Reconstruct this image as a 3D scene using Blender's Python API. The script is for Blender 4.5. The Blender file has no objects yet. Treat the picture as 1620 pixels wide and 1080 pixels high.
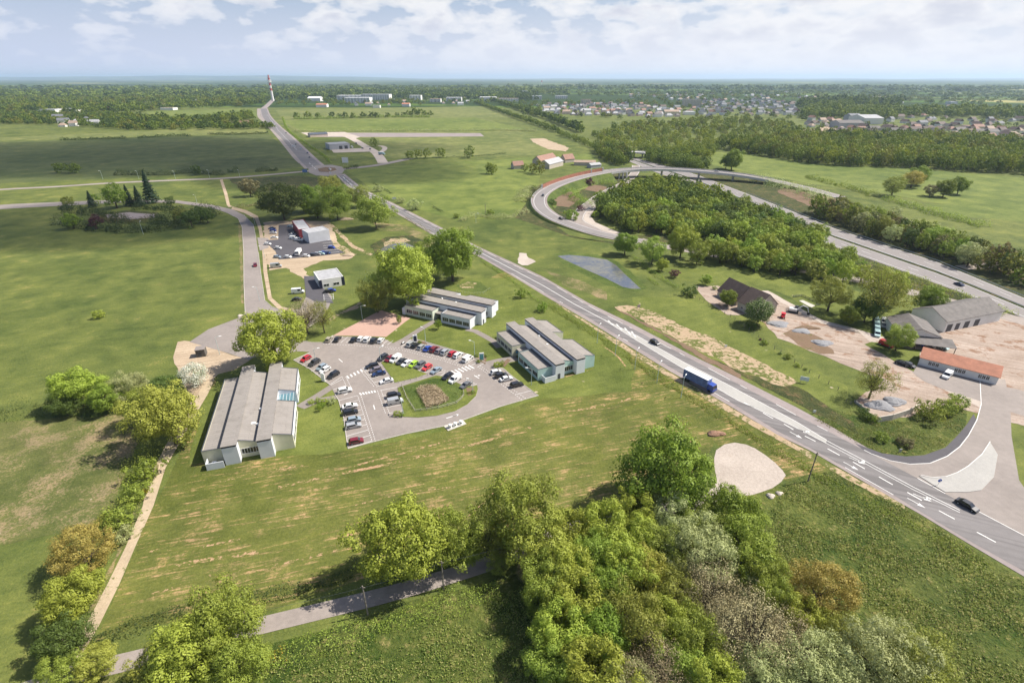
import bpy, bmesh, math, random
import numpy as np
from mathutils import Vector, Matrix
from mathutils.geometry import tessellate_polygon
S = bpy.context.scene
C = S.collection
PI = math.pi
# ------------------------------------------------------------------ camera, world, sun, exposure
W0, H0, F0, HY, CAMH = 1620., 1080., 820., 122.5, 90.
PITCH = math.atan((H0/2-HY)/F0)
cam = bpy.data.cameras.new('camera'); camo = bpy.data.objects.new('camera', cam); C.objects.link(camo)
cam.sensor_fit = 'HORIZONTAL'; cam.sensor_width = 36; cam.lens = 36*F0/W0
cam.clip_start = 1; cam.clip_end = 120000
camo.location = (0, 0, CAMH); camo.rotation_euler = (PI/2-PITCH, 0, 0)
S.camera = camo
S.view_settings.view_transform = 'Standard'; S.view_settings.look = 'None'
S.view_settings.gamma = 1; S.view_settings.use_curve_mapping = False
S.view_settings.exposure = 0.65
SUN_EL = math.radians(51); SUN_AZ = math.radians(14)     # azimuth counted from +X towards +Y
SD = Vector((math.cos(SUN_EL)*math.cos(SUN_AZ), math.cos(SUN_EL)*math.sin(SUN_AZ), math.sin(SUN_EL)))
sl = bpy.data.lights.new('sun', 'SUN'); sl.energy = 5.0; sl.angle = math.radians(.53); sl.color = (1, .94, .84)
so = bpy.data.objects.new('sun', sl); C.objects.link(so); so.rotation_euler = SD.to_track_quat('Z', 'Y').to_euler()
so.location = (0, 0, 300)
w = bpy.data.worlds.new('World'); S.world = w; w.use_nodes = True
nt = w.node_tree; nt.nodes.clear()
def N(nt, t, **k):
    n = nt.nodes.new(t)
    for a, b in k.items():
        if a.startswith('i_'):
            key = a[2:]; n.inputs[int(key) if key.isdigit() else key].default_value = b
        else: setattr(n, a, b)
    return n
def math_(nt, op, a, b=None, clamp=False):
    n = nt.nodes.new('ShaderNodeMath'); n.operation = op; n.use_clamp = clamp
    for i, v in enumerate((a, b)):
        if v is None: continue
        if isinstance(v, (int, float)): n.inputs[i].default_value = v
        else: nt.links.new(v, n.inputs[i])
    return n.outputs[0]
def ramp(nt, src, stops, interp='LINEAR'):
    n = nt.nodes.new('ShaderNodeValToRGB'); cr = n.color_ramp; cr.interpolation = interp
    while len(cr.elements) < len(stops): cr.elements.new(.5)
    for e, (p, c) in zip(cr.elements, stops):
        e.position = p
        e.color = (c, c, c, 1) if isinstance(c, (int, float)) else (*c, 1)
    nt.links.new(src, n.inputs[0]); return n.outputs[0]
def mixc(nt, fac, a, b, mode='MIX'):
    n = nt.nodes.new('ShaderNodeMix'); n.data_type = 'RGBA'; n.blend_type = mode
    for i, v in ((0, fac), (6, a), (7, b)):
        if isinstance(v, (int, float)): n.inputs[i].default_value = v
        elif isinstance(v, tuple): n.inputs[i].default_value = (*v, 1)
        else: nt.links.new(v, n.inputs[i])
    return n.outputs[2]
sky = N(nt, 'ShaderNodeTexSky', sky_type='NISHITA', sun_disc=False, sun_elevation=SUN_EL,
        sun_rotation=PI/2-SUN_AZ, altitude=200, air_density=1.0, dust_density=2.2, ozone_density=1.2)
tc = N(nt, 'ShaderNodeTexCoord'); sx = N(nt, 'ShaderNodeSeparateXYZ'); nt.links.new(tc.outputs['Generated'], sx.inputs[0])
cx = N(nt, 'ShaderNodeMapping'); cx.inputs['Scale'].default_value = (1., 1., 2.5); cx.inputs['Location'].default_value = (.35, .1, .22)
nt.links.new(tc.outputs['Generated'], cx.inputs[0])
wp = N(nt, 'ShaderNodeTexNoise', i_Scale=9., i_Detail=3.); nt.links.new(cx.outputs[0], wp.inputs['Vector'])
n1 = N(nt, 'ShaderNodeTexNoise', i_Scale=15., i_Detail=9., i_Roughness=.52, i_Distortion=.1); nt.links.new(cx.outputs[0], n1.inputs['Vector'])
n2 = N(nt, 'ShaderNodeTexNoise', i_Scale=2.6, i_Detail=2.); nt.links.new(cx.outputs[0], n2.inputs['Vector'])
up = math_(nt, 'MULTIPLY', ramp(nt, sx.outputs[2], [(0., .2), (.03, .7), (.10, 1.), (.3, .7), (.6, .35)]), .14)
# more cloud towards the right of the view, clearer to the left
side = math_(nt, 'MULTIPLY', sx.outputs[0], .15)
dens = math_(nt, 'ADD', math_(nt, 'ADD', math_(nt, 'ADD', n1.outputs[0], math_(nt, 'MULTIPLY', math_(nt, 'SUBTRACT', n2.outputs[0], .5), .34)), side), math_(nt, 'SUBTRACT', up, .09))
cov = ramp(nt, dens, [(.445, 0.), (.50, .6), (.60, 1.)])
# cloud body: bright edges, greyer thick bases
n3 = N(nt, 'ShaderNodeTexNoise', i_Scale=11., i_Detail=6., i_Roughness=.55)
mp = N(nt, 'ShaderNodeMapping'); mp.inputs['Location'].default_value = (3.1, 1.7, .06); nt.links.new(cx.outputs[0], mp.inputs[0]); nt.links.new(mp.outputs[0], n3.inputs['Vector'])
body = ramp(nt, math_(nt, 'SUBTRACT', math_(nt, 'ADD', n3.outputs[0], .12), math_(nt, 'MULTIPLY', math_(nt, 'SUBTRACT', dens, .5), .9)), [(.32, (3.6, 3.75, 4.4)), (.44, (4.6, 4.65, 5.05)), (.56, (5.9, 5.85, 5.85))])
hz = ramp(nt, sx.outputs[2], [(0., 1.), (.08, .62), (.16, .22), (.3, .05), (1., 0.)])
skyb = mixc(nt, 1., sky.outputs[0], (.8, .8, .85), 'MULTIPLY')
skyw = mixc(nt, math_(nt, 'MULTIPLY', hz, .9), skyb, (2.9, 3.5, 4.9))
hi = ramp(nt, sx.outputs[2], [(.16, .93), (.4, .35)])
dim = mixc(nt, ramp(nt, sx.outputs[2], [(.15, 0.), (.45, 1.)]), body, (3.2, 3.4, 3.8))
cl = mixc(nt, math_(nt, 'MULTIPLY', cov, hi), skyw, dim)
rgt = ramp(nt, math_(nt, 'ADD', math_(nt, 'MULTIPLY', sx.outputs[0], .5), .5), [(.2, (4.1, 4.5, 5.6)), (.7, (5.5, 5.6, 6.05))])
vl = mixc(nt, ramp(nt, sx.outputs[2], [(0., .97), (.04, .7), (.12, 0.)]), cl, rgt)
bg = N(nt, 'ShaderNodeBackground', i_Strength=.105); nt.links.new(vl, bg.inputs[0])
ow = N(nt, 'ShaderNodeOutputWorld'); nt.links.new(bg.outputs[0], ow.inputs[0])
S.cycles.max_bounces = 8; S.cycles.transparent_max_bounces = 24; S.cycles.volume_bounces = 1
S.cycles.use_adaptive_sampling = True; S.cycles.adaptive_threshold = .012

# ------------------------------------------------------------------ helpers
R = random.Random(11)
def at(px, py, z=0.):
    'ground point (or point at height z) seen at pixel (px, py) of the 1620 x 1080 photograph'
    u = (px-W0/2)/F0; v = (H0/2-py)/F0
    d = Vector((u, math.cos(PITCH)+v*math.sin(PITCH), -math.sin(PITCH)+v*math.cos(PITCH)))
    t = (z-CAMH)/d.z
    return Vector((d.x*t, d.y*t, z))
def depth(p):
    return p[1]*math.cos(PITCH)+(CAMH-p[2])*math.sin(PITCH)
def pix(p):
    z = depth(p); return (W0/2+F0*p[0]/z, H0/2-F0*(p[1]*math.sin(PITCH)+(p[2]-CAMH)*math.cos(PITCH))/z)
def PP(s, z=0.):
    return [at(float(a.split(',')[0]), float(a.split(',')[1]), z) for a in s.split()]
def tag(o, label=None, cat=None, group=None, kind=None):
    if label: o['label'] = label
    if cat: o['category'] = cat
    if group: o['group'] = group
    if kind: o['kind'] = kind
    return o
def empty(name, loc, rz=0, label=None, cat=None, group=None):
    o = bpy.data.objects.new(name, None); C.objects.link(o); o.location = loc; o.rotation_euler = (0, 0, rz)
    o.empty_display_size = .5
    return tag(o, label, cat, group)
def copy_tree(o, parent=None):
    c = o.copy(); C.objects.link(c); c.parent = parent
    for ch in list(o.children): copy_tree(ch, c)
    return c
def mesh_np(name, V, Fq, mats, mi=None, smooth=False):
    'V (n,3); Fq (m,k) equal-sized faces'
    me = bpy.data.meshes.new(name); V = np.asarray(V, dtype=np.float32); Fq = np.asarray(Fq, dtype=np.int32)
    m, k = Fq.shape
    me.vertices.add(len(V)); me.vertices.foreach_set('co', V.ravel())
    me.loops.add(m*k); me.loops.foreach_set('vertex_index', Fq.ravel())
    me.polygons.add(m); me.polygons.foreach_set('loop_start', np.arange(m, dtype=np.int32)*k)
    try: me.polygons.foreach_set('loop_total', np.full(m, k, dtype=np.int32))
    except Exception: pass
    for a in mats: me.materials.append(a)
    if mi is not None: me.polygons.foreach_set('material_index', np.asarray(mi, dtype=np.int32))
    if smooth: me.polygons.foreach_set('use_smooth', np.ones(m, dtype=bool))
    me.update(calc_edges=True); me.validate(); return me
class MB:
    def __init__(s): s.v = []; s.f = []; s.m = []
    def face(s, pts, m=0):
        b = len(s.v); s.v += [tuple(p) for p in pts]; s.f.append(tuple(range(b, b+len(pts)))); s.m.append(m); return s
    def solid(s, pts, faces, m=0):
        b = len(s.v); s.v += [tuple(p) for p in pts]
        for f in faces: s.f.append(tuple(b+i for i in f)); s.m.append(m)
        return s
    def box(s, x0, x1, y0, y1, z0, z1, m=0):
        P = [(x0,y0,z0),(x1,y0,z0),(x1,y1,z0),(x0,y1,z0),(x0,y0,z1),(x1,y0,z1),(x1,y1,z1),(x0,y1,z1)]
        s.solid(P, [(3,2,1,0),(4,5,6,7),(0,1,5,4),(1,2,6,5),(2,3,7,6),(3,0,4,7)], m); return s
    def obox(s, c, u, l, wd, z0, z1, m=0):
        'box centred at c, along unit u, length l, width wd'
        v = (-u[1], u[0]); P = []
        for z in (z0, z1):
            for a, b in ((-1,-1),(1,-1),(1,1),(-1,1)):
                P.append((c[0]+u[0]*a*l/2+v[0]*b*wd/2, c[1]+u[1]*a*l/2+v[1]*b*wd/2, z))
        s.solid(P, [(3,2,1,0),(4,5,6,7),(0,1,5,4),(1,2,6,5),(2,3,7,6),(3,0,4,7)], m); return s
    def tube(s, pts, rad, n=6, m=0, cap=True):
        pts = [Vector(p) for p in pts]
        if not isinstance(rad, (list, tuple)): rad = [rad]*len(pts)
        b = len(s.v)
        for i, p in enumerate(pts):
            t = (pts[min(i+1, len(pts)-1)]-pts[max(i-1, 0)]).normalized()
            a = t.cross(Vector((0, 0, 1)));
            if a.length < .05: a = t.cross(Vector((1, 0, 0)))
            a.normalize(); c = t.cross(a).normalized()
            for k in range(n):
                q = p+(a*math.cos(2*PI*k/n)+c*math.sin(2*PI*k/n))*rad[i]; s.v.append(tuple(q))
        for i in range(len(pts)-1):
            for k in range(n):
                k2 = (k+1) % n
                s.f.append((b+i*n+k, b+i*n+k2, b+(i+1)*n+k2, b+(i+1)*n+k)); s.m.append(m)
        if cap:
            s.f.append(tuple(b+k for k in reversed(range(n)))); s.m.append(m)
            s.f.append(tuple(b+(len(pts)-1)*n+k for k in range(n))); s.m.append(m)
        return s
    def mesh(s, name, mats, smooth=False):
        me = bpy.data.meshes.new(name); me.from_pydata(s.v, [], s.f)
        for a in (mats if isinstance(mats, (list, tuple)) else [mats]): me.materials.append(a)
        me.polygons.foreach_set('material_index', s.m)
        if smooth: me.polygons.foreach_set('use_smooth', [True]*len(s.f))
        me.update(); return me
    def build(s, name, mats, parent=None, smooth=False, bevel=0):
        me = s.mesh(name, mats, smooth)
        if bevel:
            bm = bmesh.new(); bm.from_mesh(me); bmesh.ops.recalc_face_normals(bm, faces=bm.faces)
            bmesh.ops.bevel(bm, geom=list(bm.edges), offset=bevel, segments=1, affect='EDGES', clamp_overlap=True)
            bm.to_mesh(me); bm.free()
        o = bpy.data.objects.new(name, me); C.objects.link(o); o.parent = parent; return o
def struct(o): o['kind'] = 'structure'; return o

# ------------------------------------------------------------------ materials
def base_mat(name):
    m = bpy.data.materials.new(name); m.use_nodes = True; nt = m.node_tree; nt.nodes.clear()
    b = nt.nodes.new('ShaderNodeBsdfPrincipled'); o = nt.nodes.new('ShaderNodeOutputMaterial'); nt.links.new(b.outputs[0], o.inputs[0])
    return m, nt, b, o
def wpos(nt, rot=0., sc=(1, 1, 1)):
    g = nt.nodes.new('ShaderNodeNewGeometry'); mp = nt.nodes.new('ShaderNodeMapping')
    mp.inputs['Rotation'].default_value = (0, 0, rot); mp.inputs['Scale'].default_value = sc
    # rotate first, then stretch
    mp2 = nt.nodes.new('ShaderNodeMapping'); mp2.inputs['Scale'].default_value = sc; mp.inputs['Scale'].default_value = (1, 1, 1)
    nt.links.new(g.outputs['Position'], mp.inputs[0]); nt.links.new(mp.outputs[0], mp2.inputs[0]); return mp2.outputs[0]
def noise(nt, vec, scale, detail=4., rough=.55, dist=0.):
    n = N(nt, 'ShaderNodeTexNoise', i_Scale=scale, i_Detail=detail, i_Roughness=rough, i_Distortion=dist)
    nt.links.new(vec, n.inputs['Vector']); return n.outputs[0]
def bump(nt, b, h, strength, dist):
    n = N(nt, 'ShaderNodeBump', i_Strength=strength, i_Distance=dist); nt.links.new(h, n.inputs['Height']); nt.links.new(n.outputs[0], b.inputs['Normal'])
def simple(name, col, rough=.7, var=.12, scale=1.5, metal=0., bmp=0., spec=.3, obj=False):
    m, nt, b, o = base_mat(name)
    if obj:
        t = nt.nodes.new('ShaderNodeTexCoord'); v = t.outputs['Object']
    else: v = wpos(nt)
    n = noise(nt, v, scale, 5., .6)
    c0 = tuple(max(0, c*(1-var*1.6)) for c in col); c1 = tuple(min(1, c*(1+var*1.6)) for c in col)
    nt.links.new(ramp(nt, n, [(.25, c0), (.75, c1)]), b.inputs['Base Color'])
    b.inputs['Roughness'].default_value = rough; b.inputs['Metallic'].default_value = metal; b.inputs['Specular IOR Level'].default_value = spec
    if bmp: bump(nt, b, n, .5, bmp)
    return m
def grass(name, lo, hi, dry, dry_at=.62, big=.012, mid=.12, streak=None, fine=1.6, bmp=.25, dryw=.07, specks=0.):
    m, nt, b, o = base_mat(name); v = wpos(nt)
    nb = noise(nt, v, big, 5., .6, .3); nm = noise(nt, v, mid, 6., .65, .2); nf = noise(nt, v, fine, 4., .7)
    s = math_(nt, 'ADD', math_(nt, 'MULTIPLY', nb, .40), math_(nt, 'ADD', math_(nt, 'MULTIPLY', nm, .30), math_(nt, 'MULTIPLY', nf, .30)))
    c = ramp(nt, s, [(.41, lo), (.585, hi)])
    if streak:
        ang, ss, scol, thr, amt = streak
        vs = wpos(nt, -math.radians(ang), (ss*.07, ss, ss))
        ns = noise(nt, vs, 1., 6., .72, .15)
        msk = ramp(nt, math_(nt, 'ADD', math_(nt, 'MULTIPLY', ns, .62), math_(nt, 'MULTIPLY', nm, .38)), [(thr, 0.), (thr+.075, 1.)])
        nl = noise(nt, v, .55, 6., .8)
        msk = math_(nt, 'MULTIPLY', msk, ramp(nt, nl, [(.42, 0.), (.6, amt)]))
        c = mixc(nt, msk, c, scol)
        # mowing lines
        wv = N(nt, 'ShaderNodeTexWave', wave_type='BANDS', bands_direction='Y', i_Scale=.32, i_Distortion=1.2, i_Detail=2.)
        vr = wpos(nt, -math.radians(ang)); nt.links.new(vr, wv.inputs['Vector'])
        c = mixc(nt, math_(nt, 'MULTIPLY', wv.outputs[1], .16), c, lo)
    dm = ramp(nt, math_(nt, 'ADD', math_(nt, 'MULTIPLY', nm, .6), math_(nt, 'MULTIPLY', nf, .4)), [(dry_at, 0.), (dry_at+dryw, 1.)])
    c = mixc(nt, math_(nt, 'MULTIPLY', dm, .85), c, dry)
    if specks:
        vo = N(nt, 'ShaderNodeTexVoronoi', i_Scale=specks); nt.links.new(v, vo.inputs['Vector']); vd = math_(nt, 'ADD', vo.outputs['Distance'], math_(nt, 'MULTIPLY', math_(nt, 'SUBTRACT', nf, .5), .12))
        c = mixc(nt, math_(nt, 'MULTIPLY', ramp(nt, vd, [(.035, 1.), (.07, 0.)]), ramp(nt, nb, [(.42, 0.), (.55, .85)])), c, (.46, .38, .27))
    mo = noise(nt, v, .05, 9., .74, .25); mo2 = noise(nt, wpos(nt, -.45, (.10, .45, .3)), 1., 7., .75)
    c = mixc(nt, 1., c, ramp(nt, math_(nt, 'ADD', math_(nt, 'MULTIPLY', mo, .6), math_(nt, 'MULTIPLY', mo2, .4)), [(.36, (.66, .70, .70)), (.5, (1., 1., 1.)), (.64, (1.32, 1.24, 1.2))]), 'MULTIPLY')
    nt.links.new(c, b.inputs['Base Color']); b.inputs['Roughness'].default_value = .85; b.inputs['Specular IOR Level'].default_value = .12
    bump(nt, b, math_(nt, 'ADD', nf, nm), .8, bmp); return m
def leafy(name, lo, hi, trans=.35, tip=None):
    m, nt, b, o = base_mat(name)
    g = nt.nodes.new('ShaderNodeNewGeometry'); oi = nt.nodes.new('ShaderNodeObjectInfo'); t = nt.nodes.new('ShaderNodeTexCoord')
    n = noise(nt, t.outputs['Object'], .55, 3., .6); nf = noise(nt, t.outputs['Object'], 3., 2.)
    s = math_(nt, 'ADD', math_(nt, 'MULTIPLY', n, .65), math_(nt, 'ADD', math_(nt, 'MULTIPLY', nf, .23), math_(nt, 'MULTIPLY', g.outputs['Random Per Island'], .12)))
    c = ramp(nt, s, [(.34, lo), (.66, hi)])
    if tip: c = mixc(nt, ramp(nt, nf, [(.56, 0.), (.66, .9)]), c, tip)
    hs = N(nt, 'ShaderNodeHueSaturation'); nt.links.new(c, hs.inputs['Color'])
    nt.links.new(math_(nt, 'ADD', .480, math_(nt, 'MULTIPLY', oi.outputs['Random'], .03)), hs.inputs['Hue'])
    nt.links.new(math_(nt, 'ADD', 1.1, math_(nt, 'MULTIPLY', oi.outputs['Random'], .4)), hs.inputs['Value'])
    nt.links.new(hs.outputs[0], b.inputs['Base Color']); b.inputs['Roughness'].default_value = .55; b.inputs['Specular IOR Level'].default_value = .25
    tr = nt.nodes.new('ShaderNodeBsdfTranslucent'); nt.links.new(hs.outputs[0], tr.inputs[0])
    mx = nt.nodes.new('ShaderNodeMixShader'); mx.inputs[0].default_value = trans
    nt.links.new(b.outputs[0], mx.inputs[1]); nt.links.new(tr.outputs[0], mx.inputs[2]); nt.links.new(mx.outputs[0], o.inputs[0])
    return m
def asphalt(name, col, var=.18, wear=None):
    m, nt, b, o = base_mat(name); v = wpos(nt)
    n1 = noise(nt, v, .07, 5., .6); n2 = noise(nt, v, .6, 5., .65); n3 = noise(nt, v, 6., 3., .7)
    s = math_(nt, 'ADD', math_(nt, 'MULTIPLY', n1, .45), math_(nt, 'ADD', math_(nt, 'MULTIPLY', n2, .35), math_(nt, 'MULTIPLY', n3, .2)))
    c = ramp(nt, s, [(.36, tuple(x*(1-var*1.3) for x in col)), (.64, tuple(x*(1+var) for x in col))])
    if wear:      # tyre tracks polished along the lanes
        ang, sc_, amt = wear
        vs = wpos(nt, -math.radians(ang), (.012, .75, .5)); ns = noise(nt, vs, 1., 2., .5)
        c = mixc(nt, ramp(nt, ns, [(.45, 0.), (.6, amt)]), c, tuple(x*.66 for x in col))
    nt.links.new(c, b.inputs['Base Color']); b.inputs['Roughness'].default_value = .82; b.inputs['Specular IOR Level'].default_value = .25
    bump(nt, b, n3, .3, .02); return m
def broken(name, col, col2, thr=.47, scale=.35, under=None):
    'bare soil or gravel with grass growing through where the noise is high'
    m, nt, b, o = base_mat(name); v = wpos(nt)
    n1 = noise(nt, v, scale, 7., .72, .2); n2 = noise(nt, v, .09, 4., .6); n3 = noise(nt, v, 1.4, 5., .7)
    c = ramp(nt, math_(nt, 'ADD', math_(nt, 'MULTIPLY', n2, .5), math_(nt, 'MULTIPLY', n3, .5)), [(.35, col2), (.65, col)])
    if under:
        c = mixc(nt, ramp(nt, math_(nt, 'ADD', math_(nt, 'MULTIPLY', n1, .6), math_(nt, 'MULTIPLY', n2, .4)), [(thr, 0.), (thr+.06, 1.)]), c, under)
    nt.links.new(c, b.inputs['Base Color']); b.inputs['Roughness'].default_value = .95; b.inputs['Specular IOR Level'].default_value = .1
    bump(nt, b, math_(nt, 'ADD', n1, n3), .6, .12); return m
M = {}
G1, G2 = (.052, .085, .014), (.125, .17, .03)
DRY = (.30, .235, .10)
M['lawn'] = grass('lawn_grass', (.072, .088, .018), (.158, .165, .042), (.33, .23, .09), .60, .014, .09, (15, 1.25, (.50, .31, .17), .515, 1.))
M['lawn_plain'] = grass('short_grass', (.078, .102, .020), (.150, .172, .042), (.30, .26, .10), .63, .02, .15, specks=.11)
M['meadow'] = grass('meadow_grass', (.064, .090, .022), (.142, .160, .040), (.22, .19, .065), .585, .016, .10)
M['meadow_bright'] = grass('bright_meadow_grass', (.090, .124, .026), (.158, .186, .046), (.22, .22, .06), .62, .006, .05, bmp=.1)
M['meadow_dull'] = grass('dull_meadow_grass', (.062, .085, .026), (.105, .120, .042), (.19, .15, .08), .60, .006, .05, bmp=.1)
M['meadow_tan'] = grass('tan_meadow_grass', (.105, .130, .036), (.175, .185, .062), (.26, .22, .10), .58, .006, .05, bmp=.1)
M['rough'] = grass('rough_tall_grass', (.032, .060, .010), (.125, .140, .034), (.25, .21, .085), .555, .03, .30, fine=1.1, bmp=.9, dryw=.1)
M['pasture'] = grass('stony_pasture', (.070, .090, .024), (.150, .150, .050), (.27, .20, .12), .495, .03, .10, bmp=.3, dryw=.09, specks=.22)
M['verge'] = grass('verge_grass', (.050, .080, .016), (.110, .140, .034), (.19, .16, .05), .60, .03, .2, bmp=.5)
M['heath'] = grass('heath_scrub', (.040, .058, .020), (.095, .100, .034), (.17, .12, .06), .53, .04, .22, bmp=1.2)
M['road'] = asphalt('road_asphalt', (.185, .172, .170), .13, (-24.5, .7, .8))
M['motorway'] = asphalt('motorway_asphalt', (.225, .205, .198), .1)
M['lot'] = asphalt('parking_asphalt', (.250, .218, .198), .15)
M['newtar'] = asphalt('fresh_asphalt', (.085, .080, .088), .12)
M['lane'] = asphalt('lane_asphalt', (.28, .24, .215), .2)
M['shoulder'] = asphalt('shoulder_asphalt', (.265, .225, .215), .16)
M['footpath'] = asphalt('footpath_asphalt', (.225, .195, .175), .12)
M['court'] = broken('pink_gravel', (.46, .305, .245), (.38, .25, .20))
M['sand'] = broken('sandy_soil', (.45, .345, .235), (.33, .24, .155), .475, .6, (.105, .12, .032))
M['sandclean'] = broken('sandy_gravel', (.48, .385, .28), (.34, .26, .18), .60, .45, (.13, .14, .04))
M['track'] = broken('rutted_track', (.50, .40, .28), (.33, .26, .18), .54, .6, (.13, .14, .04))
M['gravel'] = broken('pale_gravel', (.50, .435, .38), (.34, .29, .25))
M['yard'] = broken('yard_gravel', (.42, .35, .30), (.29, .225, .18), .53, .2, (.25, .16, .11))
def special(m, kind, arg):
    nt = m.node_tree; b = [n for n in nt.nodes if n.type == 'BSDF_PRINCIPLED'][0]; src = b.inputs['Base Color'].links[0].from_socket
    amt = .35 if kind == 'rings' else 1.
    if kind == 'rings':
        mp = N(nt, 'ShaderNodeMapping'); mp.inputs['Location'].default_value = (-arg[0], -arg[1], 0); g = nt.nodes.new('ShaderNodeNewGeometry'); nt.links.new(g.outputs['Position'], mp.inputs[0])
        wv = N(nt, 'ShaderNodeTexWave', wave_type='RINGS', rings_direction='Z', i_Scale=.22, i_Distortion=14., i_Detail=5.); wv.inputs['Detail Scale'].default_value = .6; nt.links.new(mp.outputs[0], wv.inputs['Vector']); f = wv.outputs[1]
    else: f = noise(nt, wpos(nt, -math.radians(arg), (.05, .9, .5)), 1., 5., .7, .2)
    c = mixc(nt, amt, src, ramp(nt, f, [(.35, (.74, .72, .70)), (.65, (1.12, 1.12, 1.12))]), 'MULTIPLY'); nt.links.new(c, b.inputs['Base Color'])
special(M['yard'], 'streak', -28)
M['clearing'] = broken('pale_gravel_clearing', (.46, .40, .35), (.30, .255, .22), .60, .35, (.36, .29, .22)); special(M['sandclean'], 'streak', 20)
M['streaks'] = broken('thin_orange_soil_streaks', (.46, .31, .19), (.36, .22, .13), .44, 1.1, (.115, .125, .030))
M['brownsoil'] = broken('brown_soil', (.22, .15, .10), (.13, .09, .06), .55, .5, (.09, .10, .03))
M['hatch'] = broken('pale_traffic_hatching', (.40, .385, .36), (.31, .30, .285))
M['greyheap'] = broken('grey_aggregate', (.30, .30, .31), (.2, .2, .215))
M['paint'] = simple('white_road_paint', (.62, .61, .59), .6, .10, 3.)
M['kerb'] = simple('concrete_kerb', (.46, .43, .38), .8, .12, 2.)
M['bark'] = simple('bark', (.085, .065, .048), .9, .25, 3., bmp=.05, obj=True)
M['palebark'] = simple('pale_bark', (.20, .175, .14), .9, .2, 3., obj=True)
L = {}
L['bright'] = leafy('bright_leaves', (.185, .240, .030), (.325, .385, .062))
L['green'] = leafy('green_leaves', (.115, .170, .022), (.215, .290, .040))
L['mid'] = leafy('mid_green_leaves', (.150, .205, .030), (.265, .330, .056))
L['dark'] = leafy('dark_leaves', (.055, .090, .018), (.110, .160, .034))
L['yellow'] = leafy('yellow_green_leaves', (.205, .230, .034), (.335, .360, .070))
L['bronze'] = leafy('bronze_leaves', (.235, .205, .045), (.370, .320, .080))
L['willow'] = leafy('grey_green_leaves', (.220, .255, .100), (.390, .420, .190))
L['twig'] = leafy('sparse_buds', (.200, .168, .085), (.335, .295, .160), .15)
L['olive'] = leafy('olive_leaves', (.150, .175, .032), (.255, .280, .055))
L['blossom'] = leafy('white_blossom', (.20, .24, .12), (.62, .62, .56), .2)
L['candle'] = leafy('leaves_with_blossom_candles', (.045, .09, .015), (.10, .15, .03), .3, (.55, .52, .36))
L['conifer'] = leafy('conifer_needles', (.016, .036, .016), (.036, .062, .026), .1)
L['copper'] = leafy('copper_leaves', (0.058, 0.020, 0.026), (0.123, 0.043, 0.046), .2)
L['gorse'] = leafy('gorse_flowers', (.10, .12, .02), (.50, .34, .02), .2)
L['brownish'] = leafy('budding_brown_leaves', (.115, .110, .045), (.195, .175, .075), .25)
L['hedge'] = leafy('dark_shaded_hedge_leaves', (.026, .046, .012), (.062, .092, .024))  # leaf colour darkened so the far hedges carry their shade in it
L['reed'] = leafy('dry_reeds', (.24, .18, .115), (.38, .30, .21), .2)
# ------------------------------------------------------------------ ground sheets
def rough_pts(pts, amp, step=5.):
    out = []; n = len(pts)
    for i in range(n):
        a, b = pts[i], pts[(i+1) % n]; d = (b-a).length; k = max(1, min(60, int(d/step)))
        nrm = Vector((-(b-a).y, (b-a).x, 0)).normalized() if d > 0 else Vector()
        for j in range(k):
            t = j/k; out.append(a.lerp(b, t)+nrm*(R.uniform(-amp, amp) if j else 0))
    return out
PK = [0]
def patch(name, pts, mat, z, rough=0., step=5., thick=0., kind='structure', side=None):
    if isinstance(pts, str): pts = PP(pts)
    PK[0] += 1; z += (PK[0] % 23)*.0005
    if rough: pts = rough_pts(pts, rough, step)
    pts = [Vector((p.x, p.y, z)) for p in pts]
    mb = MB(); n = len(pts); mb.v = [tuple(p) for p in pts]
    for t in tessellate_polygon([pts]): mb.f.append(tuple(t)); mb.m.append(0)
    for k, t in enumerate(mb.f):
        a, b, c = (pts[i] for i in t)
        if (b-a).cross(c-a).z < 0: mb.f[k] = (t[0], t[2], t[1])
    if thick:
        b = len(mb.v); mb.v += [(p.x, p.y, z-thick) for p in pts]
        for i in range(n): mb.f.append((i, (i+1) % n, b+(i+1) % n, b+i)); mb.m.append(1 if side else 0)
    o = mb.build(name, [mat, side] if side else mat); 
    if kind: o['kind'] = kind
    return o
def smooth_path(pts, step=3.):
    P = [Vector(p) for p in pts]; P = [P[0]*2-P[1]]+P+[P[-1]*2-P[-2]]; out = []
    for i in range(1, len(P)-2):
        k = max(1, int((P[i+1]-P[i]).length/step))
        for j in range(k):
            t = j/k; a, b, c, d = P[i-1], P[i], P[i+1], P[i+2]
            out.append(.5*((2*b)+(c-a)*t+(2*a-5*b+4*c-d)*t*t+(3*b-a-3*c+d)*t**3))
    out.append(P[-2]); return out
def sides(path, w0, w1=None):
    'points offset by w0 (left) and w1 (right) from a path'
    w1 = w0 if w1 is None else w1; Lp, Rp = [], []
    for i, p in enumerate(path):
        t = path[min(i+1, len(path)-1)]-path[max(i-1, 0)]; n = Vector((-t.y, t.x, 0)).normalized()
        Lp.append(p+n*w0); Rp.append(p-n*w1)
    return Lp, Rp
def ribbon(mb, path, w0, w1=None, dz=0., m=0):
    Lp, Rp = sides(path, w0, w1); b = len(mb.v)
    for l, r in zip(Lp, Rp): mb.v += [(r.x, r.y, r.z+dz), (l.x, l.y, l.z+dz)]
    for i in range(len(path)-1):
        mb.f.append((b+2*i, b+2*i+2, b+2*i+3, b+2*i+1)); mb.m.append(m)
    return mb
def road(name, pts, wd, mat, z=.10, step=4., sm=True):
    if isinstance(pts, str): pts = PP(pts)
    pts = [Vector((p.x, p.y, p.z+z)) for p in pts]
    if sm: pts = smooth_path(pts, step)
    return struct(ribbon(MB(), pts, wd/2).build(name, mat)), pts
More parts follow.
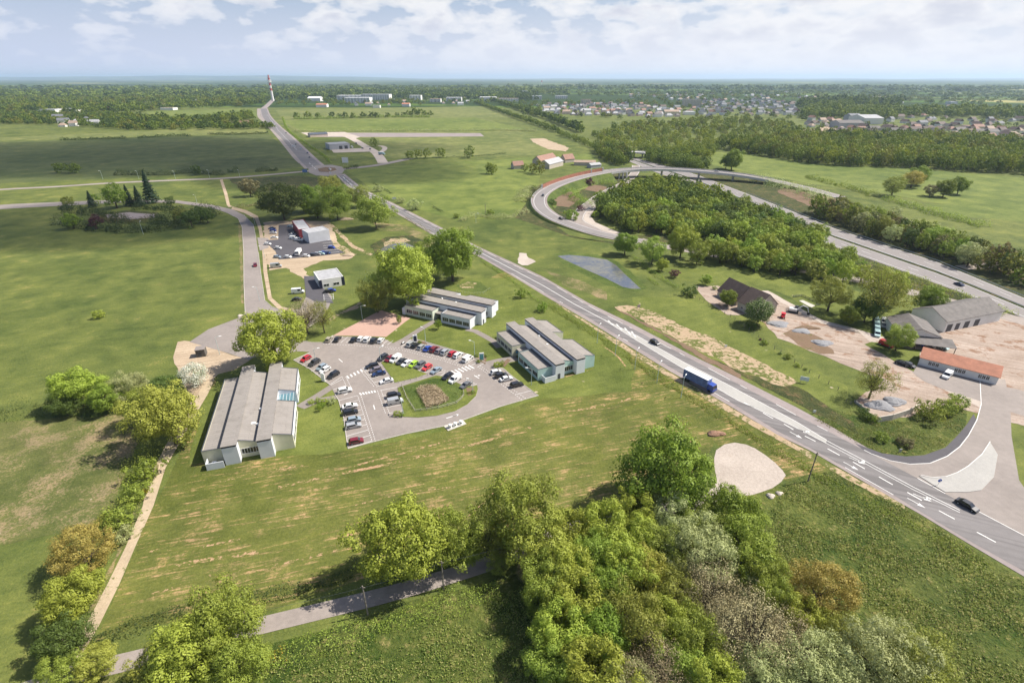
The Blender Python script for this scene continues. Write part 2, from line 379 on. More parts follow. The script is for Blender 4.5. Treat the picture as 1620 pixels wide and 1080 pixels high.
def strip2(name, a, b, mat, z):
    'a sheet between two edges given in the same direction (left edge a, right edge b)'
    a = PP(a) if isinstance(a, str) else a; b = PP(b) if isinstance(b, str) else b
    return patch(name, a+b[::-1], mat, z)
def line(mb, pts, wd, z, dash=None, off=0.):
    if isinstance(pts, str): pts = PP(pts)
    pts = [Vector((p.x, p.y, z)) for p in pts]
    if not dash: ribbon(mb, pts, wd/2); return
    on, gap = dash; acc = -off
    for a, b in zip(pts, pts[1:]):
        d = (b-a).length; u = (b-a)/d; s = acc
        while s < d:
            s0, s1 = max(0, s), min(d, s+on)
            if s1 > s0: ribbon(mb, [a+u*s0, a+u*s1], wd/2)
            s += on+gap
        acc = s-d
# far country: one sheet out to the horizon
def farmland():
    m, nt, b, o = base_mat('farmland_patchwork'); v = wpos(nt, .35, (.0011, .0019, .001))
    nz = noise(nt, v, 2.5, 4., .6); w2 = wpos(nt, .35, (.0011, .0019, .001))
    ad = N(nt, 'ShaderNodeMixRGB'); 
    vo = N(nt, 'ShaderNodeTexVoronoi', i_Scale=1.35); vo.inputs['Randomness'].default_value = .9; nt.links.new(w2, vo.inputs['Vector'])
    sp = nt.nodes.new('ShaderNodeSeparateColor'); nt.links.new(vo.outputs['Color'], sp.inputs[0])
    c = ramp(nt, sp.outputs[0], [(0, (.07, .12, .02)), (.3, (.12, .17, .035)), (.5, (.16, .19, .06)), (.62, (.09, .14, .03)), (.8, (.20, .20, .09)), (.94, (.34, .31, .12))], 'CONSTANT')
    f = noise(nt, wpos(nt, .2, (.00045, .0012, .001)), 1., 5., .62, .3)
    c = mixc(nt, ramp(nt, f, [(.44, 0.), (.475, 1.)]), c, (.030, .052, .014))
    fine = noise(nt, wpos(nt), .02, 5., .7)
    c = mixc(nt, ramp(nt, fine, [(.5, 0.), (.62, .85)]), c, (.030, .055, .014))
    sxy = nt.nodes.new('ShaderNodeSeparateXYZ'); g = nt.nodes.new('ShaderNodeNewGeometry'); nt.links.new(g.outputs['Position'], sxy.inputs[0])
    nt.links.new(c, b.inputs['Base Color']); b.inputs['Roughness'].default_value = .9; b.inputs['Specular IOR Level'].default_value = .05
    return m
M['farmland'] = farmland()
mb = MB(); n = 64; RG = 46000
mb.v = [(0, 0, 0)]+[(r*math.cos(2*PI*k/n), r*math.sin(2*PI*k/n), 0) for r in (900, 4000, 16000, RG) for k in range(n)]
for k in range(n): mb.f.append((0, 1+k, 1+(k+1) % n)); mb.m.append(0)
for q in range(3):
    for k in range(n):
        a, c = 1+q*n+k, 1+q*n+(k+1) % n; mb.f.append((a, a+n, c+n, c)); mb.m.append(0)
struct(mb.build('ground', M['farmland']))
# near country base
patch('meadow', [Vector(p) for p in ((-420, -30, 0), (700, -30, 0), (1100, 420, 0), (1900, 1900, 0), (-1500, 1900, 0), (-800, 400, 0))], M['meadow'], .02)
Z1 = .04
# campus lawn, the mown field with tan streaks
patch('lawn', '150,1015 215,870 245,800 318,650 345,590 400,565 470,560 640,470 700,470 820,420 870,470 1000,552 1154,643 1230,690 1318,740 1340,770 1240,760 1130,700 1110,745 1050,800 880,828 700,885 500,940 400,975 270,985', M['lawn'], Z1, 1., 6)
patch('campus_lawn', '345,592 318,650 300,735 470,720 552,712 700,682 860,630 1000,620 1000,560 930,505 870,470 820,440 700,440 560,460 520,520 470,530 400,560', M['lawn_plain'], Z1+.02, 1., 6)
patch('rough_field', '1095,802 1130,770 1240,765 1320,745 1420,795 1530,862 1640,930 1640,1130 1100,1130 1000,1000', M['rough'], Z1, 1., 6)
patch('lower_meadow', '60,1100 215,1045 500,1000 830,905 960,980 1000,1130 60,1130', M['rough'], Z1, 1., 6)
patch('pasture', '-150,676 60,665 205,655 228,672 200,745 180,800 150,830 60,850 -200,900', M['pasture'], Z1, 1.2, 5)
patch('big_meadow', '-150,368 250,362 372,342 386,400 389,497 300,545 235,592 150,590 -200,612', M['meadow'], Z1+.01, 1.2, 6)
patch('roadside_meadow', '700,345 850,320 905,372 980,385 1040,420 1075,450 1000,480 930,478 860,438', M['meadow'], Z1, 1., 6)
patch('green_field', '545,268 850,248 858,262 850,300 832,330 815,344 720,348 640,325 590,300', M['meadow_bright'], Z1)
patch('field_behind', '440,190 762,184 800,200 905,236 850,246 620,250 600,245 600,219 480,214', M['meadow_tan'], Z1)
patch('field_strip', '446,191 750,186 830,204 766,209 480,209', M['meadow_bright'], Z1+.03)
patch('upper_field', '436,174 780,168 800,178 820,186 446,189', M['meadow_tan'], Z1)
patch('dark_field', '-40,226 405,212 425,213 488,263 400,273 -40,292', M['meadow_dull'], Z1)
patch('hay_strip', '-40,220 300,204 418,202 424,211 -40,224', M['meadow_tan'], Z1+.03)
patch('far_field', '230,176 402,172 408,186 250,192', M['meadow_bright'], Z1)
patch('ploughed_plot', '330,194 395,190 398,197 345,199', M['brownsoil'], Z1+.04)
patch('north_paddock', '-40,296 349,283 356,326 300,320 -40,322', M['meadow'], Z1+.02)
patch('east_field', '1085,238 1170,243 1270,257 1430,266 1600,280 1720,290 1720,365 1600,345 1530,330 1400,306 1290,292 1200,276 1130,262', M['meadow_bright'], Z1)
patch('east_field_corner', '1460,322 1640,330 1640,352 1500,341', M['meadow_bright'], Z1)
patch('farm_paddock', '880,246 935,243 950,256 880,262', M['meadow_bright'], Z1+.03)
patch('scrub_ground', '960,236 1000,190 1140,188 1290,205 1290,225 1140,236 1060,240', M['meadow'], Z1)
patch('loop_verge', '815,345 832,322 842,300 860,290 940,268 1015,266 1000,300 950,345 935,362 880,352 850,335 900,372 960,384 1035,400 1000,385 905,376', M['heath'], Z1+.01)
patch('loop_lawn', '868,318 880,290 935,280 940,290 900,312 878,330', M['meadow_bright'], Z1+.04, .8)
patch('bare_bank', '877,313 902,302 918,316 900,328 880,326', M['brownsoil'], Z1+.06, .8)
patch('bare_bank', '936,292 960,296 955,306 925,300', M['brownsoil'], Z1+.06, .8)
patch('ramp_verge', '1060,268 1180,276 1300,300 1420,350 1640,430 1640,520 1500,480 1340,440 1100,400 1010,384 1000,372 1040,372 1180,390 1300,400 1320,362 1180,305 1090,280', M['heath'], Z1+.01)
patch('motorway_bank', '1240,290 1300,306 1400,345 1530,390 1640,425 1640,450 1530,412 1400,372 1290,330 1230,304', M['brownsoil'], Z1+.05, 1.)
patch('garden_lawn', '1040,420 1130,425 1250,440 1360,462 1440,470 1520,490 1450,500 1400,545 1330,530 1250,470 1180,445 1110,450 1070,440', M['lawn_plain'], Z1+.02, 1.)
patch('green_verge', '1000,470 1100,470 1210,548 1340,610 1350,650 1300,640 1100,555 1010,500', M['lawn_plain'], Z1+.02, 1.)
patch('junction_verge', '1340,655 1430,668 1530,650 1528,672 1512,690 1492,708 1462,720 1433,722 1395,717 1355,700 1290,664 1300,640', M['rough'], Z1+.03, .5)
# soil and gravel
for a, wd in (('440,771 520,753 600,737 680,719 760,700 840,676', 1.0), ('345,763 420,746 480,736', .8), ('560,737 640,716 720,694', .7), ('850,664 900,651 960,641 1000,629', .9), ('250,902 300,890 350,882 410,873', 1.1), ('330,910 400,900 480,884 540,868', .7), ('230,872 300,868 380,852', .6), ('240,940 300,922 380,912', .6), ('880,600 915,590 940,583', .7), ('950,545 975,562 990,580', .6), ('560,800 640,780 720,770', .5), ('700,850 760,800 800,760', .4)):
    p_ = smooth_path(PP(a), 2.); l_, r_ = sides(p_, wd/2); patch('soil_streak', l_+r_[::-1], M['streaks'], .068, .3, 1.5)
patch('sandy_strip', '972,486 992,483 1020,488 1085,518 1140,540 1215,578 1262,605 1240,612 1180,590 1110,557 1060,530 1000,500', M['sand'], .075, 1.2, 3)
patch('earth_bank', '972,488 1010,506 1090,551 1180,598 1290,655 1360,690 1350,668 1262,612 1180,592 1110,560 1060,533 1000,503', M['heath'], .07, .8, 3)
patch('earth_bank', '975,489 1004,505 1058,535 1100,562 1180,604 1172,592 1106,557 1056,530 1000,500', M['brownsoil'], .08, .7, 2)
patch('gravel_yard', '1100,452 1135,452 1165,462 1190,455 1212,462 1255,488 1300,512 1345,522 1400,536 1440,543 1478,520 1530,500 1640,500 1640,680 1500,640 1440,660 1385,666 1352,636 1400,600 1330,575 1280,555 1230,535 1200,505 1180,497 1150,498 1118,476', M['yard'], .08, 1., 4)
patch('yard_track', '1205,460 1235,478 1300,512 1360,526 1375,540 1400,560 1450,590 1500,620 1560,650 1560,640 1505,612 1450,580 1410,556 1385,540 1400,534 1360,522 1300,506 1240,474 1215,460', M['gravel'], .095, .4, 4)
patch('dug_earth', '1238,528 1262,520 1300,535 1320,560 1296,560 1262,545', M['brownsoil'], .10, .8, 3)
patch('grass_patch', '1367,545 1378,541 1400,543 1440,552 1458,553 1452,573 1445,588 1420,575 1396,560', M['lawn_plain'], .11, .5, 4)
patch('workshop_forecourt', '1440,585 1455,576 1640,625 1640,665 1520,625 1465,605', M['lot'], .105, .6, 4)
patch('gravel_clearing', '1133,712 1146,703 1162,700 1180,703 1194,709 1211,720 1238,744 1243,752 1236,762 1222,772 1186,784 1160,784 1136,792 1112,803 1092,798 1118,779 1130,770 1134,760 1130,738', M['clearing'], .08, .4, 3)
patch('gravel_turning_area', '281,541 292,539 310,541 352,556 395,570 372,585 345,592 332,606 320,636 300,640 283,590 276,575 277,555', M['sandclean'], .075, .5, 4)
patch('pink_court', '527,531 602,491 650,503 611,533 580,532', M['court'], .09, .2, 4)
patch('worn_path', '520,505 530,498 560,484 575,474 571,486 552,492 535,500 524,508', M['sand'], .08, .5, 2)
patch('building_site_ground', '417,352 430,350 470,350 520,350 525,360 545,405 565,402 552,410 512,412 480,425 490,440 480,441 470,435 452,424 426,428 419,400', M['sandclean'], .075, .7, 3)
patch('building_site_ground', '520,380 545,390 562,402 540,405', M['sand'], .085, .7, 3)
patch('lane_entrance', '819,416 822,400 833,401 836,408 848,414 835,420 826,420', M['gravel'], .09, .5, 3)
patch('gravel_margin', '860,467 934,512 994,549 1054,586 1154,643 1194,667 1240,693 1318,737 1430,797 1432,806 1318,746 1238,700 1190,674 1150,651 1050,592 990,555', M['sand'], .085, .35, 3)
patch('gravel_plot', '480,212 500,210 760,211 766,216 640,217 500,217', M['shoulder'], .09)
patch('gravel_plot', '476,210 545,209 570,217 560,220 540,216 490,216', M['gravel'], .10)
patch('excavated_plot', '838,220 860,219 900,234 896,240 866,236 848,228', M['sandclean'], .09, 1.5, 10)
patch('sunken_lot', '150,338 200,333 250,336 256,344 205,350 155,347', M['heath'], .085, 1., 4)
patch('sunken_lot', '165,340 205,336 245,339 245,344 205,347 170,345', M['shoulder'], .09, 1., 4)
# ponds
def water(name, col):
    m, nt, b, o = base_mat(name); v = wpos(nt); n = noise(nt, v, .08, 5., .6, .4); nf = noise(nt, v, .5, 4., .7)
    nt.links.new(ramp(nt, math_(nt, 'ADD', math_(nt, 'MULTIPLY', n, .6), math_(nt, 'MULTIPLY', nf, .4)), [(.42, tuple(x*2.6 for x in col)), (.60, (.17, .16, .12))]), b.inputs['Base Color'])
    b.inputs['Roughness'].default_value = .14; b.inputs['Specular IOR Level'].default_value = .6; bump(nt, b, noise(nt, v, 1.5, 3.), .08, .02); return m
M['water'] = water('pond_water', (.030, .035, .045))
patch('pond_bank', '876,402 905,399 945,403 975,413 1000,432 1024,455 1008,462 960,452 925,435 890,418', M['verge'], .06, .6, 3)
patch('pond_water', '882,405 900,403.5 930,406 960,411 975,420 990,435 1014,457 1000,457 985,454 960,441 930,428 900,414', M['water'], .08, .12, 3)
patch('pond_bank', '585,388 610,375 650,372 680,385 660,402 620,415 600,408', M['heath'], .06, .8, 2)
patch('pond_bank', '607,385 618,378 640,376 650,381 640,384 618,387 608,391', M['sand'], .07, .5, 2)
patch('worn_path', '518,352 527,356 560,388 590,402 586,405 556,392 524,360', M['sand'], .07, .4, 3)
patch('marsh_ground', '590,352 640,356 690,378 700,392 660,402 670,385 640,366 600,366', M['pasture'], .05, .8, 4)
patch('meadow_patch', '855,425 905,440 960,462 960,475 900,455', M['pasture'], .07, 1.2, 4)
patch('heath_patch', '360,283 470,278 520,283 500,300 440,306 380,300', M['heath'], .07, 1.5, 6)
patch('worn_strip', '380,330 383,360 384,400 386,480 382,480 379,400 377,350', M['pasture'], .07, .4, 4)
patch('pond_water', '603,394 615,387 640,384 656,391 650,402 622,404 606,402', M['water'], .08, .5, 2)
patch('marsh_pool', '722,452 735,444 760,446 772,455 764,462 745,462 728,458', M['verge'], .07, .8, 3)
patch('marsh_pool', '726,451 740,446 754,448 750,456 732,456', M['sand'], .08, .8, 2)

# ------------------------------------------------------------------ roads
mk = MB()                                  # every white line of the setting
# main road: shoulders, lanes
FARE = '545,275 576,300 621,321 708,365 752.6,388.5 806,413 860,438.5 932,480 1000,512.5 1092,561 1180,604 1259,644 1309,671 1378,712 1380,717 1410,731 1440,757 1495,786 1560,820 1640,862'
NEARE = '532,277 550,296 592,319 619,333 690,375 754,404 806,434 860,467 934,510 994,547 1054,584 1154,642 1230,688 1282,713 1318,734 1413,789 1455,813 1529,858 1640,924'
FL = '543,277 576,302 621,324 706,367 756,393 862,443 924,480 947,492.8 999,519.6 1083,563 1104,574 1181,615 1211,630.5 1259,657 1309,682 1378,718 1449,755.5 1495,781 1530,800 1640,858'
NL = '536,279 556,297 621,331.5 692,373.5 756,402 860,462.6 890.5,480 928,501 975.5,530 992.8,540 1054,577.5 1154,635.5 1230,682 1282,709 1318,729 1413,783 1455.5,809 1529,853 1640,915'
CL = '540,279 567,300 621,327.5 700,370 756,397.5 860,452.5 908,481 955,506'
strip2('road_shoulder', NEARE, FARE, M['shoulder'], .10)
strip2('road', NL, FL, M['road'], .12)
HU = '955,505.5 1007,531 1083,574 1150,608 1211,641 1259,667 1307,696'
HL = '1307,701 1259,677 1211,654 1167,634 1083,585 1007,539 955,506.5'
patch('traffic_hatching', HU+' '+HL, M['hatch'], .14)
ZL = .16
line(mk, FL, .22, ZL, (9, 4)); line(mk, NL, .22, ZL, (39, 4)); line(mk, CL, .35, ZL); line(mk, '540,279 567,300 621,327.5 700,370', .2, ZL)
line(mk, HU+' 1307,697 1373,732 1444,770.5 1518,807.5', .22, ZL); line(mk, '955,506 1007,538.5 1083,584.5 1167,633.5 1211,653.5 1259,676.5 1307,701.5 1373,736 1444,774.5 1518,811', .18, ZL)
for a in ('962,507 970,515', '975,513 984,522', '988,519 998,530', '999,524.5 1006,534.5'): line(mk, a, .55, ZL)
for a in ('1177,637 1192,645', '1207,653.5 1223,662.5', '1240,671 1255,680', '1273,690 1290,698.5', '1309,710 1328,720.5', '1349,731 1368,742', '1390,754.5 1412,767', '1435,779 1458,792', '1485,808 1510,821.5', '1545,842 1575,858'): line(mk, a, .32, ZL)
def arrow(mb, p, q, z, fork=None):
    a, b = at(*p), at(*q); u = (b-a).normalized(); v = Vector((-u.y, u.x, 0)); L_ = (b-a).length
    P = lambda s, t: (a.x+u.x*s+v.x*t, a.y+u.y*s+v.y*t, z)
    mb.face([P(0, -.1), P(L_*.6, -.1), P(L_*.6, .1), P(0, .1)]); mb.face([P(L_*.6, -.55), P(L_, 0), P(L_*.6, .55)])
    if fork: mb.face([P(L_*.45, 0), P(L_*.7, fork), P(L_*.82, fork), P(L_*.62, 0)]); mb.face([P(L_*.62, fork*.9), P(L_*.95, fork*.8), P(L_*.8, fork*1.9)])
for p, q, fk in (((1249, 683), (1269, 694), None), ((1259, 677), (1280, 687), .8), ((1334, 731), (1358, 744), None), ((1343, 724), (1369, 735), .8), ((1435, 788), (1464, 804), None), ((1444, 781), (1474, 794), .8)): arrow(mk, p, q, ZL, fk)
# junction on the right
JO = '1378,718 1409,729 1440,734.5 1471,733 1498,722 1518,707 1532,689 1545,665 1552,640 1550,600'
patch('side_road_shoulder', '1352,701 1395,717 1433,722 1462,720 1495.5,708 1515.5,688 1529,672 1540,655 1545,665 1532,690 1518,708 1498,723 1471,734 1440,735.5 1409,731 1375,720', M['newtar'], .105)
patch('side_road', JO+' 1590,600 1598,640 1600,690 1612,760 1640,800 1640,858 1530,800 1495,781 1449,755.5', M['lot'], .115)
patch('traffic_island', '1453,753 1475,757 1495,755.5 1513,749 1530,739 1552,720 1566,700 1578,720 1572,755 1552,776 1530,779 1495,779 1475,767', M['hatch'], .25, thick=.15, side=M['kerb'])
line(mk, JO, .2, ZL); line(mk, '1456,752 1475,756 1496,754.5 1514,748 1531,738 1553,719 1566,699', .16, .27)
# service road on the left with its turning head and driveway
patch('access_road', '388,496 386,450 385.5,398 383,360 377,346 361,338 345,332 320,327 279,321.5 205,320 112,325 20,330 -120,340 -120,333 20,323 112,319 205,316 279,317 334,324 368,331.5 386,340.5 401,356 405.5,378 409,400 412,427 419,475.5 430,485.5 450,493 475,489 484,470 481,437 505,437 512,455 526,470 520,487 506,506 475,526 476,539 470,556 400,566 395,570 352,556 300,541 330,521 375,504', M['lot'], .11)
patch('upper_car_park', '441,356 470,354 478,372 495,376 524,380 530,392 546,400 508,405 441,411 436,398 423,386 421,380 440,379', M['newtar'], .12)
patch('car_park_entrance', '407,376 425,377 425,392 411,397', M['lot'], .118)
patch('white_house_drive', '481,437 505,437 512,455 528,480 500,478 484,470', M['newtar'], .122)
strip2('footway', '368,327 390,333 408,342 414,360 421,398 423,431 430,471 445.5,485 470,491', '366,331 386,337 403,346 409,362 415,400 417,432 424,473 441,490 468,494', M['sandclean'], .10)
strip2('footway', '352,284 360,307 364,325 368,327', '348,285 355,308 359,325 362,328', M['sandclean'], .10)
# country road, roundabout, commercial streets
road('country_road', '-120,307 20,299 90,295.5 180,289.5 285,285 350,282.5 410,278 460,273.5 490,270.5', 8, M['lane'], .11)
road('road_approach', '417,172 421,184 434,200 452,217 470,236 487,254 500,266', 24, M['shoulder'], .10)
road('road_north', '417,172 421,184 434,200 452,217 470,236 487,254 500,266', 17, M['road'], .13)
road('frontage_road', '409,172 410,184 420,194 440,215 466,246 478,258', 8, M['lane'], .11)
road('road_north', '432,158 424,166 417,172', 18, M['shoulder'], .12)
patch('roundabout', '488,266 500,262 525,261 541,264 545,269 541,275 525,279 500,278 488,273', M['lot'], .14)
patch('roundabout_island', '503,267.5 515,265 530,266 533,270 520,273 505,272', M['brownsoil'], .4, thick=.26, side=M['kerb'])
road('commercial_street', '541,268 560,266 590,262.5 610,259 625,256 645,252 652,251', 11, M['lot'], .15)
road('commercial_street', '606,258 600,248 592,240 575,230 560,221 545,214', 12, M['gravel'], .16)
road('commercial_street', '597,243 604,240 609,235 605,231.5 598,231', 7, M['gravel'], .155)
patch('shop_forecourt', '523,236 540,236 590,234 592,240 528,242', M['gravel'], .17)
for a in ('543,280 560,297', '560,298 600,317', '489,258 500,268', '423,182 440,206 470,238'): line(mk, a, .5, .2, (12, 8))
# paths of the campus
road('footpath', '617,549 640,537 665,521 693,505', 2.6, M['footpath'], .10)
road('footpath', '738,521 752,524 767,532 781,540 790,550', 2.6, M['footpath'], .10)
road('footpath', '764,578 790,572 818,566', 4.2, M['footpath'], .10)
road('footpath', '537,604 500,628 473,644', 2.8, M['footpath'], .10)
road('footpath', '533,628 505,633 478,645', 2.4, M['footpath'], .11)
road('footpath', '612,613 640,605 665,598 690,589 700,585', 3., M['footpath'], .125)
# parking lot
LOT = '476,539 493,542 511,542 527,531 545,533 580,533 611,537.5 621,543 640,538 655,536 700,549 735,559 760,570 768,574 778,581 796,583 812,597 851.7,626 790,644 735,664 700,675 640,687 588,700 550.7,710 549,699 544,662 536,634 530,624 522,609 490,584 464,569.5 480,562 490,557 470,556 465,548'
patch('parking_lot', LOT, M['lot'], .125)
mbk = MB()
for seg in ('464,569.5 490,584 522,609', '530,624 536,634 544,662 549,699 550.7,710 588,700 640,687 700,675 735,664 790,644 851.7,626 812,597 796,583 778,581', '476,539 493,542 511,542 527,531', '655,536 700,549 735,559 760,570 768,574', '388,496 386,450 385.5,398 383,360 377,346 361,338', '450,493 430,485.5 419,475.5 412,427 409,400', '405.5,378 401,356 386,340.5', '475,526 506,506'):
    p = [Vector((q.x, q.y, .125)) for q in PP(seg)]; Lp, Rp = sides(p, .09)
    for i in range(len(p)-1):
        mbk.solid([(*Lp[i][:2], .0), (*Rp[i][:2], .0), (*Rp[i+1][:2], .0), (*Lp[i+1][:2], .0), (*Lp[i][:2], .25), (*Rp[i][:2], .25), (*Rp[i+1][:2], .25), (*Lp[i+1][:2], .25)], [(4, 5, 6, 7), (0, 4, 7, 3), (1, 2, 6, 5), (0, 1, 5, 4), (3, 7, 6, 2)])
tag(mbk.build('kerb', M['kerb']), kind='structure')
patch('grass_island', '603,574 612,569.5 640,579 676,592 660,598 625,606', M['lawn_plain'], .25, thick=.13, side=M['kerb'])
patch('pond_island', '629,614 650,607 690,594.5 700,596 735,611 748,612 755,610 756,617 753,627 740,640 720,651 692,658 662,661 638,660 640,654 633,635', M['lawn_plain'], .25, thick=.13, side=M['kerb'])
patch('pond_bank', '637,613 685,599 700,600 731,617 733,625 722,637 693,646 658,651', M['verge'], .27, .3, 2)
patch('planted_bed', '737,614 749,614 752,622 741,627', M['brownsoil'], .27)
patch('planted_bed', '752,568 762,563 770,566 768,577 757,570', M['brownsoil'], .2)
patch('planted_bed', '660,540 672,539 676,545 664,545', M['brownsoil'], .2)
patch('planted_bed', '793,576 803,568 808,570 798,581', M['brownsoil'], .2)
patch('concrete_pad', '702,674.5 732,664.5 738,671 709,682', M['kerb'], .2, thick=.1, side=M['kerb'])
zb = .145
def bays(front, back, n, first=0, last=None, wd=.14):
    'dividing lines between a front edge and a back edge (each two pixels)'
    f0, f1 = PP(front); b0, b1 = PP(back)
    for i in range(first, (n if last is None else last)+1):
        t = i/n; line(mk, [f0.lerp(f1, t), b0.lerp(b1, t)], wd, zb)
bays('490,558 541,596', '464.5,569.5 522,608.5', 8)
bays('542,600 551,622', '523,609.5 531,624', 2)
bays('565,626 588,698', '536,634 551,709', 9)
bays('601,618 615,654', '628,613 642,649', 4)
bays('573,583 595,612', '601,571.5 623,604.5', 5)
bays('603,558 704,588', '588,567 678,592', 11, 2, 11)
bays('704,590 754,608', '694,597 735,612', 4)
bays('515,541 613,546', '527,531.5 622,539', 12)
bays('635,549 755,581', '650,537 768,573.5', 14)
bays('777,583 823,634', '796,583.5 851,625.5', 6)
for a in ('566,626 589,699', '571,625 594,698', '597,618 610,654', '603,618 616,654', '541,596 552,620', '547,596 558,618', '574,585 597,612', '570,586 592,612', '511,544 611,549.5', '612,549.5 640,551.5 700,567 752,584', '614,552 640,555 700,570.5 748,586', '605,558.5 640,566 705,587 756,609', '756,580 826,633', '760,579 832,631'):
    line(mk, a, .16, zb, (.5, .6))
for i in range(6):
    t = i/5; line(mk, [at(549+27*t, 595-13*t), at(552+27*t, 599-13*t)], .5, zb)
    line(mk, [at(569+23*t, 622-4*t), at(572+22*t, 625-4*t)], .5, zb)
    line(mk, [at(714+27*t, 587-9*t), at(723+27*t, 592-9*t)], .5, zb)
for a in ('536,568 542,573', '544,625 550,623', '591,641 593,648', '750,594 758,599', '706,662 723,656.5'): line(mk, a, .3, zb)
for a, b in (((716, 659), (726, 655.6)), ((752, 595), (760, 594))): arrow(mk, a, b, zb)
bays('513,475.5 528,474', '512,466 527,464.5', 1); 
for k in range(5): line(mk, [at(512, 466+2.6*k), at(527.5, 465+2.6*k)], .14, .14)
for k in range(6): line(mk, [at(508+k*1.4, 381.5+3.8*k), at(526+k*2.2, 379.5+3.8*k)], .3, .14)
struct(mk.build('road_markings', M['paint']))
# narrow lane along the bottom, dirt track on the left
road('lane', '20,1100 100,1071 214,1043 300,1018 401,992 500,968 594,945 650,930 705,913 783,888 830,868 890,838 979,824 1050,806 1095,797', 3.7, M['lane'], .09)
strip2('dirt_track', '306,640 322,605 340,600 328,625 316,645 290,690 262,740 243,800 214,865 189,924 158,987 128,1040', '313,645 300,640 302,640 296,650 288,660 262,705 234,760 226,800 199,865 170,924 137,987 106,1040', M['track'], .085)
patch('track_verge', '252,735 228,788 206,840 180,900 150,960 122,1020 114,1022 142,962 172,900 199,842 222,788 248,735', M['pasture'], .1, .35, 2)
# motorway and ramps
HWF = '988,247 1005,250 1042,260 1075,268 1109,279 1180,306 1250,333 1319,361 1400,388 1481,414 1530,434 1640,480'
HWN = '984,249 996,256 1024,268 1058,280 1092,293 1160,323 1240,356 1321,391 1400,419 1481,449 1525,465 1640,512'
patch('motorway', PP(HWF)+PP(HWN)[::-1], M['motorway'], .13)
CM = [a.lerp(b, .5) for a, b in zip(PP(HWF), PP(HWN))]
mk2 = MB()
for t, wd in ((.04, .3), (.43, .35), (.57, .35), (.93, .3)): line(mk2, [a.lerp(b, t) for a, b in zip(PP(HWF), PP(HWN))], wd, .2)
for t in (.22, .74): line(mk2, [a.lerp(b, t) for a, b in zip(PP(HWF), PP(HWN))], .3, .2, (6, 9))
patch('motorway_median', [p+Vector((0, 0, 0)) for p in [a.lerp(b, .455) for a, b in zip(PP(HWF), PP(HWN))]]+[a.lerp(b, .545) for a, b in zip(PP(HWF), PP(HWN))][::-1], M['heath'], .17)
_, ramp2 = road('slip_road', '1006,262 1005,272 996,283 984,292 963,302 942,315 921,332 914,343 915,350 927,357 944,365', 9, M['lane'], .14)
patch('ramp_gore', '935,318 944,316 942,330 934,342 942,352 965,362 985,370 965,370 942,364 925,352 920,340 924,330', M['gravel'], .12)
line(mk2, [Vector((p.x, p.y, 0)) for p in sides(ramp2, 3.9)[0]], .3, .2); line(mk2, [Vector((p.x, p.y, 0)) for p in sides(ramp2, 3.9)[1]], .3, .2)
road('slip_road', '1010,379 1040,388 1084,395 1140,405 1250,424 1320,437 1358,443 1435,461 1497,476 1560,492 1640,515', 9, M['lane'], .12)
road('slip_road', '1520,424 1560,420 1640,416', 7, M['gravel'], .15)
# flyover: loop ramp climbing to the bridge over the motorway
loop = [(1330, 312, .6), (1290, 301, 1.5), (1240, 289, 3), (1200, 281, 4.6), (1150, 274, 6.5), (1090, 269, 7.5), (1040, 267, 7.8), (1000, 268, 7.6), (960, 272, 7), (920, 280, 6), (885, 291, 5), (862, 303, 4), (853, 315, 3.2), (857, 329, 2.4), (877, 344, 1.6), (909, 357, .9), (944, 368, .5), (975, 375, .25), (1013, 382, .14)]
lp = smooth_path([at(x, y, z) for x, y, z in loop], 5.)
lp[-1].z = .15
struct(ribbon(MB(), lp, 6.3).build('flyover_road', M['shoulder']))
struct(ribbon(MB(), lp, 4.6, 4.6, .02).build('flyover_road', M['motorway']))
for s in (4.1, -4.1):
    q = sides(lp, s, -s)[0]; ribbon(mk2, [p+Vector((0, 0, .05)) for p in q], .16)
struct(mk2.build('road_markings', M['paint']))
Lp, Rp = sides(lp, 6.3)
emb = MB(); deck = MB(); par = MB()
for i in range(len(lp)-1):
    x = pix(lp[i])[0]; low = lp[i].z < .3
    if 966 < x < 1225 and pix(lp[i])[1] < 300:
        for P_, s in ((Lp, 1), (Rp, -1)):
            a, b = P_[i], P_[i+1]; n = Vector((-(b-a).y, (b-a).x, 0)).normalized()*s*.35
            deck.solid([(a.x, a.y, a.z+.75), (b.x, b.y, b.z+.75), (b.x, b.y, b.z-1.3), (a.x, a.y, a.z-1.3), tuple(a+n+Vector((0, 0, .75))), tuple(b+n+Vector((0, 0, .75))), tuple(b+n-Vector((0, 0, 1.3))), tuple(a+n-Vector((0, 0, 1.3)))], [(0, 1, 2, 3), (7, 6, 5, 4), (0, 4, 5, 1), (3, 2, 6, 7)])
        deck.face([Lp[i]-Vector((0, 0, 1.2)), Lp[i+1]-Vector((0, 0, 1.2)), Rp[i+1]-Vector((0, 0, 1.2)), Rp[i]-Vector((0, 0, 1.2))])
    elif not low:
        for P_, s in ((Lp, 1), (Rp, -1)):
            a, b = P_[i], P_[i+1]; n = Vector((-(b-a).y, (b-a).x, 0)).normalized()*s
            ca, cb = a+n*a.z*1.3, b+n*b.z*1.3
            emb.face([(a.x, a.y, a.z-.02), (b.x, b.y, b.z-.02), (cb.x, cb.y, .01), (ca.x, ca.y, .01)])
struct(emb.build('ramp_embankment', M['verge']))
M['deck'] = simple('bridge_concrete', (.50, .49, .47), .8, .08, .3)
br = empty('bridge', at(985, 279, 0), 0, 'curved concrete flyover carrying the loop ramp over the motorway', 'bridge')
def adopt(o, root):
    o.parent = root; o.matrix_parent_inverse = root.matrix_basis.inverted() if False else Matrix.Translation(-root.location); return o
adopt(deck.build('deck', M['deck']), br)
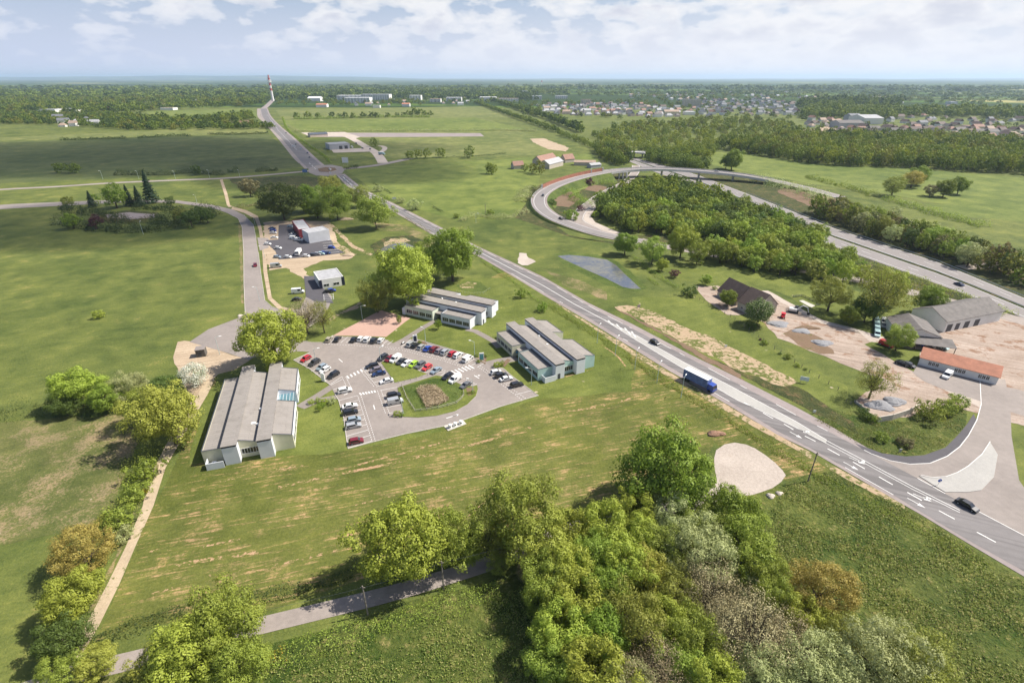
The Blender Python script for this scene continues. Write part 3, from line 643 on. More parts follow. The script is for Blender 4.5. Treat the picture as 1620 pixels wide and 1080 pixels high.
for i in range(3):
    q = at(979+6*i, 283, 0); adopt(MB().tube([q, q+Vector((0, 0, 6.3))], .8, 10).build('pier', M['deck']), br)
for x in (1048, 1108, 1160):
    q = at(x, 276 if x < 1100 else 281, 0); nearest = min(lp, key=lambda p: abs(pix(p)[0]-x)+abs(pix(p)[1]-270)*.2)
    adopt(MB().tube([(nearest.x, nearest.y, 0), (nearest.x, nearest.y, nearest.z-1.1)], 1., 10).build('pier', M['deck']), br)
bb = MB(); a, b = at(986, 239, 7), at(1022, 241, 7); u = (b-a).normalized()
bb.obox((a+b)/2, u, (b-a).length, 14, 5.6, 7.4); bb.obox((a+b)/2, u, (b-a).length*.99, .4, 7.4, 8.3)
o = empty('bridge', (a+b)/2*1-Vector((0, 0, 7)), 0, 'small grey road bridge over the motorway behind the flyover', 'bridge')
adopt(bb.build('deck', M['deck']), o)
c_ = (a+b)/2
for s in (-.36, 0, .36): q = c_+u*(b-a).length*s; adopt(MB().tube([(q.x, q.y, 0), (q.x, q.y, 5.6)], .9, 8).build('pier', M['deck']), o)
# rust-coloured noise barrier along the outside of the ramp
M['rust'] = simple('rust_brown_panels', (.30, .13, .085), .7, .2, .6); M['gpanel'] = simple('pale_panels', (.62, .60, .56), .7, .08, .6)
nb = empty('noise_barrier', at(905, 283, 0), 0, 'rust brown noise barrier curving along the outer edge of the ramp', 'barrier')
bar = MB(); post = MB(); dl = []
for i, p in enumerate(lp):
    x, y = pix(p)
    if x < 962 and y < 300: dl.append(Rp[i] if pix(Rp[i])[1] < y else Lp[i])
for i in range(len(dl)-1):
    a, b = dl[i], dl[i+1]; u = (b-a).normalized(); cc = (a+b)/2
    bar.obox(cc, u, (b-a).length+.02, .25, cc.z-.1, cc.z+2.9, 0)
adopt(bar.build('panel', [M['rust']]), nb)
for p in (dl[0], dl[len(dl)//6], dl[-1]): adopt(MB().obox(p, (1, 0), 1.4, .8, p.z, p.z+3.4).build('end_post', M['gpanel']), nb)
# guard rails
M['steel'] = simple('galvanised_steel', (.45, .46, .47), .45, .1, 2., .6)
def guardrail(label, path, z=.7, group='guard rails', step=4):
    root = empty('guard_rail', (path[0].x, path[0].y, 0), 0, label, 'guard rail', group)
    mb = MB(); pm = MB()
    for i in range(len(path)-1):
        a, b = path[i], path[i+1]; mb.tube([a+Vector((0, 0, z)), b+Vector((0, 0, z))], .16, 4, cap=False)
    s = 0
    for i in range(0, len(path), max(1, int(step/4))): pm.box(path[i].x-.06, path[i].x+.06, path[i].y-.06, path[i].y+.06, 0 if path[i].z < .3 else path[i].z-.3, path[i].z+z)
    mb.v += [tuple(v) for v in pm.v]; k = len(mb.v)-len(pm.v); mb.f += [tuple(i+k for i in f) for f in pm.f]; mb.m += pm.m
    adopt(mb.build('rail', M['steel']), root)
def dens(pts, step=4):
    out = []
    for a, b in zip(pts, pts[1:]):
        k = max(1, int((b-a).length/step)); out += [a.lerp(b, j/k) for j in range(k)]
    return out+[pts[-1]]
guardrail('galvanised guard rail along the middle of the motorway', dens([a.lerp(b, .5) for a, b in zip(PP(HWF), PP(HWN))], 8))
guardrail('galvanised guard rail along the far edge of the motorway', dens([a.lerp(b, -.03) for a, b in zip(PP(HWF), PP(HWN))][5:], 8))
guardrail('guard rail round the outside of the loop ramp', [p for p in (Rp if pix(Rp[len(lp)//2])[0] < pix(lp[len(lp)//2])[0] else Lp) if pix(p)[1] > 297 and pix(p)[0] < 1000])
# ------------------------------------------------------------------ trees
rng = np.random.default_rng(5)
def leaf_quads(P, Nn, size, rn=.55, asp=1.45):
    'one small quad per point, facing roughly along the given normals'
    n = len(P); Nn = Nn+rng.normal(0, rn, (n, 3)); Nn /= np.linalg.norm(Nn, axis=1, keepdims=True)+1e-9
    A = np.cross(Nn, rng.normal(0, 1, (n, 3))); A /= np.linalg.norm(A, axis=1, keepdims=True)+1e-9
    B = np.cross(Nn, A); s = size*rng.uniform(.6, 1.35, (n, 1))
    V = np.stack([P-A*s*.5, P-B*s*.5/asp+A*s*.05, P+A*s*.5, P+B*s*.5/asp-A*s*.05], 1).reshape(-1, 3)
    return V, np.arange(4*n).reshape(-1, 4)
def crown_np(Rr, zc, rz, clumps, leaves, size, crad=(.2, .34), lump=.22, droop=0., inner=.15, rn=.26, up=.2):
    'crown made of leaf clumps spread through a lumpy ellipsoid'
    d = rng.normal(0, 1, (clumps*3, 3)); d /= np.linalg.norm(d, axis=1, keepdims=True)
    d = d[d[:, 2] > -.75][:clumps]; k = len(d)
    # push clumps apart a little
    for _ in range(6):
        df = d[:, None]-d[None]; r2 = (df**2).sum(-1)+1e-3; np.fill_diagonal(r2, 1e9)
        d += (df/r2[..., None]**1.5).sum(1)*.012; d /= np.linalg.norm(d, axis=1, keepdims=True)
    ph = rng.uniform(0, 6.28, 6)
    lum = 1+lump*(np.sin(3*np.arctan2(d[:, 1], d[:, 0])+ph[0])*.5+np.sin(2*np.arctan2(d[:, 1], d[:, 0])+ph[1])*.5)*np.sqrt(1-np.clip(d[:, 2], -1, 1)**2)+rng.normal(0, lump*.6, k)
    rad = np.where(rng.random(k) < inner, rng.uniform(.25, .6, k), rng.uniform(.68, .86, k))*lum
    cr = rng.uniform(*crad, k)*Rr
    Cc = d*rad[:, None]*np.array([Rr, Rr, rz]); Cc[:, 2] += zc-droop*(rad*np.sqrt(d[:, 0]**2+d[:, 1]**2))**2*Rr*.35
    Vs, n0 = [], 0; P_, N_ = [], []
    for i in range(k):
        m = int(leaves*(cr[i]/(Rr*np.mean(crad)))**2); q = rng.normal(0, 1, (m, 3)); q /= np.linalg.norm(q, axis=1, keepdims=True)
        keep = (q@(d[i]*np.array([1, 1, 1])) > -.55) | (rng.random(m) < .25); q = q[keep]
        rr = cr[i]*np.clip(rng.normal(.92, .13, (len(q), 1)), .35, 1.25)*(1+.18*np.sin(q[:, :1]*5+i)+.18*np.sin(q[:, 1:2]*5+2*i))
        pt = Cc[i]+q*rr*np.array([1, 1, .82]); P_.append(pt); N_.append(q+np.array([0, 0, up]))
    return leaf_quads(np.concatenate(P_), np.concatenate(N_), size, rn), Cc
def twigs(mb, Cc, zt, Rr, n, r0, seed):
    rr = random.Random(seed)
    for i in rr.sample(range(len(Cc)), min(n, len(Cc))):
        c = Vector(Cc[i]); b = Vector((0, 0, zt*rr.uniform(.55, 1.05))); mid = b.lerp(c, .5)+Vector((rr.uniform(-.4, .4), rr.uniform(-.4, .4), -rr.uniform(.1, .6)))
        mb.tube([b, mid, c], [r0, r0*.6, r0*.18], 5, cap=False)
PRO = {}
def proto(key, Rr, H, leaf, clumps, leaves, size, seeds=2, trunk=.3, zc=.58, rz=.42, bark='bark', limbs=8, one=False, **kw):
    lst = []
    for s in range(seeds):
        (V, F), Cc = crown_np(Rr, H*zc, H*rz, clumps, leaves, size, **kw)
        tm = MB(); zt = H*(zc-rz*.45); lean = rng.uniform(-.3, .3, 2)
        tm.tube([(0, 0, -.1), (lean[0]*.3, lean[1]*.3, zt*.5), (lean[0], lean[1], zt), (lean[0]*.6, lean[1]*.6, H*zc)], [trunk*1.25, trunk*.9, trunk*.75, trunk*.3], 7)
        twigs(tm, Cc, zt, Rr, limbs, trunk*.42, s)
        if one:
            nv = len(V); V2 = np.concatenate([V, np.array(tm.v)]); F2 = [f for f in tm.f if len(f) == 4]
            F2 = np.array(F2)+nv; me = mesh_np(key, V2, np.concatenate([F, F2]), [L[leaf], M[bark]], np.concatenate([np.zeros(len(F)), np.ones(len(F2))]))
            lst.append((me, None, Rr, H))
        else:
            lst.append((mesh_np(key+'_crown', V, F, [L[leaf]]), tm.mesh(key+'_trunk', M[bark]), Rr, H))
    PRO[key] = lst
# large, close enough to show clumps
proto('bright', 6, 12.5, 'bright', 85, 330, .33, 2, lump=.25, crad=(.15, .27))
proto('green', 6, 12, 'green', 80, 330, .32, 2, lump=.22, crad=(.15, .27))
proto('mid', 6, 12.5, 'mid', 85, 240, .30, 3, lump=.28, crad=(.14, .26), limbs=14)
proto('yellow', 6, 12, 'yellow', 80, 260, .32, 2, lump=.25, crad=(.15, .26))
proto('olive', 6, 12.5, 'olive', 85, 210, .28, 2, lump=.2, limbs=18, crad=(.14, .25))
proto('willow', 6, 10.5, 'willow', 110, 230, .24, 2, crad=(.12, .23), lump=.2, rz=.46, limbs=16)
proto('bronze', 6, 10.5, 'bronze', 90, 260, .24, 1, crad=(.13, .24), lump=.12, limbs=14)
proto('twiggy', 6, 11, 'twig', 110, 110, .19, 2, crad=(.18, .32), limbs=90, inner=.35)
proto('sparse', 6, 12.5, 'olive', 80, 95, .27, 2, crad=(.14, .25), limbs=50, inner=.3)
proto('dark', 6, 11.5, 'dark', 75, 230, .34, 2, lump=.2, crad=(.15, .27))
proto('candle', 5, 9.5, 'candle', 50, 190, .40, 1, lump=.1)
proto('blossom', 4, 6.5, 'blossom', 50, 110, .28, 1, lump=.2, limbs=10)
# conifers
def conifer_np(Rr, H, leaves, size):
    z = H*(1-rng.random(leaves)**.62); rr = Rr*(1-z/H)*(.72+.28*np.sin(z*5.2))*rng.uniform(.55, 1.05, leaves)+.1; a = rng.uniform(0, 6.283, leaves)
    rr *= 1+.22*np.sin(a*5+z*1.3)
    P = np.stack([rr*np.cos(a), rr*np.sin(a), z+H*.06], 1); Nn = np.stack([np.cos(a), np.sin(a), np.full(leaves, .6)], 1)
    return leaf_quads(P, Nn, size, .5)
for key, lf in (('conifer', 'conifer'),):
    l2 = []
    for s in range(2):
        V, F = conifer_np(3.4, 13, 2600, .6); t = MB(); t.tube([(0, 0, -.1), (0, 0, 12)], [.28, .05], 6)
        l2.append((mesh_np('conifer_crown', V, F, [L[lf]]), t.mesh('conifer_trunk', M['bark']), 3.4, 13))
    PRO[key] = l2
# smaller in the picture
for k_, lf in (('green', 'green'), ('mid', 'mid'), ('bright', 'bright'), ('dark', 'dark'), ('olive', 'olive'), ('brownish', 'brownish'), ('willow', 'willow'), ('copper', 'copper')):
    proto('m_'+k_, 5, 10, lf, 34, 90, .55, 2, lump=.28, crad=(.18, .3), limbs=5, zc=.55, rz=.43)
# shrubs
for k_, lf in (('green', 'green'), ('mid', 'mid'), ('dark', 'dark'), ('bright', 'bright'), ('gorse', 'gorse'), ('willow', 'willow'), ('copper', 'copper'), ('brownish', 'brownish'), ('blossom', 'blossom')):
    proto('s_'+k_, 2, 2.9, lf, 20, 90, .24, 2 if k_ in ('green', 'mid', 'willow') else 1, lump=.3, trunk=.09, limbs=4, zc=.48, rz=.48)
LOOK = dict(bright='bright yellow-green', green='deep green', mid='fresh green', yellow='yellow-green', olive='olive green', willow='grey-green', bronze='bronze yellow',
            twiggy='grey-brown barely leafed', sparse='thinly leafed', dark='dark green', candle='dark green white-flowering', blossom='white blossoming', conifer='dark conical', brownish='brownish', copper='dark copper', gorse='yellow-flowering')
USED = []
def put_tree(loc, r, key, label, group=None, hr=None, name='broadleaf_tree', cat='tree', rz=None):
    'a tree whose crown has radius r; hr = height factor against the prototype'
    P_ = PRO[key]; cm, tm, Rr, H = P_[R.randrange(len(P_))]; s = r/Rr; sz = s*(hr or R.uniform(.92, 1.1))
    if label is None: label = LOOK[key.split('_')[-1]]+' '+group_label[group]
    root = empty(name, (loc[0], loc[1], 0), R.uniform(0, 6.28) if rz is None else rz, label, cat, group)
    root.scale = (s*R.uniform(.93, 1.07), s*R.uniform(.93, 1.07), sz)
    for nm, me in (('trunk' if cat == 'tree' else 'stem', tm), ('crown' if cat == 'tree' else 'foliage', cm)):
        o = bpy.data.objects.new(nm, me); C.objects.link(o); o.parent = root
    USED.append((loc[0], loc[1], r)); return root
def tree_px(px, py, rpx, key, label, group=None, hr=None, **k):
    'place by the pixel of the crown centre and the crown radius in pixels'
    cm, tm, Rr, H = PRO[key][0]; r = 3.
    for _ in range(5):
        zc = (r/Rr)*(hr or 1)*H*.56; p = at(px, py, zc); r = rpx*depth(p)/F0
    return put_tree((p.x, p.y), r, key, label, group, hr, **k)
def shrub_px(px, py, rpx, key, label, group=None, hr=None): return tree_px(px, py, rpx, key, label, group, hr, name='shrub', cat='shrub')
group_label = {}
# --- wood at the lower right: every crown by itself
WOOD = [(858,862,44,'yellow'),(905,842,34,'bright'),(957,832,38,'bright'),(1006,806,34,'bright'),(1005,848,32,'bright'),(892,905,42,'bright'),(938,878,36,'mid'),
 (985,890,40,'bright'),(862,925,40,'mid'),(912,948,42,'bright'),(1022,905,36,'yellow'),(960,930,40,'green'),(1068,818,40,'willow'),(1115,832,34,'olive'),(1160,812,42,'green'),(1055,862,34,'olive'),
 (1108,872,50,'willow'),(1180,862,42,'mid'),(1205,900,36,'mid'),(1125,930,50,'twiggy'),(1070,935,36,'olive'),(1184,928,27,'willow'),(1225,940,34,'mid'),(1302,930,56,'bronze'),(1265,975,36,'bright'),
 (1005,978,50,'olive'),(945,1000,42,'green'),(885,995,42,'bright'),(1052,985,36,'bright'),(1094,1005,42,'mid'),(1195,1000,62,'twiggy'),(1150,985,44,'twiggy'),(1245,1020,46,'twiggy'),(1290,1052,62,'willow'),
 (1395,1040,74,'willow'),(1330,1010,40,'olive'),(1455,1062,60,'olive'),(1215,1065,48,'willow'),(940,1062,50,'bright'),(1035,1055,50,'twiggy'),(1000,1085,44,'willow'),(1125,1085,44,'bright'),(875,1055,40,'mid'),(1345,1090,55,'willow'),(1080,1060,38,'mid')]
WHERE = {0: 'at the wood edge beside the shaded lane', 7: 'in the middle of the lower wood', 12: 'near the gravel clearing end of the wood', 14: 'at the top right of the wood beside the gravel clearing', 22: 'on the left flank of the wood above the dark shadow', 23: 'standing at the field edge on the right of the wood', 34: 'at the bottom edge of the photo, rightmost large willow of the wood'}
for i, (x, y, r, k) in enumerate(WOOD):
    g = {'bright': 'bright green trees of the lower wood', 'mid': 'fresh green trees of the lower wood', 'green': 'deep green trees of the lower wood', 'yellow': 'yellow-green trees of the lower wood', 'olive': 'olive trees of the lower wood', 'willow': 'grey-green trees of the lower wood', 'twiggy': 'barely leafed trees of the lower wood', 'bronze': None}[k]
    lab = 'round bronze-yellow tree on the right edge of the lower wood' if k == 'bronze' else LOOK[k]+' tree in the dense wood at the lower right'
    if (x, y) == (1160, 812): lab, g = 'deep green round tree of the wood beside the gravel clearing', None
    if (x, y) == (1395, 1040): lab, g = 'largest grey-green willow at the lower right corner of the wood', None
    if (x, y) == (1184, 928): lab, g = 'small pale grey-green round tree in the middle of the wood', None
    tree_px(x, y, r*(1.12 if x < 1250 else .98), k, lab, g, 1.05)
# --- big single trees
for a in [(1052,740,68,'green','huge round deep green tree beside the pale gravel clearing',1.0), (1112,736,16,'mid','smaller green tree leaning against the huge tree by the clearing',1.),
 (1125,1010,1,'mid',None,1),
 (634,855,64,'bright','leftmost tree of the lane row, dense and bright green',1.0), (712,845,46,'mid','fresh green airy tree second in the row along the lane',1.1), (772,850,34,'sparse','thinly leafed tree third in the row along the lane',1.05), (790,893,18,'olive','low olive tree on the lane edge before the wood',.9), (738,868,28,'mid','low green tree between larger ones in the lane row',.9), (824,808,58,'mid','rightmost tree of the lane row, tall and airy',1.1), (795,860,26,'olive','low olive tree under the rightmost lane tree',.9),
 (428,532,46,'bright','bright green tree beside the turning area and the long office',.95), (640,432,46,'bright','broad bright green tree behind the office with the dark window band',1.0), (714,398,40,'green','large dark green tree between pond and main road',1.05), (676,410,26,'mid','green tree squeezed between the two big trees by the pond',1.1), (594,464,27,'olive','airy olive tree behind the pink gravel court',1.0),
 (481,498,27,'twiggy','bare grey-brown tree at the car park corner',1.15), (508,496,19,'sparse','thin tree with a bushy trunk beside the bare tree',1.45),
 (262,655,50,'yellow','big yellow-green tree overhanging the dirt track',1.0), (228,640,32,'mid','green tree behind the big tree on the dirt track',1.), (118,612,31,'bright','round bright green tree on the left edge above the pasture',.95), (205,612,30,'willow','grey-green tree between round tree and blossom shrub',.9), (165,628,26,'green','deep green tree in the hedge above the pasture',.8), (100,640,22,'dark','dark low tree below the round bright tree',.8), (255,610,22,'dark','dark tree behind the white blossoming shrub',.8), (305,592,22,'blossom','white blossoming shrub-like tree on the gravel turning area',1.),
 (130,868,46,'bronze','bronze-brown oak left of the dirt track',1.), (112,945,40,'bright','vivid green tree on the lower left edge beside the track',.95), (98,1010,36,'dark','dark tree at the bottom left edge',1.), (150,1048,30,'yellow','yellow-green low tree over the end of the track',.8), (92,1062,30,'mid','green tree in the bottom left corner',.9),
 (348,985,56,'mid','wide airy green tree over the lane, upper half',1.05), (298,1030,54,'bright','bright tree over the lane at the bottom left',1.0), (375,1050,46,'mid','green tree at the bottom beside the lane tree',1.), (250,1050,36,'yellow','yellow-green tree left of the lane tree at the bottom',.9),
 (1386,598,29,'sparse','airy tree by the walled gravel heap yard',1.1), (1425,532,21,'mid','green tree in front of the dark-roofed shed',1.), (1202,493,21,'candle','flowering chestnut tree at the end of the barn',1.0), (1153,470,13,'green','green tree in front of the middle of the barn',1.), (1118,442,8,'mid','small tree on the gravel left of the barn',1.),
 (1318,462,27,'olive','rounded olive tree on the garden lawn right of the blue pool fence',1.), (1398,462,38,'sparse','tall airy tree behind the parked vans',1.1), (1375,485,20,'dark','dark ivy-covered tree beside the airy tree',1.2), (1408,452,24,'bright','bright green tree behind the airy tree',1.1), (1346,498,15,'green','small deep green tree on the lawn above the gravel yard',1.), (1472,474,22,'green','deep green tree behind the big grey-roofed hall',1.),
 (990,384,17,'green','round deep green tree beside the loop ramp bottom',1.), (1034,394,20,'mid','green tree second from the ramp above the pond hedge',1.), (1080,380,20,'bright','bright tree with a visible trunk above the barn meadow',1.2), (1105,396,17,'mid','airy tree beside the trunk-showing tree',1.1), (1048,418,9,'bright','slim young tree above the pond hedge',1.1), (1068,432,8,'copper','small copper shrub on the garden lawn',.8),
 (444,316,33,'dark','dark broad tree left of the tall grove by the service road',.85), (484,312,22,'green','green tree in the middle of the grove',.9), (522,294,20,'olive','olive tree behind the grove near the roundabout',.9), (530,318,26,'mid','bright sided tree of the grove right of centre',.95), (592,332,27,'mid','rounded green tree right of the grove beside the main road',.9), (566,308,18,'olive','olive tree between grove and main road',.9), (500,328,18,'green','low green tree at the foot of the grove',.8), (393,294,14,'brownish','brownish round tree beside the beige footway',1.),
 (1446,282,16,'bronze','bronze tree on the bright field at the right',.9), (1455,276,14,'green','green tree behind the bronze tree on the field',1.), (1416,292,16,'olive','olive tree left of the bronze tree',.9), (1497,296,13,'green','green tree at the right end of the field group',1.), (1160,251,15,'green','broad green tree alone on the bright field',1.), (1150,255,10,'green','smaller tree touching the broad field tree',1.), (1474,300,11,'brownish','brownish bush-like tree on the field edge',.8), (1520,292,13,'green','green tree at the right edge of the field',1.)]:
    x, y, r, k, lab, hr = a
    if lab is None: continue
    kk = k
    if k not in PRO: kk = 'm_'+k
    tree_px(x, y, r*1.05, kk, lab, None, hr)
for x, y, rr_, h_, lab in ((147,311,9,1.,'small dark conifer left of the others'), (207,306,10,1.15,'slanting dark conifer, second from the left'), (222,309,11,1.,'wide dark conifer in the middle'), (241,300,14,1.25,'tallest dark conifer beside the sunken lot')):
    p = at(x, y+17*h_); put_tree((p.x, p.y), rr_*.95*depth(p)/F0, 'conifer', lab, None, .74*h_, name='conifer')
for x, y, r, k, lab in ((178,308,20,'green','broad green tree beside the sunken lot'), (268,318,8,'dark','small dark tree on the bend of the service road'), (112,347,14,'green','green tree at the left of the dark shrubbery'), (300,344,15,'dark','dark tree at the right end of the shrubbery'), (326,340,12,'dark','twiggy dark tree at the road end of the shrubbery'), (283,338,12,'olive','olive tree in the shrubbery right of centre'), (150,350,12,'copper','copper-purple tree in the dark shrubbery'), (105,318,9,'olive','olive tree on the left edge by the service road'), (315,336,11,'dark','dark upright tree in the shrubbery')):
    tree_px(x, y, r, 'm_'+k if 'm_'+k in PRO else k, lab, None, .95)
for x, y, r, k, lab in ((631,504,5,'m_green','slim young tree left of the office path'), (693,512,6,'m_green','slim young tree on the lawn between the offices'),(505,645,4,'m_mid','tiny young tree on the lawn beside the long office'),(1013,250,5,'m_green','x')):
    if lab != 'x': tree_px(x, y, r, k, lab, None, 1.5)
# shrubs, each by itself
for a in [(226,742,24,'green','dark green shrub below the big tree on the track'), (212,775,20,'mid','rounded shrub on the left of the track'), (186,815,22,'mid','shrub left of the track above the bright bush'), (166,822,13,'bright','bright yellow-green bush above the bronze oak'), (192,842,16,'willow','grey-green bush beside the track'), (228,776,5,'gorse','tiny gorse bush in yellow flower beside the track'),
 (824,463,10,'green','round shrub at the start of the roadside hedge'), (858,485,9,'green','round shrub beside the office hedge'), (492,635,5,'bright','left bright bush in the bed by the long office'), (503,632,5,'mid','bush in the bed by the long office, second'), (513,634,6,'bright','bush in the bed by the long office, third'), (524,632,7,'willow','pale bush at the right end of the office bed'), (508,640,6,'green','low green bush in front of the office bed'),
 (628,653,6,'bright','clipped bright hedge bush at the left tip of the pond island'), (636,655,5,'green','clipped green bush at the left tip of the pond island'), (748,619,4,'mid','bush in the bark bed by the grey car'), (742,621,3,'bright','small bright bush in the bark bed by the grey car'), (757,571,4,'green','dark bush at the foot of the teal sign'), (753,562,3.5,'dark','dark bush behind the teal sign'), (767,563,3.5,'dark','dark bush right of the teal sign'), (786,576,6,'bright','clipped bright bush at the office corner bed'), (793,574,5,'mid','clipped green bush at the office corner bed'), (664,541,3.5,'green','bush behind the parked white car by the sign'),
 (1210,541,5,'green','round shrub on the wire fence, upper'), (1203,536,2.5,'copper','dark copper shrub on the wire fence'), (1247,563,6,'green','larger round shrub on the wire fence'), (1262,577,4,'mid','low shrub on the wire fence'), (1274,583,3,'dark','small upright shrub on the wire fence'), (1234,558,3,'dark','thin shrub beside the larger fence shrub'),
 (1366,648,8,'dark','first dark conifer-like shrub on the wall corner'), (1372,655,10,'dark','second dark shrub along the low wall'), (1382,660,9,'green','third dark shrub at the end of the low wall'),
 (1473,648,20,'mid','left round bush over the yard wall'), (1500,640,18,'mid','middle round bush over the yard wall'), (1517,634,14,'green','right round bush over the yard wall'), (1436,700,10,'brownish','brown-orange shrub at the junction corner'), (1424,696,7,'brownish','small brown shrub beside the junction corner shrub'), (1395,690,10,'green','low green bramble by the junction verge'),
 (1092,458,12,'dark','dark shrub at the top of the wire fence'), (1130,455,4,'green','small bush on the gravel left of the barn'), (1190,512,9,'dark','low dark bush under the flowering chestnut'), (1240,600,0,'green',None),
 (657,322,11,'willow','grey-green bush on the main road verge'), (634,316,6,'willow','small grey-green bush on the verge beside the road sign'), (598,297,7,'willow','pale bush on the verge near the roundabout'), (722,341,5,'green','bush at the hedge of the bright field'), (776,335,6,'green','round bush on the ditch below the bright field'), (904,339,11,'green','green bush between ramp and slip road'), (932,286,8,'copper','dark copper tree-like bush inside the loop'), (918,328,6,'copper','second copper bush inside the loop'), (951,308,8,'dark','dark pointed bush beside the slip road'), (874,318,7,'dark','dark bush at the inner edge of the loop'), (942,338,6,'bright','bright small bush in the ramp gore'),
 (1246,768,0,'green',None), (155,496,9,'bright','low bright bush in the big meadow'), (1120,1030,0,'green',None), (830,905,14,'twiggy','grey leafless bush beside the lane shadow')]:
    if a[2] and a[4]: shrub_px(a[0], a[1], a[2]*1.08, 's_'+a[3] if 's_'+a[3] in PRO else a[3], a[4], None, 1.)
# --- hedges: one leafy mass each
def hedge(name, pts, wd, h, leaf, label, group=None, dn=7., size=.38, gap=0.):
    if size < .5: dn *= 2.3; size *= .68
    else: dn *= 2.6; size *= .75; h *= 1.15
    pts = PP(pts) if isinstance(pts, str) else pts
    path = smooth_path(pts, 1.2) if len(pts) > 1 else pts; P_, N_ = [], []; ph = rng.uniform(0, 6, 3)
    for i in range(len(path)-1):
        a, b = path[i], path[i+1]; d = (b-a).length
        f = .75+.25*math.sin(i*.37+ph[0])+.18*math.sin(i*.91+ph[1])+rng.normal(0, .08)
        if gap and math.sin(i*.13+ph[2])+math.sin(i*.41) > 2-gap*2: continue
        m = max(1, int(dn*d*(wd+h)*.5)); t = rng.random(m); th = rng.uniform(-.25, PI+.25, m); n = Vector((-(b-a).y, (b-a).x, 0)).normalized()
        rr = rng.uniform(.65, 1.08, m); ox = np.cos(th)*wd/2*f*rr; oz = np.maximum(np.sin(th), 0)*h*f*rr+.05
        P_.append(np.stack([a.x+(b.x-a.x)*t+n.x*ox, a.y+(b.y-a.y)*t+n.y*ox, oz], 1)); N_.append(np.stack([n.x*np.cos(th), n.y*np.cos(th), np.sin(th)], 1))
    V, F = leaf_quads(np.concatenate(P_), np.concatenate(N_), size); o0 = path[0]
    V = V-np.array([o0.x, o0.y, 0]); o = bpy.data.objects.new(name, mesh_np(name, V, F, [L['hedge' if leaf == 'dark' else leaf]])); C.objects.link(o); o.location = (o0.x, o0.y, 0)
    return tag(o, label, 'hedge', group)
hedge('hedge', '136,1018 180,1005 230,988 271,972 330,960 400,950 460,936 515,922 560,905', 3.6, 2.2, 'dark', 'dark trimmed hedge along the north side of the lane, left part', dn=12)
hedge('hedge', '232,708 222,742 208,778 190,812 176,840 165,862', 9, 3.6, 'mid', 'wide green thicket on the left of the dirt track', dn=7)
hedge('hedge', '150,895 135,925 120,962 105,1000 95,1030', 8, 4, 'green', 'thicket under the trees at the lower end of the track', dn=6)
hedge('hedge', '882,822 915,812 950,804 985,797 1040,790', 2.4, 1.7, 'dark', 'dark clipped hedge along the lane behind the wood', dn=16)
hedge('hedge', '390,1060 440,1045 500,1022 560,1005 620,988 657,974 700,962 745,948 790,935', 6.5, 2.6, 'mid', 'wide shaggy hedge on the south side of the lane', dn=9)
hedge('hedge', '400,1052 430,1043 455,1036', 3., 2.2, 'gorse', 'gorse flowering in the hedge south of the lane', dn=5)
hedge('hedge', '868,482 905,507 940,528 985,560 1040,596 1090,628 1150,664 1210,702 1270,738 1330,775 1400,810 1480,852 1560,900', 4.4, 1.0, 'green', 'low leafy hedge along the ditch between lawn and main road', dn=9, size=.42)
hedge('hedge', '762,412 790,432 820,452 850,476 870,484', 3., 1.3, 'green', 'low hedge along the main road beside the office lawn', dn=8)
hedge('hedge', '90,650 130,652 170,648 215,640', 9, 4.2, 'dark', 'thick dark hedge above the left pasture', dn=7)
hedge('hedge', '-30,660 30,656 90,650', 9, 4.2, 'dark', 'thick dark hedge above the left pasture, outer end', dn=5)
hedge('hedge', '1000,405 1020,422 1040,437 1060,450 1085,462', 4, 1.8, 'green', 'hedge between the pond meadow and the garden lawn', dn=8)
hedge('hedge', '1025,440 1040,452', 4, 1.8, 'green', 'short separate hedge above the pond end', dn=8)
hedge('hedge', '240,352 280,352 320,345 345,338', 12, 9, 'dark', 'tall dark bushes at the road end of the shrubbery', dn=4, size=.8)
hedge('hedge', '375,330 400,325 430,322', 10, 2.5, 'brownish', 'brownish scrub beside the beige footway', dn=2.5, size=.7)
hedge('hedge', '420,300 445,298 470,300', 12, 3, 'brownish', 'brownish scrub behind the grove', dn=2.5, size=.8)
hedge('hedge', '640,345 660,356 682,368', 3, 1.2, 'brownish', 'brown brambles on the main road bank by the pond', dn=6, size=.45)
hedge('hedge', '100,330 130,337 160,341 200,352', 12, 5, 'dark', 'dark bushes on the far left edge of the shrubbery', dn=3, size=.8)
hedge('hedge', '215,330 250,331 290,333', 10, 4, 'dark', 'dark bushes under the conifers', dn=3, size=.8)
hedge('hedge', '96,352 130,360 170,364 215,366 255,364 285,356 320,350', 13, 6, 'dark', 'dark shrubbery below the sunken lot', dn=3, size=.8)
hedge('hedge', '150,348 200,352 240,350', 8, 4, 'brownish', 'paler bushes in front of the sunken lot', dn=3, size=.7)
hedge('hedge', '180,277 220,277 260,277 300,274 330,276 355,277', 7, 4.5, 'dark', 'hedge along the far side of the country road', dn=2.5, size=.9)
hedge('hedge', '360,273 378,272', 8, 5, 'dark', 'short dark hedge at the middle of the country road', dn=3, size=.9)
hedge('hedge', '404,272 440,270', 8, 4, 'dark', 'dark hedge between bare tree and roundabout', dn=3, size=.9)
hedge('hedge', '96,222 140,221 200,219', 9, 3.6, 'dark', 'far hedge across the dark field, left length', 'far hedges across the dark field', dn=1.2, size=1.4)
hedge('hedge', '218,219 280,215 300,216', 9, 3.6, 'dark', 'far hedge across the dark field, middle length', 'far hedges across the dark field', dn=1.2, size=1.4)
hedge('hedge', '330,213 380,213 425,211', 9, 3.6, 'dark', 'far hedge across the dark field, right length', 'far hedges across the dark field', dn=1.2, size=1.4)
hedge('hedge', '447,186 455,205 480,225 510,245 522,258', 5, 2., 'green', 'thin hedge along the far main road', dn=2, size=.9)
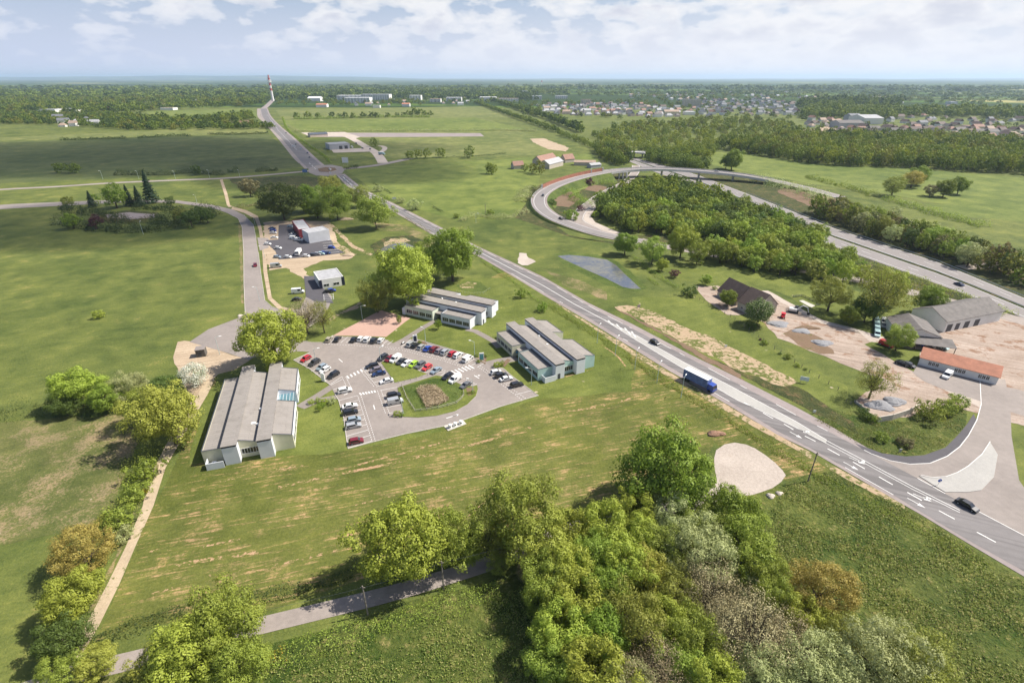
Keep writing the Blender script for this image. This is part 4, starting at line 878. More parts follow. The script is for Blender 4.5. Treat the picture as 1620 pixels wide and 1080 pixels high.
hedge('hedge', '465,208 520,209 600,208 700,208 790,207 850,208', 9, 3.4, 'willow', 'grey-green hedge behind the commercial plots', dn=1.6, size=1.2)
hedge('hedge', '465,189 520,188 600,186 680,186', 13, 6, 'green', 'tall hedge line across the fields behind the commercial plots', dn=1.1, size=1.6)
hedge('hedge', '545,268 560,266 565,263', 8, 3, 'dark', 'dark bush row at the roundabout exit', dn=3, size=.8)
hedge('hedge', '640,253 700,250 760,247 800,243', 4, 1.8, 'dark', 'low hedge behind the bright green field', dn=2, size=.8)
hedge('hedge', '728,350 750,343 780,345 805,345 835,335', 8, 3.2, 'willow', 'reedy hedge under the bright green field', dn=3, size=.7)
hedge('hedge', '590,290 606,299 620,307', 3, 1.2, 'dark', 'thin ditch hedge on the main road verge', dn=4, size=.5)
hedge('hedge', '684,327 700,336', 3, 1.4, 'dark', 'short ditch hedge on the bright field corner', dn=4, size=.5)
hedge('hedge', '822,320 832,305 842,296', 16, 3, 'willow', 'scrub outside the loop ramp on the left', dn=1.6, size=.9)
hedge('hedge', '900,305 915,318 930,328', 16, 4.5, 'green', 'scrub inside the loop ramp', dn=2.2, size=.8)
hedge('hedge', '930,292 950,290 975,292', 14, 3.5, 'mid', 'scrub on the bank inside the loop under the deck', dn=2.2, size=.8)
hedge('hedge', '1190,284 1230,296 1270,306 1310,322', 20, 6, 'willow', 'grey-green scrub between the motorway and the ramp', dn=1.5, size=1.)
hedge('hedge', '1275,280 1310,290 1350,300 1385,312', 10, 4, 'green', 'hedge under the bright east field', dn=1.6, size=1.)
hedge('hedge', '1400,315 1450,330 1500,345 1560,360', 12, 4, 'mid', 'hedge on the right end of the east field', dn=1.6, size=1.)
hedge('hedge', '1370,420 1420,434 1470,452 1530,474 1600,500', 9, 2.6, 'olive', 'scrub strip between slip road and motorway', dn=2.5, size=.7)
hedge('hedge', '1290,405 1330,412 1370,420', 14, 4.5, 'green', 'bushes below the motorway left of the strip', dn=2, size=.8)
# reeds in the rain basin
P_ = np.array([[*(at(R.uniform(659, 711), R.uniform(613, 647)))[:2], R.uniform(.2, 1.6)] for _ in range(9000)])
poly = [(659,620),(667,614),(678,612.5),(690,614),(697,619),(703,627),(711,634),(703,639),(695,642),(684,645),(675,648),(671,641),(667,633)]
def inside(x, y, pl):
    c = False; j = len(pl)-1
    for i in range(len(pl)):
        if (pl[i][1] > y) != (pl[j][1] > y) and x < (pl[j][0]-pl[i][0])*(y-pl[i][1])/(pl[j][1]-pl[i][1])+pl[i][0]: c = not c
        j = i
    return c
P_ = np.array([p for p in P_ if inside(*pix((p[0], p[1], 0)), poly)])
V, F = leaf_quads(P_, np.tile([0.3, -.6, .15], (len(P_), 1)), .55, .35, 4.); o = bpy.data.objects.new('reed_bed', mesh_np('reed_bed', V, F, [L['reed']])); C.objects.link(o)
tag(o, 'patch of dry brown reeds inside the fenced rain basin', 'reeds', kind='stuff')

# rough grass standing in the near fields
def tufts(name, poly, n, size, mat, label, hgt=.35):
    pl = [tuple(map(float, a.split(','))) for a in poly.split()]; W = [at(*p) for p in pl]; wp = [(p.x, p.y) for p in W]
    x0, x1 = min(p.x for p in W), max(p.x for p in W); y0, y1 = min(p.y for p in W), max(p.y for p in W)
    q = rng.uniform((x0, y0), (x1, y1), (n, 2)); f = np.sin(q[:, 0]*.35+1.3*np.sin(q[:, 1]*.21))+np.sin(q[:, 1]*.5+1.7*np.sin(q[:, 0]*.17))+rng.normal(0, .8, n)
    keep = np.array([f[i] > -.2 and inside(q[i][0], q[i][1], wp) for i in range(n)]); q = q[keep]; m = len(q)
    q = np.repeat(q, 4, 0)+rng.normal(0, .28, (m*4, 2)); P3 = np.column_stack([q, rng.uniform(.02, hgt, len(q))+.05])
    Nn = np.column_stack([rng.normal(-.2, .7, len(q)), rng.normal(-.3, .7, len(q)), np.full(len(q), .75)])
    V, F = leaf_quads(P3, Nn, size, .2, 2.2); o = bpy.data.objects.new(name, mesh_np(name, V, F, [mat])); C.objects.link(o); tag(o, label, 'grass', kind='stuff')
def inside(x, y, pl):
    c = False; j = len(pl)-1
    for i in range(len(pl)):
        if (pl[i][1] > y) != (pl[j][1] > y) and x < (pl[j][0]-pl[i][0])*(y-pl[i][1])/(pl[j][1]-pl[i][1])+pl[i][0]: c = not c
        j = i
    return c
L['tuft'] = leafy('tall_grass_blades', (.085, .130, .022), (.235, .255, .060), .4, (.42, .34, .17))
tufts('tall_grass', '1240,770 1320,750 1420,800 1530,866 1640,935 1640,1120 1180,1120 1200,850', 26000, .42, L['tuft'], 'uneven tall grass of the rough field at the lower right')
tufts('tall_grass', '60,1110 300,1050 560,1020 830,930 960,1120', 12000, .38, L['tuft'], 'tall grass of the meadow south of the lane')
tufts('tall_grass', '860,485 935,530 1040,600 1150,668 1270,742 1400,815 1530,895 1530,875 1400,798 1270,722 1150,650 1040,585 935,515', 9000, .32, L['tuft'], 'tall grass in the ditch along the main road')
tufts('tall_grass', '1290,665 1340,650 1430,668 1530,650 1528,670 1495,706 1433,720 1395,716 1355,700', 5000, .32, L['tuft'], 'tall grass on the junction verge')
# ------------------------------------------------------------------ offices
def felt_mat():
    m, nt, b, o = base_mat('grey_roof_felt'); t = nt.nodes.new('ShaderNodeTexCoord'); v = t.outputs['Object']
    bk = N(nt, 'ShaderNodeTexBrick', i_Scale=1.); bk.inputs['Color1'].default_value = (.225, .205, .188, 1); bk.inputs['Color2'].default_value = (.250, .228, .208, 1); bk.inputs['Mortar'].default_value = (.15, .135, .125, 1)
    bk.inputs['Mortar Size'].default_value = .035; bk.inputs['Brick Width'].default_value = 6.; bk.inputs['Row Height'].default_value = 1.; nt.links.new(v, bk.inputs['Vector'])
    st = noise(nt, v, .35, 6., .7, .4); f = noise(nt, v, 2.5, 4., .7)
    c = mixc(nt, ramp(nt, st, [(.48, 0.), (.66, .45)]), bk.outputs[0], (.13, .115, .10)); c = mixc(nt, math_(nt, 'MULTIPLY', f, .25), c, (.31, .28, .25))
    nt.links.new(c, b.inputs['Base Color']); b.inputs['Roughness'].default_value = .88; return m
M['roofgrey'] = felt_mat(); M['wallwhite'] = simple('white_cladding', (.66, .68, .72), .5, .04, .6)
M['wallcream'] = simple('cream_cladding', (.60, .58, .43), .55, .05, .6); M['wallteal'] = simple('pale_teal_cladding', (.40, .55, .52), .5, .05, .6)
M['wallgreen'] = simple('pale_green_render', (.56, .60, .49), .6, .05, .6); M['darktrim'] = simple('dark_blue_trim', (.022, .028, .048), .4, .1, 1.)
M['dark_strip'] = simple('dark_blue_grey', (.07, .075, .09), .5, .1, 1.); M['frame'] = simple('white_frames', (.72, .72, .70), .4, .04, 1.)
M['vent'] = simple('white_vents', (.78, .78, .76), .5, .05, 1.)
def glass_mat(name, col, r=.08):
    m, nt, b, o = base_mat(name); b.inputs['Base Color'].default_value = (*col, 1); b.inputs['Roughness'].default_value = r; b.inputs['Specular IOR Level'].default_value = .9
    nf = noise(nt, wpos(nt), .8, 2.); bump(nt, b, nf, .15, .05); return m
M['glass'] = glass_mat('dark_window_glass', (.018, .024, .032)); M['atrium'] = glass_mat('blue_green_glass', (.10, .20, .24), .15)
def P_(o, root): o.parent = root; return o
def bar(root, x0, x1, y0, y1, h, wall):
    mb = MB().box(x0, x1, y0, y1, -.1, h-.62); P_(mb.build('wall', M[wall]), root)
    P_(MB().box(x0+.05, x1-.05, y0+.05, y1-.05, h-.62, h-.13).build('fascia', M['darktrim']), root)
    P_(MB().box(x0-.12, x1+.12, y0-.12, y1+.12, h-.13, h).build('roof', M['roofgrey']), root)
def wing(root, x0, x1, y0, y1, h, wall, open_side=None, hl=None):
    'lower wing with a roof falling to the right: hl at its left edge, h at its right edge'
    hl = h if hl is None else hl; t = .2; sl = (h-hl)/(x1-x0)
    Z = lambda x, d=0: hl+sl*(x-x0)+d
    def pris(mb, a, b, c, d, lo, hi):
        P = [(a, c, Z(a, lo)), (b, c, Z(b, lo)), (b, d, Z(b, lo)), (a, d, Z(a, lo)), (a, c, Z(a, hi)), (b, c, Z(b, hi)), (b, d, Z(b, hi)), (a, d, Z(a, hi))]
        mb.solid(P, [(3,2,1,0),(4,5,6,7),(0,1,5,4),(1,2,6,5),(2,3,7,6),(3,0,4,7)])
    mb = MB(); P = [(x0,y0,-.1),(x1,y0,-.1),(x1,y1,-.1),(x0,y1,-.1),(x0,y0,Z(x0,-.4)),(x1,y0,Z(x1,-.4)),(x1,y1,Z(x1,-.4)),(x0,y1,Z(x0,-.4))]
    mb.solid(P, [(3,2,1,0),(4,5,6,7),(0,1,5,4),(1,2,6,5),(2,3,7,6),(3,0,4,7)])
    join = hl > h+.8; sides_ = [(x0+t, x1-t, y0, y0+t), (x0+t, x1-t, y1-t, y1)]+([] if join else [(x0, x0+t, y0, y1)])+([] if open_side == 'R' else [(x1-t, x1, y0, y1)])
    for q in sides_: pris(mb, *q, -.4, 0)
    P_(mb.build('wall', M[wall]), root)
    r = MB(); pris(r, x0+(.003 if join else t+.01), x1-(t+.01 if open_side != 'R' else .003), y0+t+.01, y1-t-.01, -.42, -.05 if join else -.28); P_(r.build('roof', M['roofgrey']), root)
    if open_side == 'R': g_ = MB(); pris(g_, x1-.62, x1-.004, y0+t+.02, y1-t-.02, -.45, .02); P_(g_.build('dark_strip', M['dark_strip']), root)  # raised dark strip along the wing roof's right edge, next to the bar
    cp = MB()
    for q in sides_: pris(cp, q[0]-.03, q[1]+.03, q[2]-.03, q[3]+.03, .003, .07)
    P_(cp.build('coping', M['dark_strip']), root)
def win(root, side, c, z0, z1, x, y0, y1, glass='glass', bars=1):
    'window on a wall: side L/R (plane x) spanning y0..y1, or F/K (plane y=x) spanning y0..y1 in x'
    s = {'L': -1, 'R': 1, 'F': -1, 'K': 1}[side]; d = .05*s
    def bx(mb, a0, a1, zz0, zz1, t0, t1):
        lo, hi = sorted((x+t0*s, x+t1*s))
        if side in 'LR': mb.box(lo, hi, a0, a1, zz0, zz1)
        else: mb.box(a0, a1, lo, hi, zz0, zz1)
    g = MB(); bx(g, y0, y1, z0, z1, -.02, .03); w_ = P_(g.build('window', M[glass]), root)
    f = MB(); e = .09
    bx(f, y0-e, y1+e, z1+.002, z1+e, -.02, .07); bx(f, y0-e, y1+e, z0-e, z0-.002, -.02, .09); bx(f, y0-e, y0-.002, z0, z1, -.02, .07); bx(f, y1+.002, y1+e, z0, z1, -.02, .07)
    for i in range(bars): q = y0+(y1-y0)*(i+1)/(bars+1); bx(f, q-.035, q+.035, z0+.002, z1-.002, .032, .06)
    P_(f.build('frame', M['frame']), w_)
def screen(root, x0, x1, y, h=2.1):
    P_(MB().box(x0, x1, y, y+.15, 0, h).build('screen_wall', M['wallwhite']), root); P_(MB().box(x0, x0+.15, y+.153, y+2.4, 0, h).build('screen_wall', M['wallwhite']), root)
def vents(root, pts, z):
    for x, y, s in pts: P_(MB().box(x-s, x+s, y-s*.8, y+s*.8, z-.1, z+.5).build('roof_vent', M['vent'], bevel=.05), root)
def office(ox, oy, ang, label):
    return empty('office_building', (ox, oy, 0), math.radians(ang-90), label, 'office building', None)
o1 = office(-74.4, 105.6, 108, 'longest office, grey strip roofs and glass entrance on its right, beside the dirt track')
bar(o1, 0, 3.6, 0, 43.4, 6.0, 'wallwhite'); bar(o1, 8.4, 11.9, 0, 43.2, 6.0, 'wallwhite')
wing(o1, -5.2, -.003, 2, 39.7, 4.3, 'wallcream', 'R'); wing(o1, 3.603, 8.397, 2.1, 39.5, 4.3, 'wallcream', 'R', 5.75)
wing(o1, 11.903, 16.8, 2.2, 19.4, 4.4, 'wallcream', 'L', 5.75); wing(o1, 11.903, 16.8, 25.2, 39.7, 4.4, 'wallwhite', 'L', 5.75)
P_(MB().box(11.91, 16.2, 19.41, 25.19, 0, 4.).build('glass_entrance', M['atrium']), o1)
gb = MB()
for i in range(5): gb.box(12.2+i*.95, 12.27+i*.95, 19.42, 25.18, 4.005, 4.06)
P_(gb.build('glazing_bar', M['frame']), o1)
win(o1, 'F', 0, 1.3, 2.9, 2.1, 3.9, 8.1, bars=5)
for y in (3.2, 7.0, 10.8, 14.6): win(o1, 'R', 0, 1.0, 2.6, 16.8, y, y+3., bars=2)
for y in (26.2, 30.4, 34.8): win(o1, 'R', 0, 1.0, 2.6, 16.8, y, y+3.2, bars=2)
for y in (4, 12, 20, 28, 34): win(o1, 'L', 0, 1.1, 2.5, -5.2, y, y+3, bars=2)
P_(MB().box(16.803, 17.0, 2.4, 19.2, 3.1, 4.2).build('sunshade', M['wallwhite']), o1)
screen(o1, -4.3, -.15, -.75); P_(MB().box(-.1, .003, .2, .4, 0, 2).build('screen_wall', M['wallwhite']), o1)
vents(o1, [(5.2, 9.5, .35), (6.4, 10.3, .55), (7.6, 9.7, .35), (7.7, 17.4, .4)], 4.6)
P_(MB().box(-3.2, -2.2, .5, 1.2, 0, 1.3).build('cabinet', M['vent'], bevel=.04), o1)
def office2(o, cols, r1, r2, l1, l2, mid, L_):
    cl1, cl2, cr1, cr2, cmid = cols
    bar(o, 0, 3.5, 0, L_, 5.9, 'wallwhite'); bar(o, 8.2, 11.6, -.2, L_, 5.9, 'wallwhite')
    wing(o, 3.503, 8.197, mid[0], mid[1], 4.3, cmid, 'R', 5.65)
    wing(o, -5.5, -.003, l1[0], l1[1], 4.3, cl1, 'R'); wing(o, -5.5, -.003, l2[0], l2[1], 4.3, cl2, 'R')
    wing(o, 11.603, 16.8, r1[0], r1[1], 4.4, cr1, 'L', 5.65); wing(o, 11.603, 16.8, r2[0], r2[1], 4.4, cr2, 'L', 5.65)
    for (a, b, n) in ((l1[0], l1[1], 4), (l2[0], l2[1], 4)):
        st = (b-a-.8)/n
        for i in range(n): win(o, 'L', 0, 1.15, 2.75, -5.5, a+.5+i*st, a+.5+i*st+st-.5, bars=2)
    for (a, b) in (r1, r2):
        for i in range(3): win(o, 'R', 0, 1.15, 2.6, 16.8, a+1+i*4.1, a+4+i*4.1, bars=2)
    win(o, 'F', 0, 1.2, 2.9, mid[0], 3.9, 7.9, bars=4)
    P_(MB().box(-3.8, -.01, l2[1]+.003, l1[0]-.003, 2.7, 2.95).build('entrance_canopy', M['roofgrey']), o)
    P_(MB().box(-.9, -.01, l2[1]+.2, l1[0]-.2, 0, 2.68).build('entrance_door', M['glass']), o)
    P_(MB().box(.9, 1.9, -.03, .05, 0, 2.1).build('door', M['dark_strip']), o)
    vents(o, [(5.8, L_*.42, .35), (6.6, L_*.62, .3)], 4.7)
oB = office(14.45, 148.4, 117.2, 'office with a pale teal front wing facing the car park and the main road')
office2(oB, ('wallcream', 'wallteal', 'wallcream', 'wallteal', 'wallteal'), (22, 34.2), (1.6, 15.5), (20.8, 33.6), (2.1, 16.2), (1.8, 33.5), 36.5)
screen(oB, -4.2, -.15, -.4); P_(MB().box(-4., -2.2, 20.6, 20.79, 1.2, 2.1).build('wall_sign', simple('blue_sign_face', (.20, .42, .60), .5)), oB)
oA = office(-12.3, 191.3, 152.9, 'white office with stepped roofs behind the pink gravel court and footpath')
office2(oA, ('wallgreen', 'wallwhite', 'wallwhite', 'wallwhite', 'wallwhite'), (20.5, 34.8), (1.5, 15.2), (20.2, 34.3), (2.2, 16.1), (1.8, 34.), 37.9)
P_(MB().box(-5.9, -4., 34.303, 35.6, 0, 2.9).build('porch', M['wallwhite']), oA)
# ------------------------------------------------------------------ other buildings
def frame_px(A, B, D=None, dep=None, za=0):
    a = at(*A, za); b = at(*B, za); u = (b-a); Lx = u.length; u.normalize(); v = Vector((-u.y, u.x, 0))
    if D is not None: dep = (at(*D, za)-a).dot(v)
    return a, math.atan2(u.y, u.x), Lx, dep
def roofmat(name, col, var=.14):
    m, nt, b, o = base_mat(name); t = nt.nodes.new('ShaderNodeTexCoord'); v = t.outputs['Object']
    wv = N(nt, 'ShaderNodeTexWave', wave_type='BANDS', bands_direction='X', i_Scale=1.1, i_Distortion=.6); nt.links.new(v, wv.inputs['Vector'])
    n = noise(nt, v, .5, 6., .65)
    c = ramp(nt, n, [(.3, tuple(x*(1-var*1.5) for x in col)), (.7, tuple(x*(1+var*1.5) for x in col))])
    c = mixc(nt, math_(nt, 'MULTIPLY', wv.outputs[1], .22), c, tuple(x*.6 for x in col)); nt.links.new(c, b.inputs['Base Color']); b.inputs['Roughness'].default_value = .8
    return m
RM = dict(orange=roofmat('orange_tiles', (.42, .175, .105)), brown=roofmat('dark_brown_tiles', (.105, .072, .060)), grey=roofmat('grey_corrugated_sheets', (.125, .112, .105), .22), slate=roofmat('grey_slate', (.16, .165, .18)), tan=roofmat('tan_tiles', (.34, .25, .19)), rust=roofmat('weathered_red_tiles', (.27, .15, .11)), blue=roofmat('blue_grey_metal', (.07, .085, .11)), white=roofmat('white_roof_sheets', (.70, .70, .70)), light=roofmat('light_grey_sheets', (.36, .36, .37)), felt=M['roofgrey'])
WM = dict(white=simple('white_render', (.70, .69, .66), .8, .05, .4), cream=simple('cream_render', (.62, .55, .43), .8, .06, .4), stone=simple('rubble_stone', (.46, .41, .35), .9, .14, 1.2), grey=simple('grey_cladding', (.36, .37, .39), .6, .06, .4), red=simple('dark_red_cladding', (.22, .035, .045), .5, .06, .4), pale=simple('pale_grey_cladding', (.50, .51, .54), .5, .05, .4), pink=simple('pinkish_render', (.60, .48, .42), .8, .06, .4))
M['door'] = simple('dark_grey_door', (.055, .06, .07), .5, .1, 1.)
def gable(name, label, cat, fr, h, rh, wall, roof, ridge='x', over=.35, wins=(), doors=(), chimney=None, group=None):
    'fr = (origin, angle, length along the front, depth); ridge x = parallel to the front'
    a, ang, Lx, Ly = fr; root = empty(name, a, ang, label, cat, group)
    mb = MB()
    if ridge == 'x':
        prof = [(0, 0, -.1), (0, 0, h), (0, Ly/2, rh), (0, Ly, h), (0, Ly, -.1)]; n = 5
        p1 = [(Lx, y, z) for _, y, z in prof]; mb.solid(prof+p1, [tuple(range(5)), tuple(reversed(range(5, 10)))]+[(i, i+5, (i+1) % 5+5, (i+1) % 5) for i in (0, 3)])
        e = over; s = (rh-h)/(Ly/2); t = .16; rb = MB()
        y0, z0 = -e, h-s*e
        for sg in (0, 1):
            Y = (lambda y: y) if not sg else (lambda y: Ly-y)
            pts = [(-e, Y(y0), z0+.03), (Lx+e, Y(y0), z0+.03), (Lx+e, Y(Ly/2), rh+.03), (-e, Y(Ly/2), rh+.03)]
            top = [(x, y, z+t) for x, y, z in pts]; rb.solid(pts+top, [(0, 1, 2, 3), (7, 6, 5, 4), (0, 4, 5, 1), (1, 5, 6, 2), (0, 3, 7, 4)] if not sg else [(3, 2, 1, 0), (4, 5, 6, 7), (1, 5, 4, 0), (2, 6, 5, 1), (4, 7, 3, 0)])
    else:
        prof = [(0, 0, -.1), (0, 0, h), (Lx/2, 0, rh), (Lx, 0, h), (Lx, 0, -.1)]; p1 = [(x, Ly, z) for x, _, z in prof]
        mb.solid(prof+p1, [tuple(reversed(range(5))), tuple(range(5, 10))]+[((i+1) % 5, (i+1) % 5+5, i+5, i) for i in (0, 3)])
        e = over; s = (rh-h)/(Lx/2); t = .16; rb = MB()
        for sg in (0, 1):
            X = (lambda x: x) if not sg else (lambda x: Lx-x)
            pts = [(X(-e), -e, h-s*e+.03), (X(-e), Ly+e, h-s*e+.03), (X(Lx/2), Ly+e, rh+.03), (X(Lx/2), -e, rh+.03)]
            top = [(x, y, z+t) for x, y, z in pts]; rb.solid(pts+top, [(3, 2, 1, 0), (4, 5, 6, 7), (1, 5, 4, 0), (2, 6, 5, 1), (4, 7, 3, 0)] if not sg else [(0, 1, 2, 3), (7, 6, 5, 4), (0, 4, 5, 1), (1, 5, 6, 2), (0, 3, 7, 4)])
    P_(mb.build('wall', WM[wall]), root); r = P_(rb.build('roof', RM[roof]), root)
    for side, p0, p1_, z0, z1 in wins:
        x = {'F': 0, 'K': Ly, 'L': 0, 'R': Lx}[side]; win(root, side, 0, z0, z1, x, p0, p1_, bars=1)
    for side, p0, p1_, z1 in doors:
        d = MB(); 
        if side == 'F': d.box(p0, p1_, -.05, .02, 0, z1)
        elif side == 'R': d.box(Lx-.02, Lx+.05, p0, p1_, 0, z1)
        else: d.box(-.05, .02, p0, p1_, 0, z1)
        P_(d.build('door', M['door']), root)
    if chimney:
        cx_, cy_ = chimney; P_(MB().box(cx_-.4, cx_+.4, cy_-.35, cy_+.35, h, rh+.9).build('chimney', WM['stone']), r)
    return root
def flat(name, label, cat, fr, h, wall, roof='felt', wins=(), doors=(), group=None):
    a, ang, Lx, Ly = fr; root = empty(name, a, ang, label, cat, group); t = .25
    mb = MB().box(0, Lx, 0, Ly, -.1, h-.4)
    for q in ((0, t, 0, Ly), (Lx-t, Lx, 0, Ly), (t, Lx-t, 0, t), (t, Lx-t, Ly-t, Ly)): mb.box(*q, h-.4, h)
    P_(mb.build('wall', WM[wall]), root); P_(MB().box(t+.01, Lx-t-.01, t+.01, Ly-t-.01, h-.42, h-.22).build('roof', RM[roof]), root)
    for side, p0, p1_, z0, z1 in wins:
        x = {'F': 0, 'K': Ly, 'L': 0, 'R': Lx}[side]; win(root, side, 0, z0, z1, x, p0, p1_, bars=1)
    for side, p0, p1_, z1 in doors:
        d = MB(); d.box(p0, p1_, -.05, .02, 0, z1) if side == 'F' else d.box(-.05, .02, p0, p1_, 0, z1); P_(d.build('door', M['door']), root)
    return root
wh = flat('office_house', 'small white flat-roofed building with dark corners above the car park', 'building', frame_px((507, 457.5), (545, 451), dep=14), 4.6, 'white', 'light', [('F', 1.8, 4.2, .9, 2.1), ('F', 6.3, 9., .9, 2.1), ('L', 3, 6, .9, 2.1)])
P_(MB().box(-.04, 1.2, -.04, .0, 0, 4.4).build('dark_corner', M['darktrim']), wh); P_(MB().box(-.045, -.003, .0, 2., 0, 4.4).build('dark_corner', M['darktrim']), wh)
P_(MB().box(10.3, 11.7, -.04, .0, 0, 4.4).build('dark_corner', M['darktrim']), wh)
b1 = flat('workshop', 'grey flat-roofed workshop with a dark red front on the crowded upper car park', 'building', frame_px((474.5, 377), (494, 374.5), dep=26), 5.6, 'red', 'light', [], [('F', 2, 5, 3)])
b2 = flat('workshop', 'pale grey block standing proud of the red fronted workshop', 'building', frame_px((490, 385.5), (523, 379.5), dep=10.5), 6.6, 'pale', 'light')
g1 = gable('barn', 'long stone barn with dark brown roof, left half behind the small green tree', 'barn', frame_px((1134, 468), (1164, 484), dep=11), 2.8, 8.2, 'stone', 'brown', doors=[('F', 3, 5, 2.2)])
g2 = gable('barn', 'taller right half of the stone barn, pale gable beside the flowering chestnut', 'barn', frame_px((1165.5, 489), (1193, 502), dep=12.5), 3.9, 9.2, 'stone', 'brown', wins=[('F', 2, 3, 1.2, 2.2)])
sh = gable('shed', 'dark-roofed white gabled shed behind the round green tree, cars under its lean-to', 'shed', frame_px((1417, 541), (1483, 549), D=(1411, 517)), 4., 6.4, 'white', 'grey', 'y')
lt = MB(); lt.solid([(0, -5.5, 2.5), (17, -5.5, 2.5), (17, -.003, 3.6), (0, -.003, 3.6), (0, -5.5, 2.65), (17, -5.5, 2.65), (17, -.003, 3.75), (0, -.003, 3.75)], [(3, 2, 1, 0), (4, 5, 6, 7), (0, 1, 5, 4), (1, 2, 6, 5), (3, 0, 4, 7)]); P_(lt.build('lean_to_roof', RM['grey']), sh)
for x in (.2, 4.3, 8.5, 12.7, 16.7): P_(MB().box(x-.1, x+.1, -5.4, -5.2, 0, 2.48).build('post', M['bark']), sh)
hl = gable('hall', 'big white hall with weathered grey roof and dark roller doors at the right edge', 'hall', frame_px((1492, 526), (1580, 508), D=(1456, 501)), 4.6, 8., 'white', 'grey', doors=[('F', 1., 4., 3.2), ('F', 6, 8.4, 3.), ('F', 11, 14, 3.), ('F', 17, 20, 3.)])
wk = gable('workshop', 'long white workshop with orange tiled roof behind the parked white van', 'workshop', frame_px((1452, 577), (1575, 609), dep=8.5), 3., 5.2, 'white', 'orange', wins=[('F', 2.6+k+j*1.0, 3.4+k+j*1.0, 1.1, 2.3) for k in (0, 7.2, 13.5) for j in range(3)])
# commercial plot in the distance
cg = flat('warehouse', 'grey warehouse with two dark roller doors beside the far roundabout', 'warehouse', frame_px((522, 237.5), (554, 235.5), dep=24), 7.5, 'grey', 'light', [], [('F', 13, 17.5, 4.6), ('F', 20.5, 25, 4.6)])
gable('warehouse', 'low dark blue roofed shed behind the grey warehouse', 'warehouse', frame_px((491, 217.5), (519, 216), dep=16), 4.2, 6.5, 'pink', 'blue')
# farm beside the ramp
gable('farmhouse', 'farm barn with pale grey roof beside the noise barrier', 'barn', frame_px((869, 268), (891, 262), dep=13), 5., 9, 'stone', 'light')
gable('farmhouse', 'stone farmhouse with red-brown roof behind the pale roofed barn', 'farmhouse', frame_px((855, 261), (880, 255), dep=11), 4.5, 9, 'stone', 'rust', chimney=(3, 5))
gable('farmhouse', 'small square farmhouse with steep red roof right of the barn', 'farmhouse', frame_px((894, 258), (909, 256.5), dep=10), 4., 9., 'stone', 'rust')
gable('shed', 'long low open shed with tan roof on the farm', 'shed', frame_px((908, 262), (942, 262.5), dep=9), 3.6, 5.4, 'stone', 'tan')
gable('shed', 'small blue-grey shed at the right end of the farm', 'shed', frame_px((935, 266.5), (951, 265), dep=8), 3.2, 5., 'grey', 'light')
gable('cottage', 'lone red-roofed cottage left of the farm trees', 'cottage', frame_px((813, 268), (829, 267), dep=9), 3.8, 7.8, 'stone', 'rust')
# wooden hut on the gravel
fr = frame_px((311.5, 566), (326, 564), D=(304, 558))
ht = empty('hut', fr[0], fr[1], 'dark wooden utility hut alone on the pale gravel turning area', 'hut'); M['hutwood'] = simple('weathered_boards', (.115, .105, .09), .9, .2, 3.)
P_(MB().box(0, fr[2], 0, 3.2, 0, 2.9).build('wall', M['hutwood'], bevel=.03), ht); P_(MB().box(-.15, fr[2]+.15, -.15, 3.35, 2.905, 3.05).build('roof', simple('hut_roof', (.23, .20, .185), .8)), ht); P_(MB().box(.6, 1.7, -.05, .02, .1, 2.1).build('door', M['door']), ht)

# ------------------------------------------------------------------ street furniture
def base_rot(p, q): a, b = at(*p), at(*q); return math.atan2(b.y-a.y, b.x-a.x)
M['pole'] = simple('pale_green_pole', (.42, .50, .48), .5, .06, 2.); M['woodpole'] = simple('wooden_pole', (.20, .175, .15), .9, .15, 3.)
def lamp(px, py, h, arm, rz, label, group=None):
    p = at(px, py); root = empty('street_lamp', p, rz, label, 'street lamp', group)
    P_(MB().tube([(0, 0, 0), (0, 0, h*.5), (0, 0, h)], [.11, .085, .06], 8).build('pole', M['pole']), root)
    P_(MB().tube([(0, 0, h-.15), (arm*.5, 0, h+.15), (arm, 0, h+.25)], .05, 6).build('arm', M['pole']), root)
    hd = MB(); hd.box(arm-.1, arm+.75, -.17, .17, h+.14, h+.33); P_(hd.build('lamp_head', M['vent'], bevel=.05), root)
for i, (x, y) in enumerate(((944.5, 543), (973, 563), (1004, 584), (1039, 606), (1077, 629))):
    lamp(x, y, 7.3, 1.6, base_rot((944, 543), (1077, 629))-PI/2*0+PI*.5*(0)+PI*.66, 'slim roadside lamp behind the low hedge, %s from the offices' % ('first', 'second', 'third', 'fourth', 'fifth')[i], 'lamps along the main road')
for x, y, h, rz, lb in ((751, 564.5, 6.2, PI*.9, 'car park lamp beside the white van row'), (840.5, 609, 6.2, PI*.95, 'car park lamp on the grass right of the black car'), (573.5, 505, 6, 0, 'lamp behind the pink gravel court'), (673.5, 542, 6, PI*.8, 'lamp near the signboard by the footpath'), (748, 622, 5, PI*.9, 'lamp in the bark bed at the tip of the pond island'), (602.6, 572, 5.5, PI*.3, 'lamp at the left tip of the grass island'), (348, 561, 7, .4, 'lamp on the gravel turning area beside the hut'), (638, 658, 5, PI*.6, 'lamp at the lower left tip of the pond island'), (411, 476, 6.5, PI, 'lamp on the footway near the junction of the service road'), (419, 408, 6.5, PI, 'lamp on the footway above the building site'), (404, 357, 6.5, PI, 'lamp on the bend of the service road'), (312, 322, 6.5, PI*.9, 'lamp on the service road beyond the shrubbery'), (227, 371, 8, PI*.6, 'tall lamp in the meadow below the dark shrubbery'), (753, 353, 6.5, 0, 'white pole lamp on the roadside below the bright field'), (500, 574, 5.5, .3, 'lamp between the dark red car and the dark grey car')):
    lamp(x, y, h, 1.3, rz, lb)
